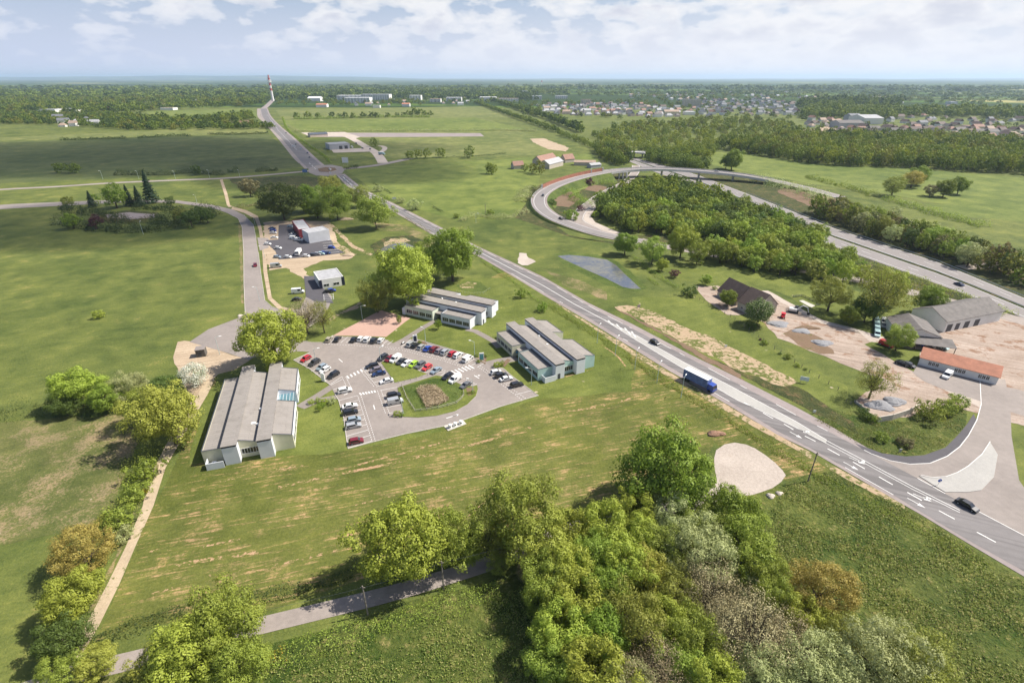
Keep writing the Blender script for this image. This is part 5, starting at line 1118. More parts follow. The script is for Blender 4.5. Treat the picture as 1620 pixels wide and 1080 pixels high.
for x, lb in ((163, 'first'), (220, 'second'), (278, 'third'), (332, 'fourth'), (380, 'fifth')):
    lamp(x, 283.5 if x < 300 else 282, 8, 1.6, -1.5, 'country road lamp before the dark hedge, %s from the left' % lb, 'lamps along the country road')
def upole(px, py, h, label, r=.17):
    p = at(px, py); root = empty('utility_pole', p, 0, label, 'utility pole')
    P_(MB().tube([(0, 0, 0), (0, 0, h)], [r, r*.7], 8).build('pole', M['woodpole']), root); ins = MB(); ins.box(-.45, .45, -.05, .05, h-.5, h-.38)
    P_(ins.build('crossarm', M['woodpole']), root); return p
u1 = upole(1278, 761, 9.1, 'leaning brown pole between clearing and main road'); u2 = upole(582, 972, 8., 'wooden pole in the hedge south of the lane, in front of the row of trees'); u3 = upole(702, 932, 8., 'wooden pole half hidden in shade of the lane trees')
upole(768, 338, 7, 'thin pole at the edge of the bright field')
def wire(a, b, za, zb, sag, label):
    pts = [Vector((a.x+(b.x-a.x)*t, a.y+(b.y-a.y)*t, za+(zb-za)*t-sag*4*t*(1-t))) for t in [i/16 for i in range(17)]]
    o = MB().tube(pts, .018, 4).build('overhead_wire', M['dark_strip']); tag(o, label, 'wire')
wire(u2, u3, 7.6, 7.6, .5, 'thin wire between the two lane poles'); wire(u3, at(880, 880), 7.6, 7.8, .6, 'thin wire from the shaded lane pole into the wood'); wire(at(300, 1030), u2, 7.6, 7.6, .8, 'thin wire from the lane trees to the hedge pole')
# sign pylons on the campus
def pylon(px, py, rz, label, face):
    p = at(px, py); root = empty('sign_pylon', p, rz, label, 'sign')
    P_(MB().box(-.85, .85, -.16, .16, 0, 3.1).build('panel', M['frame'], bevel=.03), root); P_(MB().box(-.62, .62, -.185, -.163, .35, 2.6).build('face', face), root)
pylon(657, 541, .5, 'white sign pylon with dark face beside the motorbike and footpath', M['darktrim']); pylon(762, 570, .2, 'white sign pylon with teal face in the bark bed', simple('teal_sign_face', (.12, .36, .34), .5))
pylon(512, 603, 2.6, 'narrow white pylon behind the black car by the long office', simple('grey_sign_face', (.5, .5, .5), .5))
# road signs
def round_sign(px, py, label):
    p = at(px, py, .25); root = empty('road_sign', p, 0, label, 'road sign')
    P_(MB().tube([(0, 0, 0), (0, 0, 1.3)], .04, 6).build('post', M['steel']), root)
    d = MB(); d.tube([(0, 0, 1.5), (0, -.05, 1.5)], .48, 20); P_(d.build('disc', simple('blue_sign', (.02, .09, .42), .4)), root)
    ar = MB(); ar.face([(-.22, -.056, 1.72), (-.14, -.056, 1.78), (.16, -.056, 1.42), (.08, -.056, 1.36)]); ar.face([(-.06, -.056, 1.32), (.24, -.056, 1.24), (.22, -.056, 1.54)])
    P_(ar.build('arrow', M['frame']), root)
round_sign(1483.5, 767, 'round blue keep-right sign with white arrow on the traffic island')
def board(px, py, w_, z0, z1, label, mat, rz=0, legs=True):
    p = at(px, py); root = empty('signboard', p, rz, label, 'sign')
    P_(MB().box(-w_/2, w_/2, -.05, .05, z0, z1).build('panel', mat), root)
    for s in (-1, 1): P_(MB().box(s*w_*.35-.05, s*w_*.35+.05, .053, .15, 0, z1-.1).build('post', M['steel']), root)
board(1271, 606, 2.6, 1., 2.4, 'pale blue-white signboard beside the main road verge', simple('pale_sign', (.62, .68, .72), .5), -.4)
board(1147.5, 551, .9, .6, 1.5, 'small white sign on the verge across from the truck', M['frame']); board(1287.5, 654, .8, .5, 1.2, 'small white and blue marker on the road verge', M['frame'])
board(1010, 490, 1.2, 1.2, 2.4, 'back of a triangular road sign at the sandy strip', simple('pinkgrey_sign', (.5, .36, .38), .6)); board(1423, 716, .7, .3, 1.3, 'small grey sign on the junction verge', M['steel'])
board(624, 318, 3., 1.5, 3., 'white direction sign beside the main road above the grove', M['frame'], .2); board(465, 234, 5, 1.5, 3.6, 'white board between frontage road and far main road', M['frame']); board(547, 262, 7, 3, 9, 'tall white advertising board at the far roundabout', M['frame'])
board(483, 276, 5, 2, 5, 'blue direction sign left of the far roundabout', simple('blue_board', (.12, .2, .4), .5)); board(523, 276, 1.2, .5, 3, 'small marker sign on the far roundabout', M['frame'])
# fences
M['fencewood'] = simple('weathered_fence_wood', (.36, .34, .27), .9, .12, 3.)
def fence(name, pts, label, step, h, rails, pr=.05, mat='fencewood', rr=.035, cat='fence'):
    pts = PP(pts); root = empty(name, pts[0], 0, label, cat); rl = MB(); posts = []
    for a, b in zip(pts, pts[1:]):
        k = max(1, round((b-a).length/step)); posts += [a.lerp(b, j/k) for j in range(k)]
        for z in rails: rl.tube([a+Vector((0, 0, z)), b+Vector((0, 0, z))], rr, 4)
    posts.append(pts[-1]); m0 = None
    for p in posts[:100]:
        if m0 is None: m0 = MB().box(-pr, pr, -pr, pr, 0, h).mesh('post', M[mat])
        o = bpy.data.objects.new('post', m0); C.objects.link(o); o.parent = root; o.location = p-pts[0]
    if rails: adopt(rl.build('rail', M[mat]), root)
fence('wooden_fence', '657,652 675,650 693,647 708,643 722,639 730,632 734,626 733,620', 'rail fence round the rain basin, front side', 2.2, 1.2, (.5, 1.0), .07, rr=.06)
fence('wooden_fence', '636,611 643,630 650,641 657,652', 'rail fence round the rain basin, left side', 2.2, 1.2, (.5, 1.0), .07, rr=.06)
fence('wooden_fence', '631,606 650,602 668,597 685,592', 'post fence between footpath and rain basin', 1.9, 1.1, (), .05)
fence('wire_fence', '1094,467 1120,483 1155,502 1185,523 1215,546 1245,566 1280,590 1310,608 1325,618', 'wire fence on grey posts along the barn garden', 3.2, 1.5, (1.4,), .06, 'woodpole', .015)
fence('wire_fence', '722,462 745,466 765,465 775,458', 'small green post fence round the marshy pool', 1.5, 1.1, (.9,), .04, 'pole', .02)
fence('wire_fence', '1352,637 1345,640 1338,636', 'short fence corner before the yard wall', 3, 1.3, (1.,), .05, 'woodpole', .02)
# yard wall
wl = PP('1388,668 1410,664 1438,655 1452,646'); wm = MB()
for a, b in zip(wl, wl[1:]): u = (b-a).normalized(); wm.obox((a+b)/2, u, (b-a).length+.2, .3, 0, 2.)
tag(wm.build('yard_wall', WM['stone']), 'grey wall holding back the gravel yard beside the dark shrubs', 'wall')
wl = PP('1352,636 1368,648 1388,668'); wm = MB()
for a, b in zip(wl, wl[1:]): u = (b-a).normalized(); wm.obox((a+b)/2, u, (b-a).length+.2, .3, 0, .7)
tag(wm.build('yard_wall', WM['stone']), 'low pale wall in front of the dark conifer-like shrubs', 'wall')
# heaps, rocks and small things
def heap(name, px, py, rx, ry, h, mat, label, cat='heap', group=None, z=.0):
    p = at(px, py); mb = MB(); nr, ns = 7, 18; ph = R.uniform(0, 6)
    for i in range(nr+1):
        t = i/nr; r = math.cos(t*PI/2)
        for k in range(ns):
            a = 2*PI*k/ns; q = 1+.18*math.sin(3*a+ph)+R.uniform(-.09, .09)
            mb.v.append((rx*r*q*math.cos(a), ry*r*q*math.sin(a), h*math.sin(t*PI/2)*(1+R.uniform(-.07, .07)*(t < 1))-.02))
    for i in range(nr):
        for k in range(ns): mb.f.append((i*ns+k, i*ns+(k+1) % ns, (i+1)*ns+(k+1) % ns, (i+1)*ns+k)); mb.m.append(0)
    o = mb.build(name, mat, smooth=False); o.location = (p.x, p.y, z); return tag(o, label, cat, group)
heap('gravel_heap', 1415, 636, 3.2, 2.4, 1.3, M['greyheap'], 'dark grey gravel heap, the right one in the walled yard'); heap('gravel_heap', 1392, 642, 4.2, 3., .9, M['greyheap'], 'broad pale grey gravel heap beside the yard wall')
heap('gravel_heap', 1301, 543, 3.8, 2.6, 1., M['greyheap'], 'small grey heap in the middle of the dug yard'); heap('gravel_heap', 1231, 513, 4.4, 3., 1., M['greyheap'], 'grey heap beside the red dumper at the barn'); heap('gravel_heap', 1268, 524, 3.6, 2.4, .8, M['greyheap'], 'flat grey heap below the white excavator')
heap('earth_heap', 1277, 519, 5, 1.8, .8, M['brownsoil'], 'brown earth heap beside the trench'); heap('brush_pile', 1132, 687, 2.6, 1.2, 1.1, simple('dead_branches', (.27, .16, .11), .95, .35, 4.), 'reddish brown pile of dead branches by the clearing', 'brush pile')
heap('earth_heap', 552, 404, 3.5, 2.5, 1., M['sandclean'], 'pale sand heap right of the building site'); heap('earth_heap', 547, 347, 5, 3, 1.2, M['sandclean'], 'pale sand heap on the track under the grove')
M['rock'] = simple('pale_rock', (.50, .44, .38), .9, .15, 2.)
for x, y, s, lb in ((1219, 785, .8, 'left of the two pale boulders below the clearing'), (1233, 781, .7, 'right of the two pale boulders below the clearing'), (380, 500, .9, 'largest pale boulder at the turning area corner'), (387, 504, .7, 'middle boulder at the turning area corner'), (392, 506, .7, 'right boulder at the turning area corner'), (1191, 795, .4, 'tiny pale stone below the clearing edge')): heap('boulder', x, y, s*1.3, s, s*.9, M['rock'], lb, 'boulder')
# underground recycling bins on their pad
for i, (x, y, lb) in enumerate(((712, 677, 'left'), (720, 674, 'middle'), (729, 671, 'right'))):
    p = at(x, y); root = empty('recycling_bin', (p.x, p.y, .2), .3, 'white recycling bin on the concrete pad, the %s one of three' % lb, 'bin')
    P_(MB().tube([(0, 0, 0), (0, 0, .9), (0, 0, 1.15), (0, 0, 1.25)], [.55, .55, .42, .1], 10).build('body', M['vent']), root); P_(MB().box(-.25, .25, -.6, -.5, .6, .85).build('flap', M['door']), root)
# pool fence on garden lawn
fence('pool_fence', '1254,471 1268,469 1298,482 1290,484', 'dark blue railing round the grey slab on the garden lawn', 2., 1.1, (.2, .6, 1.05), .05, 'darktrim', .09)
patch('concrete_slab', '1264,476 1270,475 1290,484 1283,487', M['kerb'], .14)
# excavator and dumper
M['xwhite'] = simple('white_machine_paint', (.66, .66, .64), .5, .08, 1.5); M['xdark'] = simple('dark_rubber', (.03, .03, .03), .8, .1, 2.); M['xred'] = simple('red_machine_paint', (.50, .035, .05), .45, .08, 1.5)
p = at(1255, 494); ex = empty('excavator', p, -.5, 'white tracked excavator with bent arm on the barn yard', 'excavator')
for s in (-1, 1): P_(MB().box(-1.9, 1.9, s*1.1-.28, s*1.1+.28, 0, .85).build('track', M['xdark'], bevel=.15), ex)
P_(MB().box(-1.9, 1.2, -1.25, 1.25, .9, 2.0).build('body', M['xwhite'], bevel=.1), ex); P_(MB().box(.1, 1.5, .1, 1.2, 2.0, 2.95).build('cab', M['glass'], bevel=.08), ex)
P_(MB().tube([(1., -.3, 1.7), (3.0, -.3, 3.9), (4.9, -.3, 3.3)], [.28, .28, .2], 6).build('boom', M['xwhite']), ex); P_(MB().tube([(4.8, -.3, 3.4), (5.6, -.3, 1.2)], [.2, .15], 6).build('arm', M['xwhite']), ex); P_(MB().box(5.1, 6.2, -.8, .2, .3, 1.2).build('bucket', M['xdark'], bevel=.15), ex)
p = at(1238, 503); dm = empty('dumper', p, 1.1, 'small red dumper between barn and excavator', 'dumper')
P_(MB().box(-1.2, 1.2, -.6, .6, .6, 1.2).build('body', M['xred'], bevel=.06), dm); P_(MB().solid([(.1, -.7, 1.2), (1.5, -.7, 1.2), (1.9, -.85, 2.), (-.1, -.85, 2.), (.1, .7, 1.2), (1.5, .7, 1.2), (1.9, .85, 2.), (-.1, .85, 2.)], [(0, 1, 2, 3), (7, 6, 5, 4), (0, 4, 5, 1), (1, 5, 6, 2), (3, 7, 4, 0), (2, 6, 7, 3)]) .build('skip', M['xred']), dm)
for x in (-.8, .8):
    for y in (-.7, .7): P_(MB().tube([(x, y-.15, .45), (x, y+.15, .45)], .45, 10).build('wheel', M['xdark']), dm)
P_(MB().tube([(-.9, 0, 1.2), (-.9, 0, 2.6)], .08, 5).build('roll_bar', M['xred']), dm)
# telecom tower
p = at(432, 160); tw = empty('telecom_tower', p, 0, 'tall red and white banded tower on the left skyline', 'tower'); D = depth(p); S_ = D/F0
HT = 36*S_*1.02; rb_ = 1.95*S_
MT = [simple('tower_white', (.70, .68, .66), .7, .05, .05), simple('tower_red', (.45, .10, .10), .7, .05, .05)]
nb_ = 9
for i in range(nb_):
    z0, z1 = HT*i/nb_*.9, HT*(i+1)/nb_*.9; f0, f1 = 1-.25*i/nb_, 1-.25*(i+1)/nb_
    P_(MB().tube([(0, 0, z0), (0, 0, z1)], [rb_*f0, rb_*f1], 20).build('shaft', MT[0] if i < 3 or i % 2 else MT[1], smooth=False), tw)
for z in (.72, .80, .9): P_(MB().tube([(0, 0, HT*z), (0, 0, HT*z+1.6)], rb_*1.25, 20).build('platform', MT[0]), tw)
P_(MB().tube([(0, 0, HT*.9), (0, 0, HT)], [rb_*.5, rb_*.42], 12).build('mast', MT[1]), tw)
for i in range(7): a = i*.9; P_(MB().tube([(rb_*1.2*math.cos(a), rb_*1.2*math.sin(a), HT*(.74+.03*(i % 4))), (rb_*1.6*math.cos(a), rb_*1.6*math.sin(a), HT*(.74+.03*(i % 4)))], 1.5, 10).build('antenna_dish', MT[0]), tw)
p = at(857, 134.5); wt = empty('water_tower', p, 0, 'tiny red-topped mast far away on the horizon', 'tower'); s_ = depth(p)/F0
P_(MB().tube([(0, 0, 0), (0, 0, 5*s_)], [.35*s_, .3*s_], 8).build('shaft', MT[0]), wt); P_(MB().tube([(0, 0, 4.2*s_), (0, 0, 6*s_)], [1.3*s_, 1.1*s_], 10).build('tank', MT[1]), wt)
# ------------------------------------------------------------------ vehicles
def carpaint(name, col, metal=.0):
    m, nt, b, o = base_mat(name); n = noise(nt, wpos(nt), 1.2, 3.)
    nt.links.new(ramp(nt, n, [(.3, tuple(c*.9 for c in col)), (.7, tuple(min(1, c*1.06) for c in col))]), b.inputs['Base Color'])
    b.inputs['Roughness'].default_value = .32; b.inputs['Metallic'].default_value = metal; b.inputs['Coat Weight'].default_value = .6; b.inputs['Coat Roughness'].default_value = .08; return m
CP = dict(red=carpaint('red_car_paint', (.42, .02, .03)), darkred=carpaint('dark_red_car_paint', (.16, .012, .022)), coral=carpaint('coral_red_car_paint', (.62, .055, .06)), white=carpaint('white_car_paint', (.74, .74, .73)), silver=carpaint('silver_car_paint', (.46, .47, .48), .35), bluesilver=carpaint('blue_silver_car_paint', (.33, .40, .46), .3), grey=carpaint('grey_car_paint', (.17, .175, .18), .3), dark=carpaint('dark_grey_car_paint', (.055, .058, .065), .3), black=carpaint('black_car_paint', (.018, .018, .022)), blue=carpaint('blue_car_paint', (.02, .06, .33)), navy=carpaint('navy_car_paint', (.02, .04, .12)), lime=carpaint('lime_car_paint', (.36, .56, .05)), beige=carpaint('beige_car_paint', (.42, .38, .31), .2), teal=carpaint('pale_teal_car_paint', (.45, .62, .62)), mauve=carpaint('mauve_grey_car_paint', (.27, .23, .25), .3))
M['tyre'] = simple('tyre_rubber', (.018, .018, .018), .8, .1, 2.); M['cglass'] = glass_mat('car_glass', (.012, .016, .022), .06)
def car_meshes(kind):
    Lc, Wd, Hh, belt, cab = dict(hatch=(4.05, 1.76, 1.5, .95, (-1.95, -1.45, .45, 1.15)), sedan=(4.55, 1.80, 1.45, .93, (-1.75, -1.0, .35, 1.15)), estate=(4.6, 1.8, 1.48, .93, (-2.2, -1.8, .40, 1.2)), suv=(4.5, 1.86, 1.68, 1.05, (-2.15, -1.75, .45, 1.15)), van=(4.9, 1.92, 1.95, 1.1, (-2.4, -2.3, .95, 1.6)), bigvan=(5.6, 2.0, 2.4, 1.15, (-2.75, -2.7, 1.35, 2.0)))[kind]
    r0, r1, f1, f0 = cab; h = Lc/2; w_ = Wd/2; wt = w_-.16 if kind not in ('van', 'bigvan') else w_-.08; g = .24
    lower = [(-h, g), (-h, belt-.22), (-h+.08, belt-.02), (r0, belt), (f0, belt), (h-.25, belt-.20), (h-.03, belt-.34), (h, g)]
    mb = MB(); n = len(lower); P = [(x, -w_, z) for x, z in lower]+[(x, w_, z) for x, z in lower]
    for i in (0, 1, 6, 7): P[i] = (P[i][0], P[i][1]*.88, P[i][2]); P[i+n] = (P[i+n][0], P[i+n][1]*.88, P[i+n][2])
    mb.solid(P, [tuple(range(n)), tuple(reversed(range(n, 2*n)))]+[(i+n, (i+1) % n+n, (i+1) % n, i) for i in range(n)])
    C_ = [(r0, -w_+.03, belt), (r1, -wt, Hh), (f1, -wt, Hh), (f0, -w_+.03, belt)]; C2 = [(x, -y, z) for x, y, z in C_]
    mb.solid([(r0, -w_+.03, belt-.02)]+C_[1:3]+[(f0, -w_+.03, belt-.02)]+[(r0, w_-.03, belt-.02)]+C2[1:3]+[(f0, w_-.03, belt-.02)], [(0, 1, 2, 3), (7, 6, 5, 4), (4, 5, 1, 0), (5, 6, 2, 1), (6, 7, 3, 2)])
    body = mb.mesh(kind+'_body', CP['white']); bm = bmesh.new(); bm.from_mesh(body); bmesh.ops.recalc_face_normals(bm, faces=bm.faces)
    bmesh.ops.bevel(bm, geom=list(bm.edges), offset=.05, segments=2, affect='EDGES', clamp_overlap=True); bm.to_mesh(body); bm.free()
    gl = MB()
    def lerp(a, b, t): return tuple(a[i]+(b[i]-a[i])*t for i in range(3))
    for Cq, s in ((C_, -1), (C2, 1)):
        a, b, c, d = Cq; e = .035*s; q0 = .12 if kind not in ('van', 'bigvan') else .62
        lo0, lo1 = lerp(a, d, q0), lerp(a, d, .93); hi0, hi1 = lerp(b, c, q0 if kind in ('van', 'bigvan') else .06), lerp(b, c, .93)
        pts = [lerp(lo0, hi0, .12), lerp(lo0, hi0, .82), lerp(lo1, hi1, .82), lerp(lo1, hi1, .12)]
        pts = [(x, y+e, z) for x, y, z in pts]; gl.face(pts if s < 0 else pts[::-1])
    for (a, b, a2, b2, sx_) in ((C_[3], C_[2], C2[3], C2[2], 1), (C_[0], C_[1], C2[0], C2[1], -1)):
        if kind == 'bigvan' and sx_ < 0: continue
        p = [lerp(lerp(a, a2, .07), lerp(b, b2, .07), .1), lerp(lerp(a, a2, .93), lerp(b, b2, .93), .1), lerp(lerp(a, a2, .93), lerp(b, b2, .93), .88), lerp(lerp(a, a2, .07), lerp(b, b2, .07), .88)]
        p = [(x+.04*sx_, y, z+.03) for x, y, z in p]; gl.face(p)
    glass = gl.mesh(kind+'_windows', M['cglass'])
    wm_ = MB(); wm_.tube([(0, -.12, 0), (0, .12, 0)], .32, 12); wm = wm_.mesh('wheel', M['tyre'])
    hm = MB(); hm.tube([(0, -.13, 0), (0, .13, 0)], .18, 8); hub = hm.mesh('rim', M['steel'])
    lt_ = MB(); lt_.box(h-.12, h-.0, -w_*.84, -w_*.55, belt-.33, belt-.2); lt_.box(h-.12, h, w_*.55, w_*.84, belt-.33, belt-.2)
    return body, glass, wm, hub, [(x, y) for x in (-h+.85, h-.85) for y in (-w_+.12, w_-.12)]
CM_ = {k: car_meshes(k) for k in ('hatch', 'sedan', 'estate', 'suv', 'van', 'bigvan')}
def vehicle(p, rz, kind, col, label, group=None, z=.13, name='car', cat='car', parts=True):
    body, glass, wm, hub, wh_ = CM_[kind]; root = empty(name, (p.x, p.y, z), rz, label, cat, group)
    b = bpy.data.objects.new('body', body); C.objects.link(b); b.parent = root; b.material_slots[0].link = 'OBJECT'; b.material_slots[0].material = CP[col]
    g = bpy.data.objects.new('windows', glass); C.objects.link(g); g.parent = root
    if parts:
        for x, y in wh_:
            w_ = bpy.data.objects.new('wheel', wm); C.objects.link(w_); w_.parent = root; w_.location = (x, y, .32)
            r_ = bpy.data.objects.new('rim', hub); C.objects.link(r_); r_.parent = w_
    return root
def row(cars, d, group, back=1, z=.13, zs=.6):
    'cars: (px, py, kind, colour, label); d: pixel direction of the nose'
    for x, y, kind, col, lb in cars:
        p = at(x, y, zs); q = at(x+d[0], y+d[1], zs); rz = math.atan2(q.y-p.y, q.x-p.x)+R.uniform(-.02, .02)
        vn = 'van' if kind in ('van', 'bigvan') else 'car'; vehicle(p, rz, kind, col, lb, group, z, vn, vn)
g_ = 'vehicles parked in the office car park'
row([(484, 567.5, 'hatch', 'red', 'bright red hatchback first in the row by the long office'), (497.5, 574, 'suv', 'dark', 'dark grey car beside the red hatchback'), (509, 581, 'hatch', 'bluesilver', 'pale blue-silver car between dark car and white car'), (514.5, 585, 'hatch', 'white', 'white hatchback touching the pale blue-silver car'), (527.5, 593.5, 'suv', 'black', 'black car at the crossing end of the left row')], (-14, 8), g_)
row([(545.5, 618, 'suv', 'white', 'white car alone between crossing and footpath'), (553.5, 642.5, 'sedan', 'white', 'white car at the top of the lower left row'), (554, 652, 'estate', 'black', 'black-sided car under the white one in the lower left row'), (560, 664, 'hatch', 'bluesilver', 'blue-silver car in the middle of the lower left row'), (559, 673.5, 'estate', 'silver', 'silver estate in the lower left row'), (563.5, 698, 'hatch', 'darkred', 'dark red hatchback alone at the bottom of the car park')], (24, -5), g_)
row([(623, 625.5, 'suv', 'black', 'black car beside the silver van left of the rain basin'), (625.5, 635.5, 'van', 'silver', 'silver van left of the rain basin')], (24, -5), g_)
row([(588.5, 579, 'estate', 'black', 'black car at the head of the middle short row'), (594.5, 585, 'hatch', 'mauve', 'mauve-grey car between black and navy cars'), (599.5, 591, 'sedan', 'navy', 'navy blue car in the middle short row'), (611.5, 602.8, 'sedan', 'white', 'white car alone at the foot of the grass island')], (-22, 5), g_)
row([(605.8, 566, 'suv', 'dark', 'dark car at the left tip of the grass island row'), (616.5, 568, 'hatch', 'darkred', 'dark maroon car tucked behind the white van'), (626, 568.3, 'van', 'white', 'tall white van in the grass island row'), (635, 572, 'sedan', 'dark', 'dark car right of the tall white van'), (643.5, 575, 'sedan', 'white', 'white car left of the lime green car'), (654.5, 576.5, 'hatch', 'lime', 'lime green hatchback beside the grass island'), (665, 578, 'suv', 'grey', 'grey car between the lime and the coral red car'), (676, 581.3, 'hatch', 'coral', 'coral red hatchback beside the grass island'), (690, 586, 'sedan', 'bluesilver', 'silver saloon last in the grass island row'), (708, 595.5, 'estate', 'black', 'black car at the top of the rain basin row'), (720, 600.5, 'van', 'white', 'white panel van above the rain basin'), (736.8, 609.3, 'sedan', 'grey', 'grey car at the bark bed end of the rain basin row')], (-13, 8), g_)
row([(520.5, 537, 'hatch', 'beige', 'beige car first in the top left row'), (534, 536.5, 'sedan', 'black', 'black car beside the beige one'), (560, 537, 'sedan', 'black', 'black car left of two white cars in front of the pink court'), (571, 536, 'hatch', 'white', 'left white car in front of the pink court'), (581, 537, 'suv', 'white', 'second white car in front of the pink court'), (592, 538.5, 'suv', 'dark', 'dark car between white cars in front of the pink court'), (602.8, 538.5, 'hatch', 'white', 'last white car in the row in front of the pink court')], (10, -11), g_)
row([(650.5, 544.5, 'suv', 'silver', 'light silver car next to the motorbike'), (658, 546.5, 'hatch', 'black', 'black car in front of the white sign pylon'), (667.5, 549, 'hatch', 'silver', 'silver car between the black and the bright blue car'), (677, 551.3, 'sedan', 'blue', 'bright blue car in the long top row'), (687.5, 552.7, 'suv', 'darkred', 'dark red car between blue and mauve cars'), (695.8, 555.3, 'hatch', 'mauve', 'mauve-silver car between dark red and silver cars'), (705, 557, 'suv', 'silver', 'silver car left of the red car in the long row'), (716, 559.5, 'hatch', 'red', 'red car beside the long white car in the top row'), (725, 561.8, 'estate', 'white', 'long white car right of the red car'), (740, 567.8, 'van', 'white', 'short white van at the right end of the top row')], (12, -8), g_)
row([(785, 589, 'hatch', 'white', 'first white car by the teal-fronted office'), (793, 594, 'suv', 'black', 'black-maroon car between two white cars by the teal office'), (801, 599.3, 'sedan', 'white', 'second white car by the teal-fronted office'), (817.5, 609, 'suv', 'black', 'black car alone in the right-hand row')], (21, -5), g_)
g_ = 'vehicles on the upper car park'
row([(430.5, 361.3, 'sedan', 'navy', 'navy car topmost in the left row of the upper car park'), (432, 364.5, 'hatch', 'blue', 'blue car second in the left row of the upper car park'), (432.4, 368.2, 'sedan', 'white', 'white car in the middle of the left row, upper car park'), (434, 375.8, 'sedan', 'white', 'white car at the gate end of the left row, upper car park'), (423.3, 386, 'hatch', 'white', 'small white car at the upper car park gate')], (24, 0), g_)
row([(459.5, 358.5, 'hatch', 'bluesilver', 'blue-silver car behind the red fronted workshop'), (465, 368.5, 'sedan', 'grey', 'grey car beside the workshop wall'), (463, 371.5, 'sedan', 'white', 'white pickup-like car beside the workshop wall'), (464.5, 377, 'van', 'white', 'white van, left of two in front of the red workshop'), (473, 379.5, 'van', 'white', 'white van, right of two in front of the red workshop'), (440, 392.3, 'hatch', 'white', 'white car parked alone near the gate island'), (502.5, 401.8, 'hatch', 'silver', 'silver car in the bottom row, upper car park'), (508.5, 401, 'hatch', 'teal', 'teal car in the bottom row, upper car park'), (512.5, 400.2, 'hatch', 'blue', 'blue car in the bottom row, upper car park'), (517.5, 400.2, 'hatch', 'navy', 'navy car in the bottom row, upper car park'), (496, 403, 'hatch', 'dark', 'dark small car in the bottom row, upper car park'), (484.5, 405, 'hatch', 'white', 'small white car at the left end of the bottom row, upper car park'), (438.5, 406.5, 'hatch', 'bluesilver', 'pale car at the lower left corner of the upper car park'), (455.5, 406.5, 'hatch', 'white', 'small white car on the white slabs'), (524.5, 391.5, 'hatch', 'blue', 'blue car end-on at the striped bays')], (24, 1), g_)
row([(437, 421.5, 'bigvan', 'silver', 'silver-white long van on the building site entrance'), (471.5, 462, 'bigvan', 'white', 'white box van on the grass beside the white building'), (470, 473.5, 'sedan', 'black', 'black car under the bare tree by the white box van'), (519.5, 461.2, 'sedan', 'black', 'black car in front of the small white building'), (524.5, 459.5, 'hatch', 'blue', 'blue car in front of the small white building')], (24, -2), None, z=.15)
row([(403.8, 419.5, 'hatch', 'darkred', 'dark car driving on the service road')], (0, 10), None)
# white lorry with tipping body in the upper car park
def lorry(p, rz, Lc, cabcol, boxmat, label, h=3.6, w_=2.5, roof=None, z=.14):
    root = empty('lorry', (p.x, p.y, z), rz, label, 'lorry')
    P_(MB().box(-Lc/2, Lc/2-2.3, -w_/2, w_/2, .95, h).build('cargo_box', boxmat, bevel=.06), root)
    if roof: P_(MB().box(-Lc/2+.05, Lc/2-2.35, -w_/2+.05, w_/2-.05, h+.003, h+.06).build('box_roof', roof), root)
    P_(MB().solid([(Lc/2-2.15, -1.2, .5), (Lc/2, -1.2, .5), (Lc/2, -1.2, 1.5), (Lc/2-.35, -1.15, 2.7), (Lc/2-2.15, -1.15, 2.8), (Lc/2-2.15, 1.2, .5), (Lc/2, 1.2, .5), (Lc/2, 1.2, 1.5), (Lc/2-.35, 1.15, 2.7), (Lc/2-2.15, 1.15, 2.8)], [(0, 1, 2, 3, 4), (9, 8, 7, 6, 5), (0, 5, 6, 1), (1, 6, 7, 2), (2, 7, 8, 3), (3, 8, 9, 4), (4, 9, 5, 0)]).build('cab', CP[cabcol], bevel=.08), root)
    P_(MB().face([(Lc/2+.03, -1.05, 1.55), (Lc/2+.03, 1.05, 1.55), (Lc/2-.28, 1.0, 2.55), (Lc/2-.28, -1.0, 2.55)]).build('windscreen', M['cglass']), root)
    P_(MB().box(-Lc/2+.2, Lc/2-1, -.45, .45, .55, .93).build('chassis', M['tyre']), root)
    for x in (-Lc/2+1., -Lc/2+2.2, Lc/2-1.2):
        for y in (-w_/2+.2, w_/2-.2): P_(MB().tube([(x, y-.17, .5), (x, y+.17, .5)], .5, 12).build('wheel', M['tyre']), root)
    return root
M['truckblue'] = simple('blue_truck_side', (.12, .17, .36), .5, .3, .8); M['truckroof'] = simple('white_truck_roof', (.74, .74, .74), .5, .04, .5)
a, b = at(1088, 594, .3), at(1128, 614, .3); lorry(at(1107, 603.5, 1.5), math.atan2(b.y-a.y, b.x-a.x), 11.5, 'blue', M['truckblue'], 'big blue lorry with a white roof driving on the main road', 3.9, 2.55, M['truckroof'])
lorry(at(472, 400, 1), -1.45, 7, 'white', M['truckroof'], 'small white lorry parked in the middle of the upper car park', 2.7, 2.3)
lorry(at(604, 244, 1), -.3, 9, 'teal', simple('teal_tank', (.3, .42, .44), .4), 'teal lorry on the far commercial street', 3.4, 2.5, M['truckroof'], z=.3)
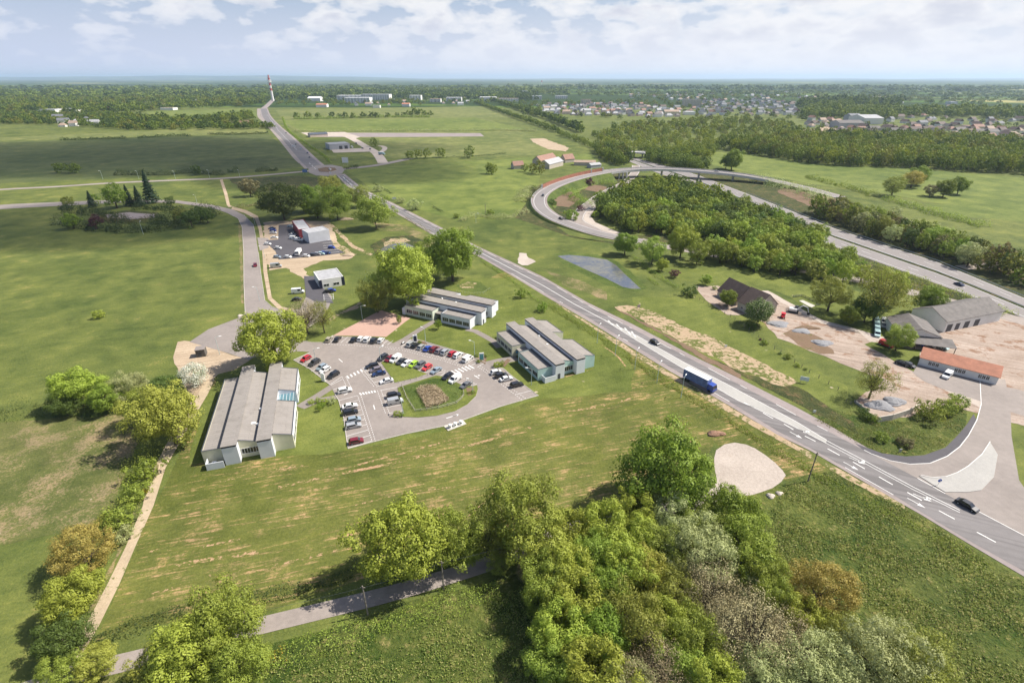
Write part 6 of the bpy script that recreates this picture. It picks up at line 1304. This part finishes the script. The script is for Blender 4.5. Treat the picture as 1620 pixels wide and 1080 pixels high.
# traffic
row([(1036, 541.5, 'hatch', 'black', 'black car driving on the far lane of the main road near the sandy strip')], (16, 8), None)
row([(1530, 799, 'sedan', 'black', 'dark car driving into the junction at the right edge')], (16, 9), None)
row([(545.8, 285, 'hatch', 'silver', 'silver car leaving the far roundabout'), (489.5, 249, 'sedan', 'dark', 'dark car nearest the roundabout on the far main road'), (486.5, 242, 'hatch', 'navy', 'navy car third in the far queue'), (475.8, 235.5, 'suv', 'bluesilver', 'blue-silver car second in the far queue'), (468, 228.5, 'hatch', 'dark', 'dark car first in the far queue'), (452.5, 210.5, 'hatch', 'dark', 'dark car high up on the far main road'), (435, 196, 'hatch', 'white', 'white car highest on the far main road')], (12, 12), None, z=.2)
row([(522, 268, 'hatch', 'white', 'white car going round the far roundabout'), (573.5, 234.8, 'suv', 'dark', 'dark car at the end of the far warehouse forecourt'), (563.5, 227, 'suv', 'dark', 'dark pickup behind the grey warehouse'), (557, 233.5, 'bigvan', 'white', 'white van at the corner of the grey warehouse'), (585.5, 236, 'hatch', 'dark', 'dark car at the far mini roundabout')], (10, 3), None, z=.25)
i_ = min(range(len(lp)), key=lambda k: (pix(lp[k])[0]-851)**2+(pix(lp[k])[1]-308)**2)
def on_loop(px, py, kind, col, label, flip=1):
    k = min(range(1, len(lp)-1), key=lambda k: (pix(lp[k])[0]-px)**2+(pix(lp[k])[1]-py)**2); t = (lp[k+1]-lp[k])*flip
    n = Vector((-t.y, t.x, 0)).normalized()*2.; vehicle(lp[k]+n, math.atan2(t.y, t.x), kind, col, label, None, lp[k].z+.06)
on_loop(852, 308, 'hatch', 'dark', 'small dark car on the left bend of the loop ramp'); on_loop(884, 341, 'hatch', 'black', 'black car low on the loop ramp', 1); on_loop(1129, 271, 'sedan', 'silver', 'silver car on the flyover deck', -1)
row([(1517, 449.5, 'sedan', 'navy', 'dark blue car on the motorway at the right edge')], (-20, -8), None, z=.16)
# yard
g_ = 'vehicles parked in the yard on the right'
row([(1386.5, 508.5, 'van', 'teal', 'topmost pale teal van in the line on the yard grass'), (1386.8, 515, 'van', 'teal', 'second pale teal van in the line on the yard grass'), (1387, 521.8, 'van', 'teal', 'third pale teal van in the line on the yard grass'), (1387.3, 528.3, 'van', 'teal', 'lowest pale teal van in the line on the yard grass'), (1397, 509, 'van', 'silver', 'silver van right of the teal vans'), (1397.5, 514.5, 'hatch', 'silver', 'silver car right of the teal vans')], (2, 20), g_)
row([(1498.5, 594, 'van', 'white', 'white van in front of the orange-roofed workshop')], (-9, 9), None)
row([(1428, 575, 'sedan', 'black', 'black car in the grass island of the yard'), (1438, 577.5, 'hatch', 'dark', 'dark car with pale bonnet at the workshop corner'), (1402, 545, 'van', 'red', 'red and white machine half under the round tree'), (1453, 543, 'hatch', 'blue', 'blue car under the lean-to, left'), (1470, 545, 'hatch', 'silver', 'silver car under the lean-to, right'), (1491, 549, 'hatch', 'teal', 'pale blue car beside the lean-to')], (16, 6), g_)
# motorbike
p = at(638, 544.5); mb_ = empty('motorbike', (p.x, p.y, .13), .9, 'dark motorbike parked at the left end of the top row', 'motorbike')
for x in (-.7, .7): P_(MB().tube([(x, -.07, .33), (x, .07, .33)], .33, 12).build('wheel', M['tyre']), mb_)
P_(MB().box(-.55, .5, -.16, .16, .4, .85).build('body', CP['silver'], bevel=.08), mb_); P_(MB().box(-.7, .1, -.15, .15, .86, 1.).build('seat', M['tyre'], bevel=.04), mb_); P_(MB().tube([(.5, -.35, 1.1), (.5, .35, 1.1)], .03, 5).build('handlebar', M['steel']), mb_)

# ------------------------------------------------------------------ houses of the far town
def house_mesh(w_, d, h, rh, hip):
    wl = MB().box(-w_/2, w_/2, -d/2, d/2, -.1, h); e = .4; r = MB(); k = w_/2-(d/2*.7 if hip else 0)
    P = [(-w_/2-e, -d/2-e, h), (w_/2+e, -d/2-e, h), (w_/2+e, d/2+e, h), (-w_/2-e, d/2+e, h), (-k-(0 if hip else e), 0, rh), (k+(0 if hip else e), 0, rh)]
    r.solid(P, [(0, 1, 5, 4), (2, 3, 4, 5), (1, 2, 5), (3, 0, 4), (3, 2, 1, 0)])
    dk = MB()
    for x in (-w_*.3, w_*.28):
        for y in (-1, 1): dk.box(x-.6, x+.6, y*d/2-.04, y*d/2+.04, .9, 2.2)
    return wl.mesh('house_wall', WM['white']), r.mesh('house_roof', RM['slate']), dk.mesh('house_window', M['glass'])
HM = [house_mesh(15, 11, 3.6, 8.2, False), house_mesh(17, 11, 3.6, 8.2, True), house_mesh(13, 11, 6.4, 11, False), house_mesh(21, 11, 6.6, 11, False), house_mesh(12, 10.5, 3.4, 7.6, True)]
NH = 0; HUSED = []
HS = []
def house(p, rz, hm, wall, roof, label, group):
    HS.append((p, rz, hm, wall, roof, label, group)); HUSED.append((p.x, p.y, 9)); HUSED.append((p.x*.985, p.y*.985, 9)); HUSED.append((p.x*.97, p.y*.97, 7))
def build_house(p, rz, hm, wall, roof, label, group):
    global NH
    wl, r, dk = HM[hm]; root = empty('house', (p.x, p.y, 0), rz, label, 'house', group)
    o = bpy.data.objects.new('wall', wl); C.objects.link(o); o.parent = root; o.material_slots[0].link = 'OBJECT'; o.material_slots[0].material = WM[wall]
    o2 = bpy.data.objects.new('roof', r); C.objects.link(o2); o2.parent = root; o2.material_slots[0].link = 'OBJECT'; o2.material_slots[0].material = RM[roof]
    o3 = bpy.data.objects.new('window', dk); C.objects.link(o3); o3.parent = root
    NH += 1
RN = dict(slate='grey slate', brown='dark brown', orange='orange tiled', rust='weathered red', tan='tan tiled', grey='dull grey', light='pale grey')
def houses(poly, n, roofs, area, scale=1., walls=('white', 'cream', 'white'), rot=.3):
    pl = [tuple(map(float, a.split(','))) for a in poly.split()]; x0, x1 = min(p[0] for p in pl), max(p[0] for p in pl); y0, y1 = min(p[1] for p in pl), max(p[1] for p in pl); k = 0; tries = 0
    while k < n and tries < n*60:
        tries += 1; x, y = R.uniform(x0, x1), R.uniform(y0, y1)
        if not inside(x, y, pl): continue
        p = at(x, y)
        if any(abs(p.x-a)+abs(p.y-b) < 22 for a, b, c in HUSED): continue
        rf = R.choice(roofs); house(p, rot+R.choice((0, PI/2))+R.uniform(-.15, .15), R.randrange(5), R.choice(walls), rf, '%s-roofed house %s' % (RN[rf], area), '%s-roofed houses %s' % (RN[rf], area)); k += 1
houses('1330,205 1530,205 1620,207 1620,221 1420,221 1330,218', 75, ('brown', 'tan', 'grey', 'rust', 'brown'), 'in the estate in front of the grey hall at the right', rot=.1)
houses('1400,186 1620,190 1620,203 1410,202', 26, ('brown', 'slate', 'brown'), 'in the far right estate behind the grey hall')
houses('1275,190 1360,190 1340,200 1280,202', 12, ('tan', 'rust', 'grey'), 'left of the grey hall')
houses('1110,160 1250,158 1262,184 1160,184 1110,178', 110, ('slate', 'grey', 'brown', 'slate'), 'on the hill of the far town')
houses('850,166 1000,164 1060,172 1080,188 1010,186 860,182', 120, ('slate', 'light', 'grey', 'rust', 'light', 'tan'), 'in the middle of the far town', walls=('white', 'pink', 'white'))
houses('1050,172 1120,172 1140,186 1060,186', 10, ('rust', 'slate', 'tan'), 'beside the long cream apartment block')
houses('990,148 1260,146 1300,158 1100,160 1000,158', 55, ('light', 'tan', 'rust', 'light'), 'along the far town skyline')
houses('92,188 170,190 170,200 95,202', 7, ('slate', 'tan', 'light'), 'among the trees on the far left')
houses('150,166 330,158 350,172 180,178', 9, ('orange', 'tan', 'light'), 'scattered in the far left woods')
houses('560,158 760,158 800,164 700,168 560,168', 14, ('light', 'orange', 'tan'), 'near the far industrial halls')
houses('1270,172 1420,160 1560,172 1500,186 1300,184', 12, ('light', 'tan', 'rust'), 'among the woods behind the right estate')
HS.sort(key=lambda h: depth(h[0])/(8+h[2] % 3))
for h_ in HS[:290]: build_house(*h_)
rm_ = MB(); mats_ = [WM['white'], RM['slate'], RM['brown'], RM['tan'], RM['light']]
for p, rz, hm, wall, roof, label, group in HS[290:]:
    wl, r, dk = HM[hm]; ca, sa = math.cos(rz), math.sin(rz); ri = {'slate': 1, 'grey': 1, 'brown': 2, 'rust': 2, 'tan': 3, 'orange': 3}.get(roof, 4)
    for me, mi_ in ((wl, 0), (r, ri)):
        rm_.solid([(p.x+v.co.x*ca-v.co.y*sa, p.y+v.co.x*sa+v.co.y*ca, v.co.z) for v in me.vertices], [tuple(q.vertices) for q in me.polygons], mi_)
tag(rm_.build('distant_houses', mats_), 'farthest houses of the town merging into pale specks below the skyline', 'houses', kind='stuff')
def big(name, x0, x1, y, h, dep, wall, roof, label, group=None, win_=0, kind='flat'):
    h *= 1.35; fr = frame_px((x0, y), (x1, y), dep=dep)
    o = flat(name, label, 'hall' if name == 'hall' else 'block', fr, h, wall, roof, group=group) if kind == 'flat' else gable(name, label, 'hall', fr, h, h*1.45, wall, roof)
    if win_:
        st = fr[2]/win_; rows = max(1, int(h/3.6)); rh_ = h/rows; wme = MB().box(-st*.27, st*.27, -.12, -.02, 0, rh_*.42).mesh('window', M['glass'])
        for r_ in range(rows):
            for i in range(win_): q = bpy.data.objects.new('window', wme); C.objects.link(q); q.parent = o; q.location = (st*(i+.5), 0, rh_*(r_+.3))
    a_, an_, lx_, dp_ = fr; n_ = max(1, int(lx_/25)); u_ = Vector((math.cos(an_), math.sin(an_), 0))
    for i in range(n_+1):
        q = a_+u_*(lx_*i/n_)
        for t_ in range(5): tt = 1-t_*.035; HUSED.append((q.x*tt, q.y*tt, 22))
    return o
big('hall', 487, 507, 160.5, 9, 40, 'white', 'white', 'white hall with rounded-looking roof left of the far industrial halls', kind='g')
big('hall', 533, 572, 158, 13, 60, 'white', 'white', 'white factory hall, left end of the far industrial row', win_=6); big('hall', 545, 585, 163, 14, 50, 'white', 'white', 'front white factory hall with a tall right corner', win_=8)
big('hall', 572, 616, 158.5, 17, 60, 'white', 'light', 'longest white factory hall with a row of dark openings', win_=12); big('hall', 623, 636, 149.5, 14, 30, 'white', 'white', 'small white block rising behind the trees')
big('hall', 648, 666, 158.5, 14, 40, 'white', 'white', 'white hall right of the tree gap', win_=4); big('hall', 680, 697, 162, 9, 40, 'white', 'rust', 'white hall with reddish roof edge', win_=3); big('hall', 706, 730, 160.5, 11, 40, 'white', 'white', 'low pale hall between trees', win_=4); big('hall', 636, 648, 169, 6, 20, 'white', 'orange', 'small white building with orange roof by the upper field', kind='g'); big('hall', 590, 601, 171, 6, 16, 'white', 'light', 'small white house by the upper field'); big('hall', 500, 517, 170, 6, 22, 'white', 'orange', 'low building with red roof by the upper field', kind='g')
big('hall', 759, 785, 160, 11, 60, 'white', 'white', 'white supermarket-like hall at the head of the tree avenue'); big('hall', 768, 786, 153, 11, 50, 'white', 'light', 'pale hall behind the supermarket-like hall'); big('hall', 787, 820, 161, 9, 40, 'white', 'tan', 'long white hall in the middle distance', win_=8); big('hall', 824, 835, 150.5, 16, 30, 'white', 'light', 'white tower block among dark trees', win_=4); big('hall', 842, 857, 158, 12, 30, 'white', 'white', 'white block in the far town, left', win_=5); big('hall', 879, 898, 156.5, 10, 30, 'white', 'white', 'pair of white flats in the far town', win_=6)
big('hall', 1080, 1108, 168, 16, 14, 'cream', 'light', 'long cream apartment block on the town edge', win_=12); big('hall', 1051, 1074, 183, 7, 20, 'cream', 'tan', 'long low building with tan roof above the scrub', kind='g'); big('hall', 1084, 1100, 182, 6, 24, 'white', 'white', 'white-roofed hall above the scrub'); big('hall', 920, 935, 165, 12, 20, 'cream', 'tan', 'cream house block in the far town', win_=5)
big('hall', 1366, 1396, 197, 9, 60, 'white', 'light', 'big pale grey saw-roofed hall on the right', kind='g'); big('hall', 1327, 1366, 203, 7, 36, 'grey', 'grey', 'long grey annex in front of the saw-roofed hall', kind='g'); big('hall', 1345, 1362, 192, 8, 30, 'grey', 'slate', 'dark-gabled hall beside the saw-roofed hall', kind='g'); big('hall', 1378, 1390, 182, 7, 20, 'cream', 'orange', 'small building with orange roof behind the saw-roofed hall', kind='g')
big('hall', 1327, 1350, 158, 10, 50, 'white', 'white', 'white flat hall on the right skyline'); big('hall', 1382, 1408, 161, 14, 30, 'white', 'tan', 'pale block on the right skyline', win_=6); big('hall', 1504, 1514, 166, 8, 30, 'white', 'white', 'tiny white hall at the far right')
big('hall', 90, 118, 177, 6, 30, 'white', 'light', 'long white shed on the far left edge', win_=6); big('hall', 254, 274, 174.5, 5, 26, 'white', 'tan', 'white shed behind the left field'); big('hall', 60, 88, 178, 6, 30, 'white', 'light', 'white shed outside the left edge')
patch('pale_yard', '1265,207 1330,197 1340,200 1322,212 1280,212', M['sandclean'], .1)
# ------------------------------------------------------------------ woods: the largest crowns one by one, the rest as one mass
CAND = []
def forest(poly, sp, r0, r1, hf, kinds, group, label, dens_=1.):
    pl = [tuple(map(float, a.split(','))) for a in poly.split()]; W = [at(*p) for p in pl]
    x0, x1 = min(p.x for p in W), max(p.x for p in W); y0, y1 = min(p.y for p in W), max(p.y for p in W); wp = [(p.x, p.y) for p in W]
    y = y0; j = 0
    while y < y1:
        x = x0+(j % 2)*sp/2
        while x < x1:
            a, b = x+R.uniform(-.38, .38)*sp, y+R.uniform(-.38, .38)*sp
            if R.random() < dens_ and inside(a, b, wp): CAND.append((a, b, R.uniform(r0, r1), hf*R.uniform(.85, 1.15), R.choice(kinds), group, label))
            x += sp
        y += sp*.87; j += 1
def treeline(pts, sp, r0, r1, hf, kinds, group, label, jit=2.):
    P = PP(pts)
    for a, b in zip(P, P[1:]):
        k = max(1, int((b-a).length/sp))
        for i in range(k): q = a.lerp(b, (i+R.uniform(-.3, .3))/k); CAND.append((q.x+R.uniform(-jit, jit), q.y+R.uniform(-jit, jit), R.uniform(r0, r1), hf*R.uniform(.85, 1.15), R.choice(kinds), group, label))
A_ = ('green', 'mid', 'green', 'bright', 'olive', 'dark', 'mid')
forest('945,332 958,322 985,309 1010,300 1060,296 1105,309 1175,334 1240,358 1295,381 1312,392 1290,402 1240,398 1180,392 1100,378 1040,374 990,366 955,350', 6.8, 4., 5.8, 1.12, ('mid', 'green', 'dark', 'bright', 'green', 'dark', 'green', 'mid'), 'trees of the wood inside the loop', 'tree in the wood inside the motorway loop')
forest('1112,398 1180,402 1250,412 1310,422 1350,436 1345,452 1300,446 1240,438 1160,425 1120,415', 7.6, 4., 5.8, 1.15, ('bright', 'mid', 'green', 'olive', 'mid'), 'trees behind the barn garden', 'tree in the belt behind the barn garden')
treeline('1360,446 1400,450 1440,460', 9, 3.5, 5, 1., ('mid', 'bright'), 'trees behind the barn garden', 'tree in the belt behind the barn garden')
forest('1275,332 1320,338 1400,358 1470,380 1540,404 1640,444 1640,462 1530,424 1460,402 1390,380 1330,358 1295,345 1278,338', 6.8, 3.6, 5.4, 1.25, ('green', 'brownish', 'olive', 'dark', 'mid', 'willow'), 'trees along the motorway cutting', 'tree in the belt along the right of the motorway')
forest('1022,247 1060,252 1090,258 1118,266 1112,274 1080,268 1040,261 1024,255', 8, 4, 5.5, 1.2, ('dark', 'green', 'green'), 'dark trees at the flyover', 'tree in the dark belt behind the flyover deck')
forest('1140,236 1200,246 1262,257 1340,264 1430,266 1530,272 1640,278 1640,262 1530,250 1400,240 1300,238 1240,232 1180,228', 10.5, 5.2, 7, 1.35, ('mid', 'green', 'bright', 'green', 'olive', 'mid'), 'trees of the wood behind the east field', 'tree in the wood behind the bright east field')
forest('1240,231 1300,237 1400,239 1530,249 1640,261 1640,236 1530,226 1400,222 1300,222 1230,220', 13, 5.5, 7.5, 1.35, A_, 'trees of the wood behind the east field', 'tree in the wood behind the bright east field')
forest('935,214 1000,196 1140,190 1250,196 1280,214 1230,228 1140,234 1060,243 990,236 945,228', 15, 3.5, 6, 1., ('mid', 'bright', 'mid', 'green', 'bright', 'olive'), 'scattered trees of the scrub', 'tree in the scrubland beyond the flyover', .5)
forest('1000,240 1060,240 1140,234 1120,252 1080,250 1020,244', 10, 3.5, 5.5, 1.1, ('mid', 'green', 'bright'), 'scattered trees of the scrub', 'tree in the scrubland beyond the flyover')
forest('938,238 975,236 995,250 998,262 975,262 950,252', 9, 4, 6, 1.3, ('green', 'dark', 'mid', 'olive'), 'trees left of the far bridge', 'tree in the grove left of the far bridge')
treeline('752,163 790,178 830,192 884,211', 13, 5, 6.5, .95, ('green', 'mid', 'green'), 'left row of the tree avenue', 'tree in the left row of the far avenue')
treeline('776,160 820,174 870,190 922,211', 12, 6, 8, 1.1, ('green', 'dark', 'green'), 'right row of the tree avenue', 'tree in the right row of the far avenue')
treeline('885,214 915,224 945,238', 12, 4, 5.5, .9, ('green', 'mid'), 'trees along the motorway approach', 'tree beside the motorway before the far bridge')
treeline('646,252 660,250 676,250 690,250 706,248', 14, 5, 7, 1., ('green', 'dark', 'mid'), 'trees on the edge of the bright green field', 'tree in the clump behind the bright green field', 3)
treeline('742,250 746,250', 14, 7, 8, 1., ('green',), 'single far trees', 'round green tree alone behind the bright green field')
treeline('590,232 592,233', 9, 5, 6, 1., ('green',), 'single far trees 2', 'tree on the far mini roundabout island')
treeline('772,275 778,276 784,275', 9, 3.5, 5, 1.2, ('willow', 'mid'), 'trees by the pond of the bright field', 'pale tree of the small clump in the bright field', 2)
treeline('828,272 840,274 852,276 862,277', 8, 4, 6, 1.2, ('olive', 'mid', 'green'), 'trees in front of the farm', 'tree in front of the farm barns', 2)
treeline('850,300 845,315 838,325', 10, 2.5, 3.5, .7, ('willow', 'green'), 'bushes outside the ramp bend', 'bush-like tree outside the ramp bend', 4)
treeline('470,188 520,187 560,187 600,186 640,185 670,182', 20, 6, 9, .9, ('green', 'dark', 'mid'), 'trees of the hedge line behind the plots', 'tree in the hedge line behind the commercial plots', 6)
treeline('655,180 690,186', 30, 7, 9, .9, ('green',), 'trees of the hedge line behind the plots', 'tree in the hedge line behind the commercial plots', 6)
# left distance
forest('-60,196 90,198 200,206 330,206 440,204 415,200 300,196 245,188 180,182 -60,180', 16, 5, 7, .85, ('dark', 'green', 'olive', 'dark', 'green'), 'trees beyond the dark field', 'tree in the belt beyond the dark field', .92)
forest('180,184 260,190 330,190 400,182 405,190 330,197 250,197', 17, 6, 9, .9, ('green', 'mid', 'dark'), 'trees beyond the dark field', 'tree in the belt beyond the dark field', .5)
treeline('90,274 120,274 150,273', 12, 5, 7, .9, ('dark', 'green'), 'trees at the left end of the country road', 'tree at the left end of the country road')
treeline('310,277 325,277', 8, 5, 6, 1., ('dark',), 'dark trees in the country road hedge', 'dark tree in the country road hedge')
S_FAR = ('dark', 'green', 'green', 'mid', 'olive')
forest('-100,182 180,180 300,172 420,168 424,160 300,156 100,158 -100,160', 26, 8, 12, .9, S_FAR, 'F', 'F', .72)
forest('436,166 500,168 800,166 760,160 600,156 436,158', 28, 6, 9, .75, S_FAR, 'F', 'F', .22)
forest('436,158 600,155 770,158 850,160 850,150 600,148 436,150', 38, 11, 16, .85, ('dark', 'green', 'dark'), 'F', 'F', .9)
forest('820,184 1000,190 1120,190 1280,192 1420,186 1640,196 1640,178 1400,176 1200,160 1000,160 800,162', 26, 4.5, 8, .75, S_FAR, 'F', 'F', .22)
forest('1260,200 1420,188 1540,190 1640,192 1640,226 1300,224 1240,210', 22, 4, 6, .8, S_FAR, 'F', 'F', .22)
forest('1270,188 1400,190 1460,186 1640,190 1640,180 1430,176 1300,172 1260,178', 24, 8, 11, 1.1, ('mid', 'green', 'green'), 'F', 'F', .95)
forest('1262,174 1300,176 1420,170 1430,162 1330,160 1262,164', 30, 9, 12, 1.2, ('dark', 'green'), 'F', 'F', .8)
forest('1000,160 1260,158 1640,168 1640,156 1300,150 1000,150', 38, 6, 10, .7, S_FAR, 'F', 'F', .28)
forest('-160,158 300,156 424,158 600,149 900,149 900,143 600,142 -160,146', 60, 15, 26, .6, ('dark', 'green', 'mid', 'dark', 'green'), 'F', 'F', .72)
forest('850,152 1300,150 1640,156 1640,146 1200,144 900,144', 62, 12, 20, .45, ('dark', 'green'), 'F', 'F', .4)
forest('-200,146 400,144 900,143 1500,145 1700,148 1700,138 1100,138 400,138 -200,140', 110, 26, 42, .42, ('dark', 'green', 'dark'), 'F', 'F', .45)
# keep trees off the houses and roads
def off_house(c):
    return not any(abs(c[0]-a) < c[2]+4.5 and abs(c[1]-b) < c[2]+4.5 for a, b, r in HUSED)
def off_road(c):
    x, y = pix((c[0], c[1], 0)); return not (y < 182 and 405 < x < 436 and y > 166)
CAND = [c for c in CAND if (depth((c[0], c[1], 0)) > 2600 or off_house(c)) and off_road(c)]
def vis(c): x, y = pix((c[0], c[1], 4)); return 85 < x < 1540 and y < 1090
CAND.sort(key=lambda c: -c[2]/depth((c[0], c[1], 5)))
ntree = sum(1 for o in C.objects if o.get('category') == 'tree')
BUD = max(0, 298-ntree); rest = []
for c in CAND:
    if BUD > 0 and c[5] != 'F' and vis(c):
        put_tree((c[0], c[1]), c[2]*1.02, 'm_'+c[4], ('%s %s' % (LOOK[c[4]], c[6])), '%s %s' % (LOOK[c[4]], c[5]), c[3]); BUD -= 1
    else: rest.append(c)
SM = ['dark', 'green', 'mid', 'bright', 'olive', 'brownish', 'willow']
lod = {}
for tier, (cl, lv, sz) in enumerate(((26, 22, 1.1), (16, 12, 2.0), (9, 7, 3.4))):
    for s in range(3):
        (V, F), _ = crown_np(5, 5.2, 4.5, cl, lv, sz, lump=.3, inner=.05); lod[tier, s] = V.reshape(-1, 4, 3)
VV, MI = [], []
for c in rest:
    d = depth((c[0], c[1], 5)); tier = 0 if d < 900 else 1 if d < 2300 else 2
    V = lod[tier, R.randrange(3)]; s = c[2]/5*1.03; a = R.uniform(0, 6.28); ca, sa = math.cos(a), math.sin(a)
    q = np.empty_like(V); q[..., 0] = (V[..., 0]*ca-V[..., 1]*sa)*s+c[0]; q[..., 1] = (V[..., 0]*sa+V[..., 1]*ca)*s+c[1]; q[..., 2] = V[..., 2]*s*c[3]
    VV.append(q); MI += [SM.index(c[4])]*len(V)
VV = np.concatenate(VV).reshape(-1, 3)
def stuff_leaf(name, lo, hi):
    m, nt, b, o = base_mat(name); g = nt.nodes.new('ShaderNodeNewGeometry'); n = noise(nt, wpos(nt), .06, 4., .7); nn = noise(nt, wpos(nt), .012, 2.)
    s = math_(nt, 'ADD', math_(nt, 'MULTIPLY', n, .6), math_(nt, 'ADD', math_(nt, 'MULTIPLY', nn, .25), math_(nt, 'MULTIPLY', g.outputs['Random Per Island'], .15)))
    nt.links.new(ramp(nt, s, [(.36, lo), (.66, hi)]), b.inputs['Base Color']); b.inputs['Roughness'].default_value = .6; b.inputs['Specular IOR Level'].default_value = .15
    tr = nt.nodes.new('ShaderNodeBsdfTranslucent'); nt.links.new(b.inputs['Base Color'].links[0].from_socket, tr.inputs[0]); mx = nt.nodes.new('ShaderNodeMixShader'); mx.inputs[0].default_value = .3
    nt.links.new(b.outputs[0], mx.inputs[1]); nt.links.new(tr.outputs[0], mx.inputs[2]); nt.links.new(mx.outputs[0], o.inputs[0]); return m
SL = [stuff_leaf('wood_dark_leaves', (0.058, 0.098, 0.021), (0.122, 0.172, 0.034)), stuff_leaf('wood_green_leaves', (0.102, 0.155, 0.021), (0.211, 0.265, 0.037)), stuff_leaf('wood_fresh_leaves', (0.141, 0.190, 0.025), (0.262, 0.305, 0.046)), stuff_leaf('wood_bright_leaves', (0.192, 0.236, 0.021), (0.326, 0.356, 0.039)), stuff_leaf('wood_olive_leaves', (0.134, 0.155, 0.028), (0.250, 0.253, 0.046)), stuff_leaf('wood_brown_leaves', (0.134, 0.121, 0.046), (0.237, 0.196, 0.075)), stuff_leaf('wood_grey_leaves', (0.160, 0.178, 0.069), (0.282, 0.282, 0.121))]
o = bpy.data.objects.new('woodland', mesh_np('woodland', VV, np.arange(len(VV)).reshape(-1, 4), SL, MI)); C.objects.link(o)
tag(o, 'far woods and town trees merging into one green mass', 'woodland', kind='stuff')
print('TREES', ntree, 'rest', len(rest), 'quads', len(VV)//4, 'houses', NH)
# hills on the horizon
hm = MB(); K = 90
for i in range(K+1):
    t = i/K; x = -34000+t*68000
    hgt = (20+250*math.exp(-((x+13500)/6500)**2)+170*math.exp(-((x+26000)/9000)**2)+25*math.sin(t*37)+18*math.sin(t*83+1)+40*math.exp(-((x-24000)/7000)**2))*.62
    for yy, z in ((25500, -2), (28000, hgt*.72), (31000, hgt), (34000, -2)): hm.v.append((x, yy, z))
for i in range(K):
    for j in range(3): a = i*4+j; hm.f.append((a, a+4, a+5, a+1)); hm.m.append(0)
struct(hm.build('hills', M['farmland'], smooth=True))
# clouds outside the frame that shade the left of the view
def cloud(cx_, cy_, rx, ry, z=1100, th=90, dn=.011, label='soft white cloud drifting above the left fields'):
    ox, oy = SD.x/SD.z*z, SD.y/SD.z*z
    bm = bmesh.new(); bmesh.ops.create_icosphere(bm, subdivisions=4, radius=1)
    ph = [R.uniform(0, 6) for _ in range(4)]
    for v in bm.verts:
        k = 1+.16*math.sin(3*v.co.x+ph[0])*math.cos(3*v.co.y+ph[1])+.10*math.sin(6*v.co.x+ph[2]+2*v.co.y)
        v.co = Vector((v.co.x*rx*k, v.co.y*ry*k, v.co.z*th*k*(1 if v.co.z > 0 else .4)))
    me = bpy.data.meshes.new('cloud'); bm.to_mesh(me); bm.free(); me.materials.append(CLM); o = bpy.data.objects.new('cloud', me); C.objects.link(o); o.location = (cx_+ox, cy_+oy, z)
    return tag(o, label, 'cloud', 'clouds over the fields')
CLM = bpy.data.materials.new('cloud_vapour'); CLM.use_nodes = True; nt = CLM.node_tree; nt.nodes.clear(); pv = nt.nodes.new('ShaderNodeVolumePrincipled'); oo = nt.nodes.new('ShaderNodeOutputMaterial'); nt.links.new(pv.outputs[0], oo.inputs['Volume'])
pv.inputs['Color'].default_value = (.95, .95, .95, 1); pv.inputs['Density'].default_value = .0095
for a in ((115, 385, 190, 95), (330, 300, 240, 110),): pass
def cloud_px(x, y, rx, ry, label): p = at(x, y); cloud(p.x, p.y, rx, ry, label=label)
cloud_px(200, 352, 150, 66, 'soft white cloud above the dark shrubbery'); cloud_px(200, 243, 420, 210, 'long white cloud above the dark field'); cloud_px(520, 268, 170, 110, 'small white cloud above the far roundabout')
# haze
HB = MB().box(-48000, 48000, -1200, 50000, -3, 240).mesh('haze', [])
hz_ = bpy.data.materials.new('haze_air'); hz_.use_nodes = True; nt = hz_.node_tree; nt.nodes.clear(); pv = nt.nodes.new('ShaderNodeVolumePrincipled'); oo = nt.nodes.new('ShaderNodeOutputMaterial'); nt.links.new(pv.outputs[0], oo.inputs['Volume'])
pv.inputs['Color'].default_value = (.60, .76, 1., 1); pv.inputs['Density'].default_value = 5e-5; pv.inputs['Anisotropy'].default_value = .2
HB.materials.append(hz_); o = bpy.data.objects.new('haze', HB); C.objects.link(o); o['kind'] = 'stuff'; o['label'] = 'thin blue air haze over the whole plain'
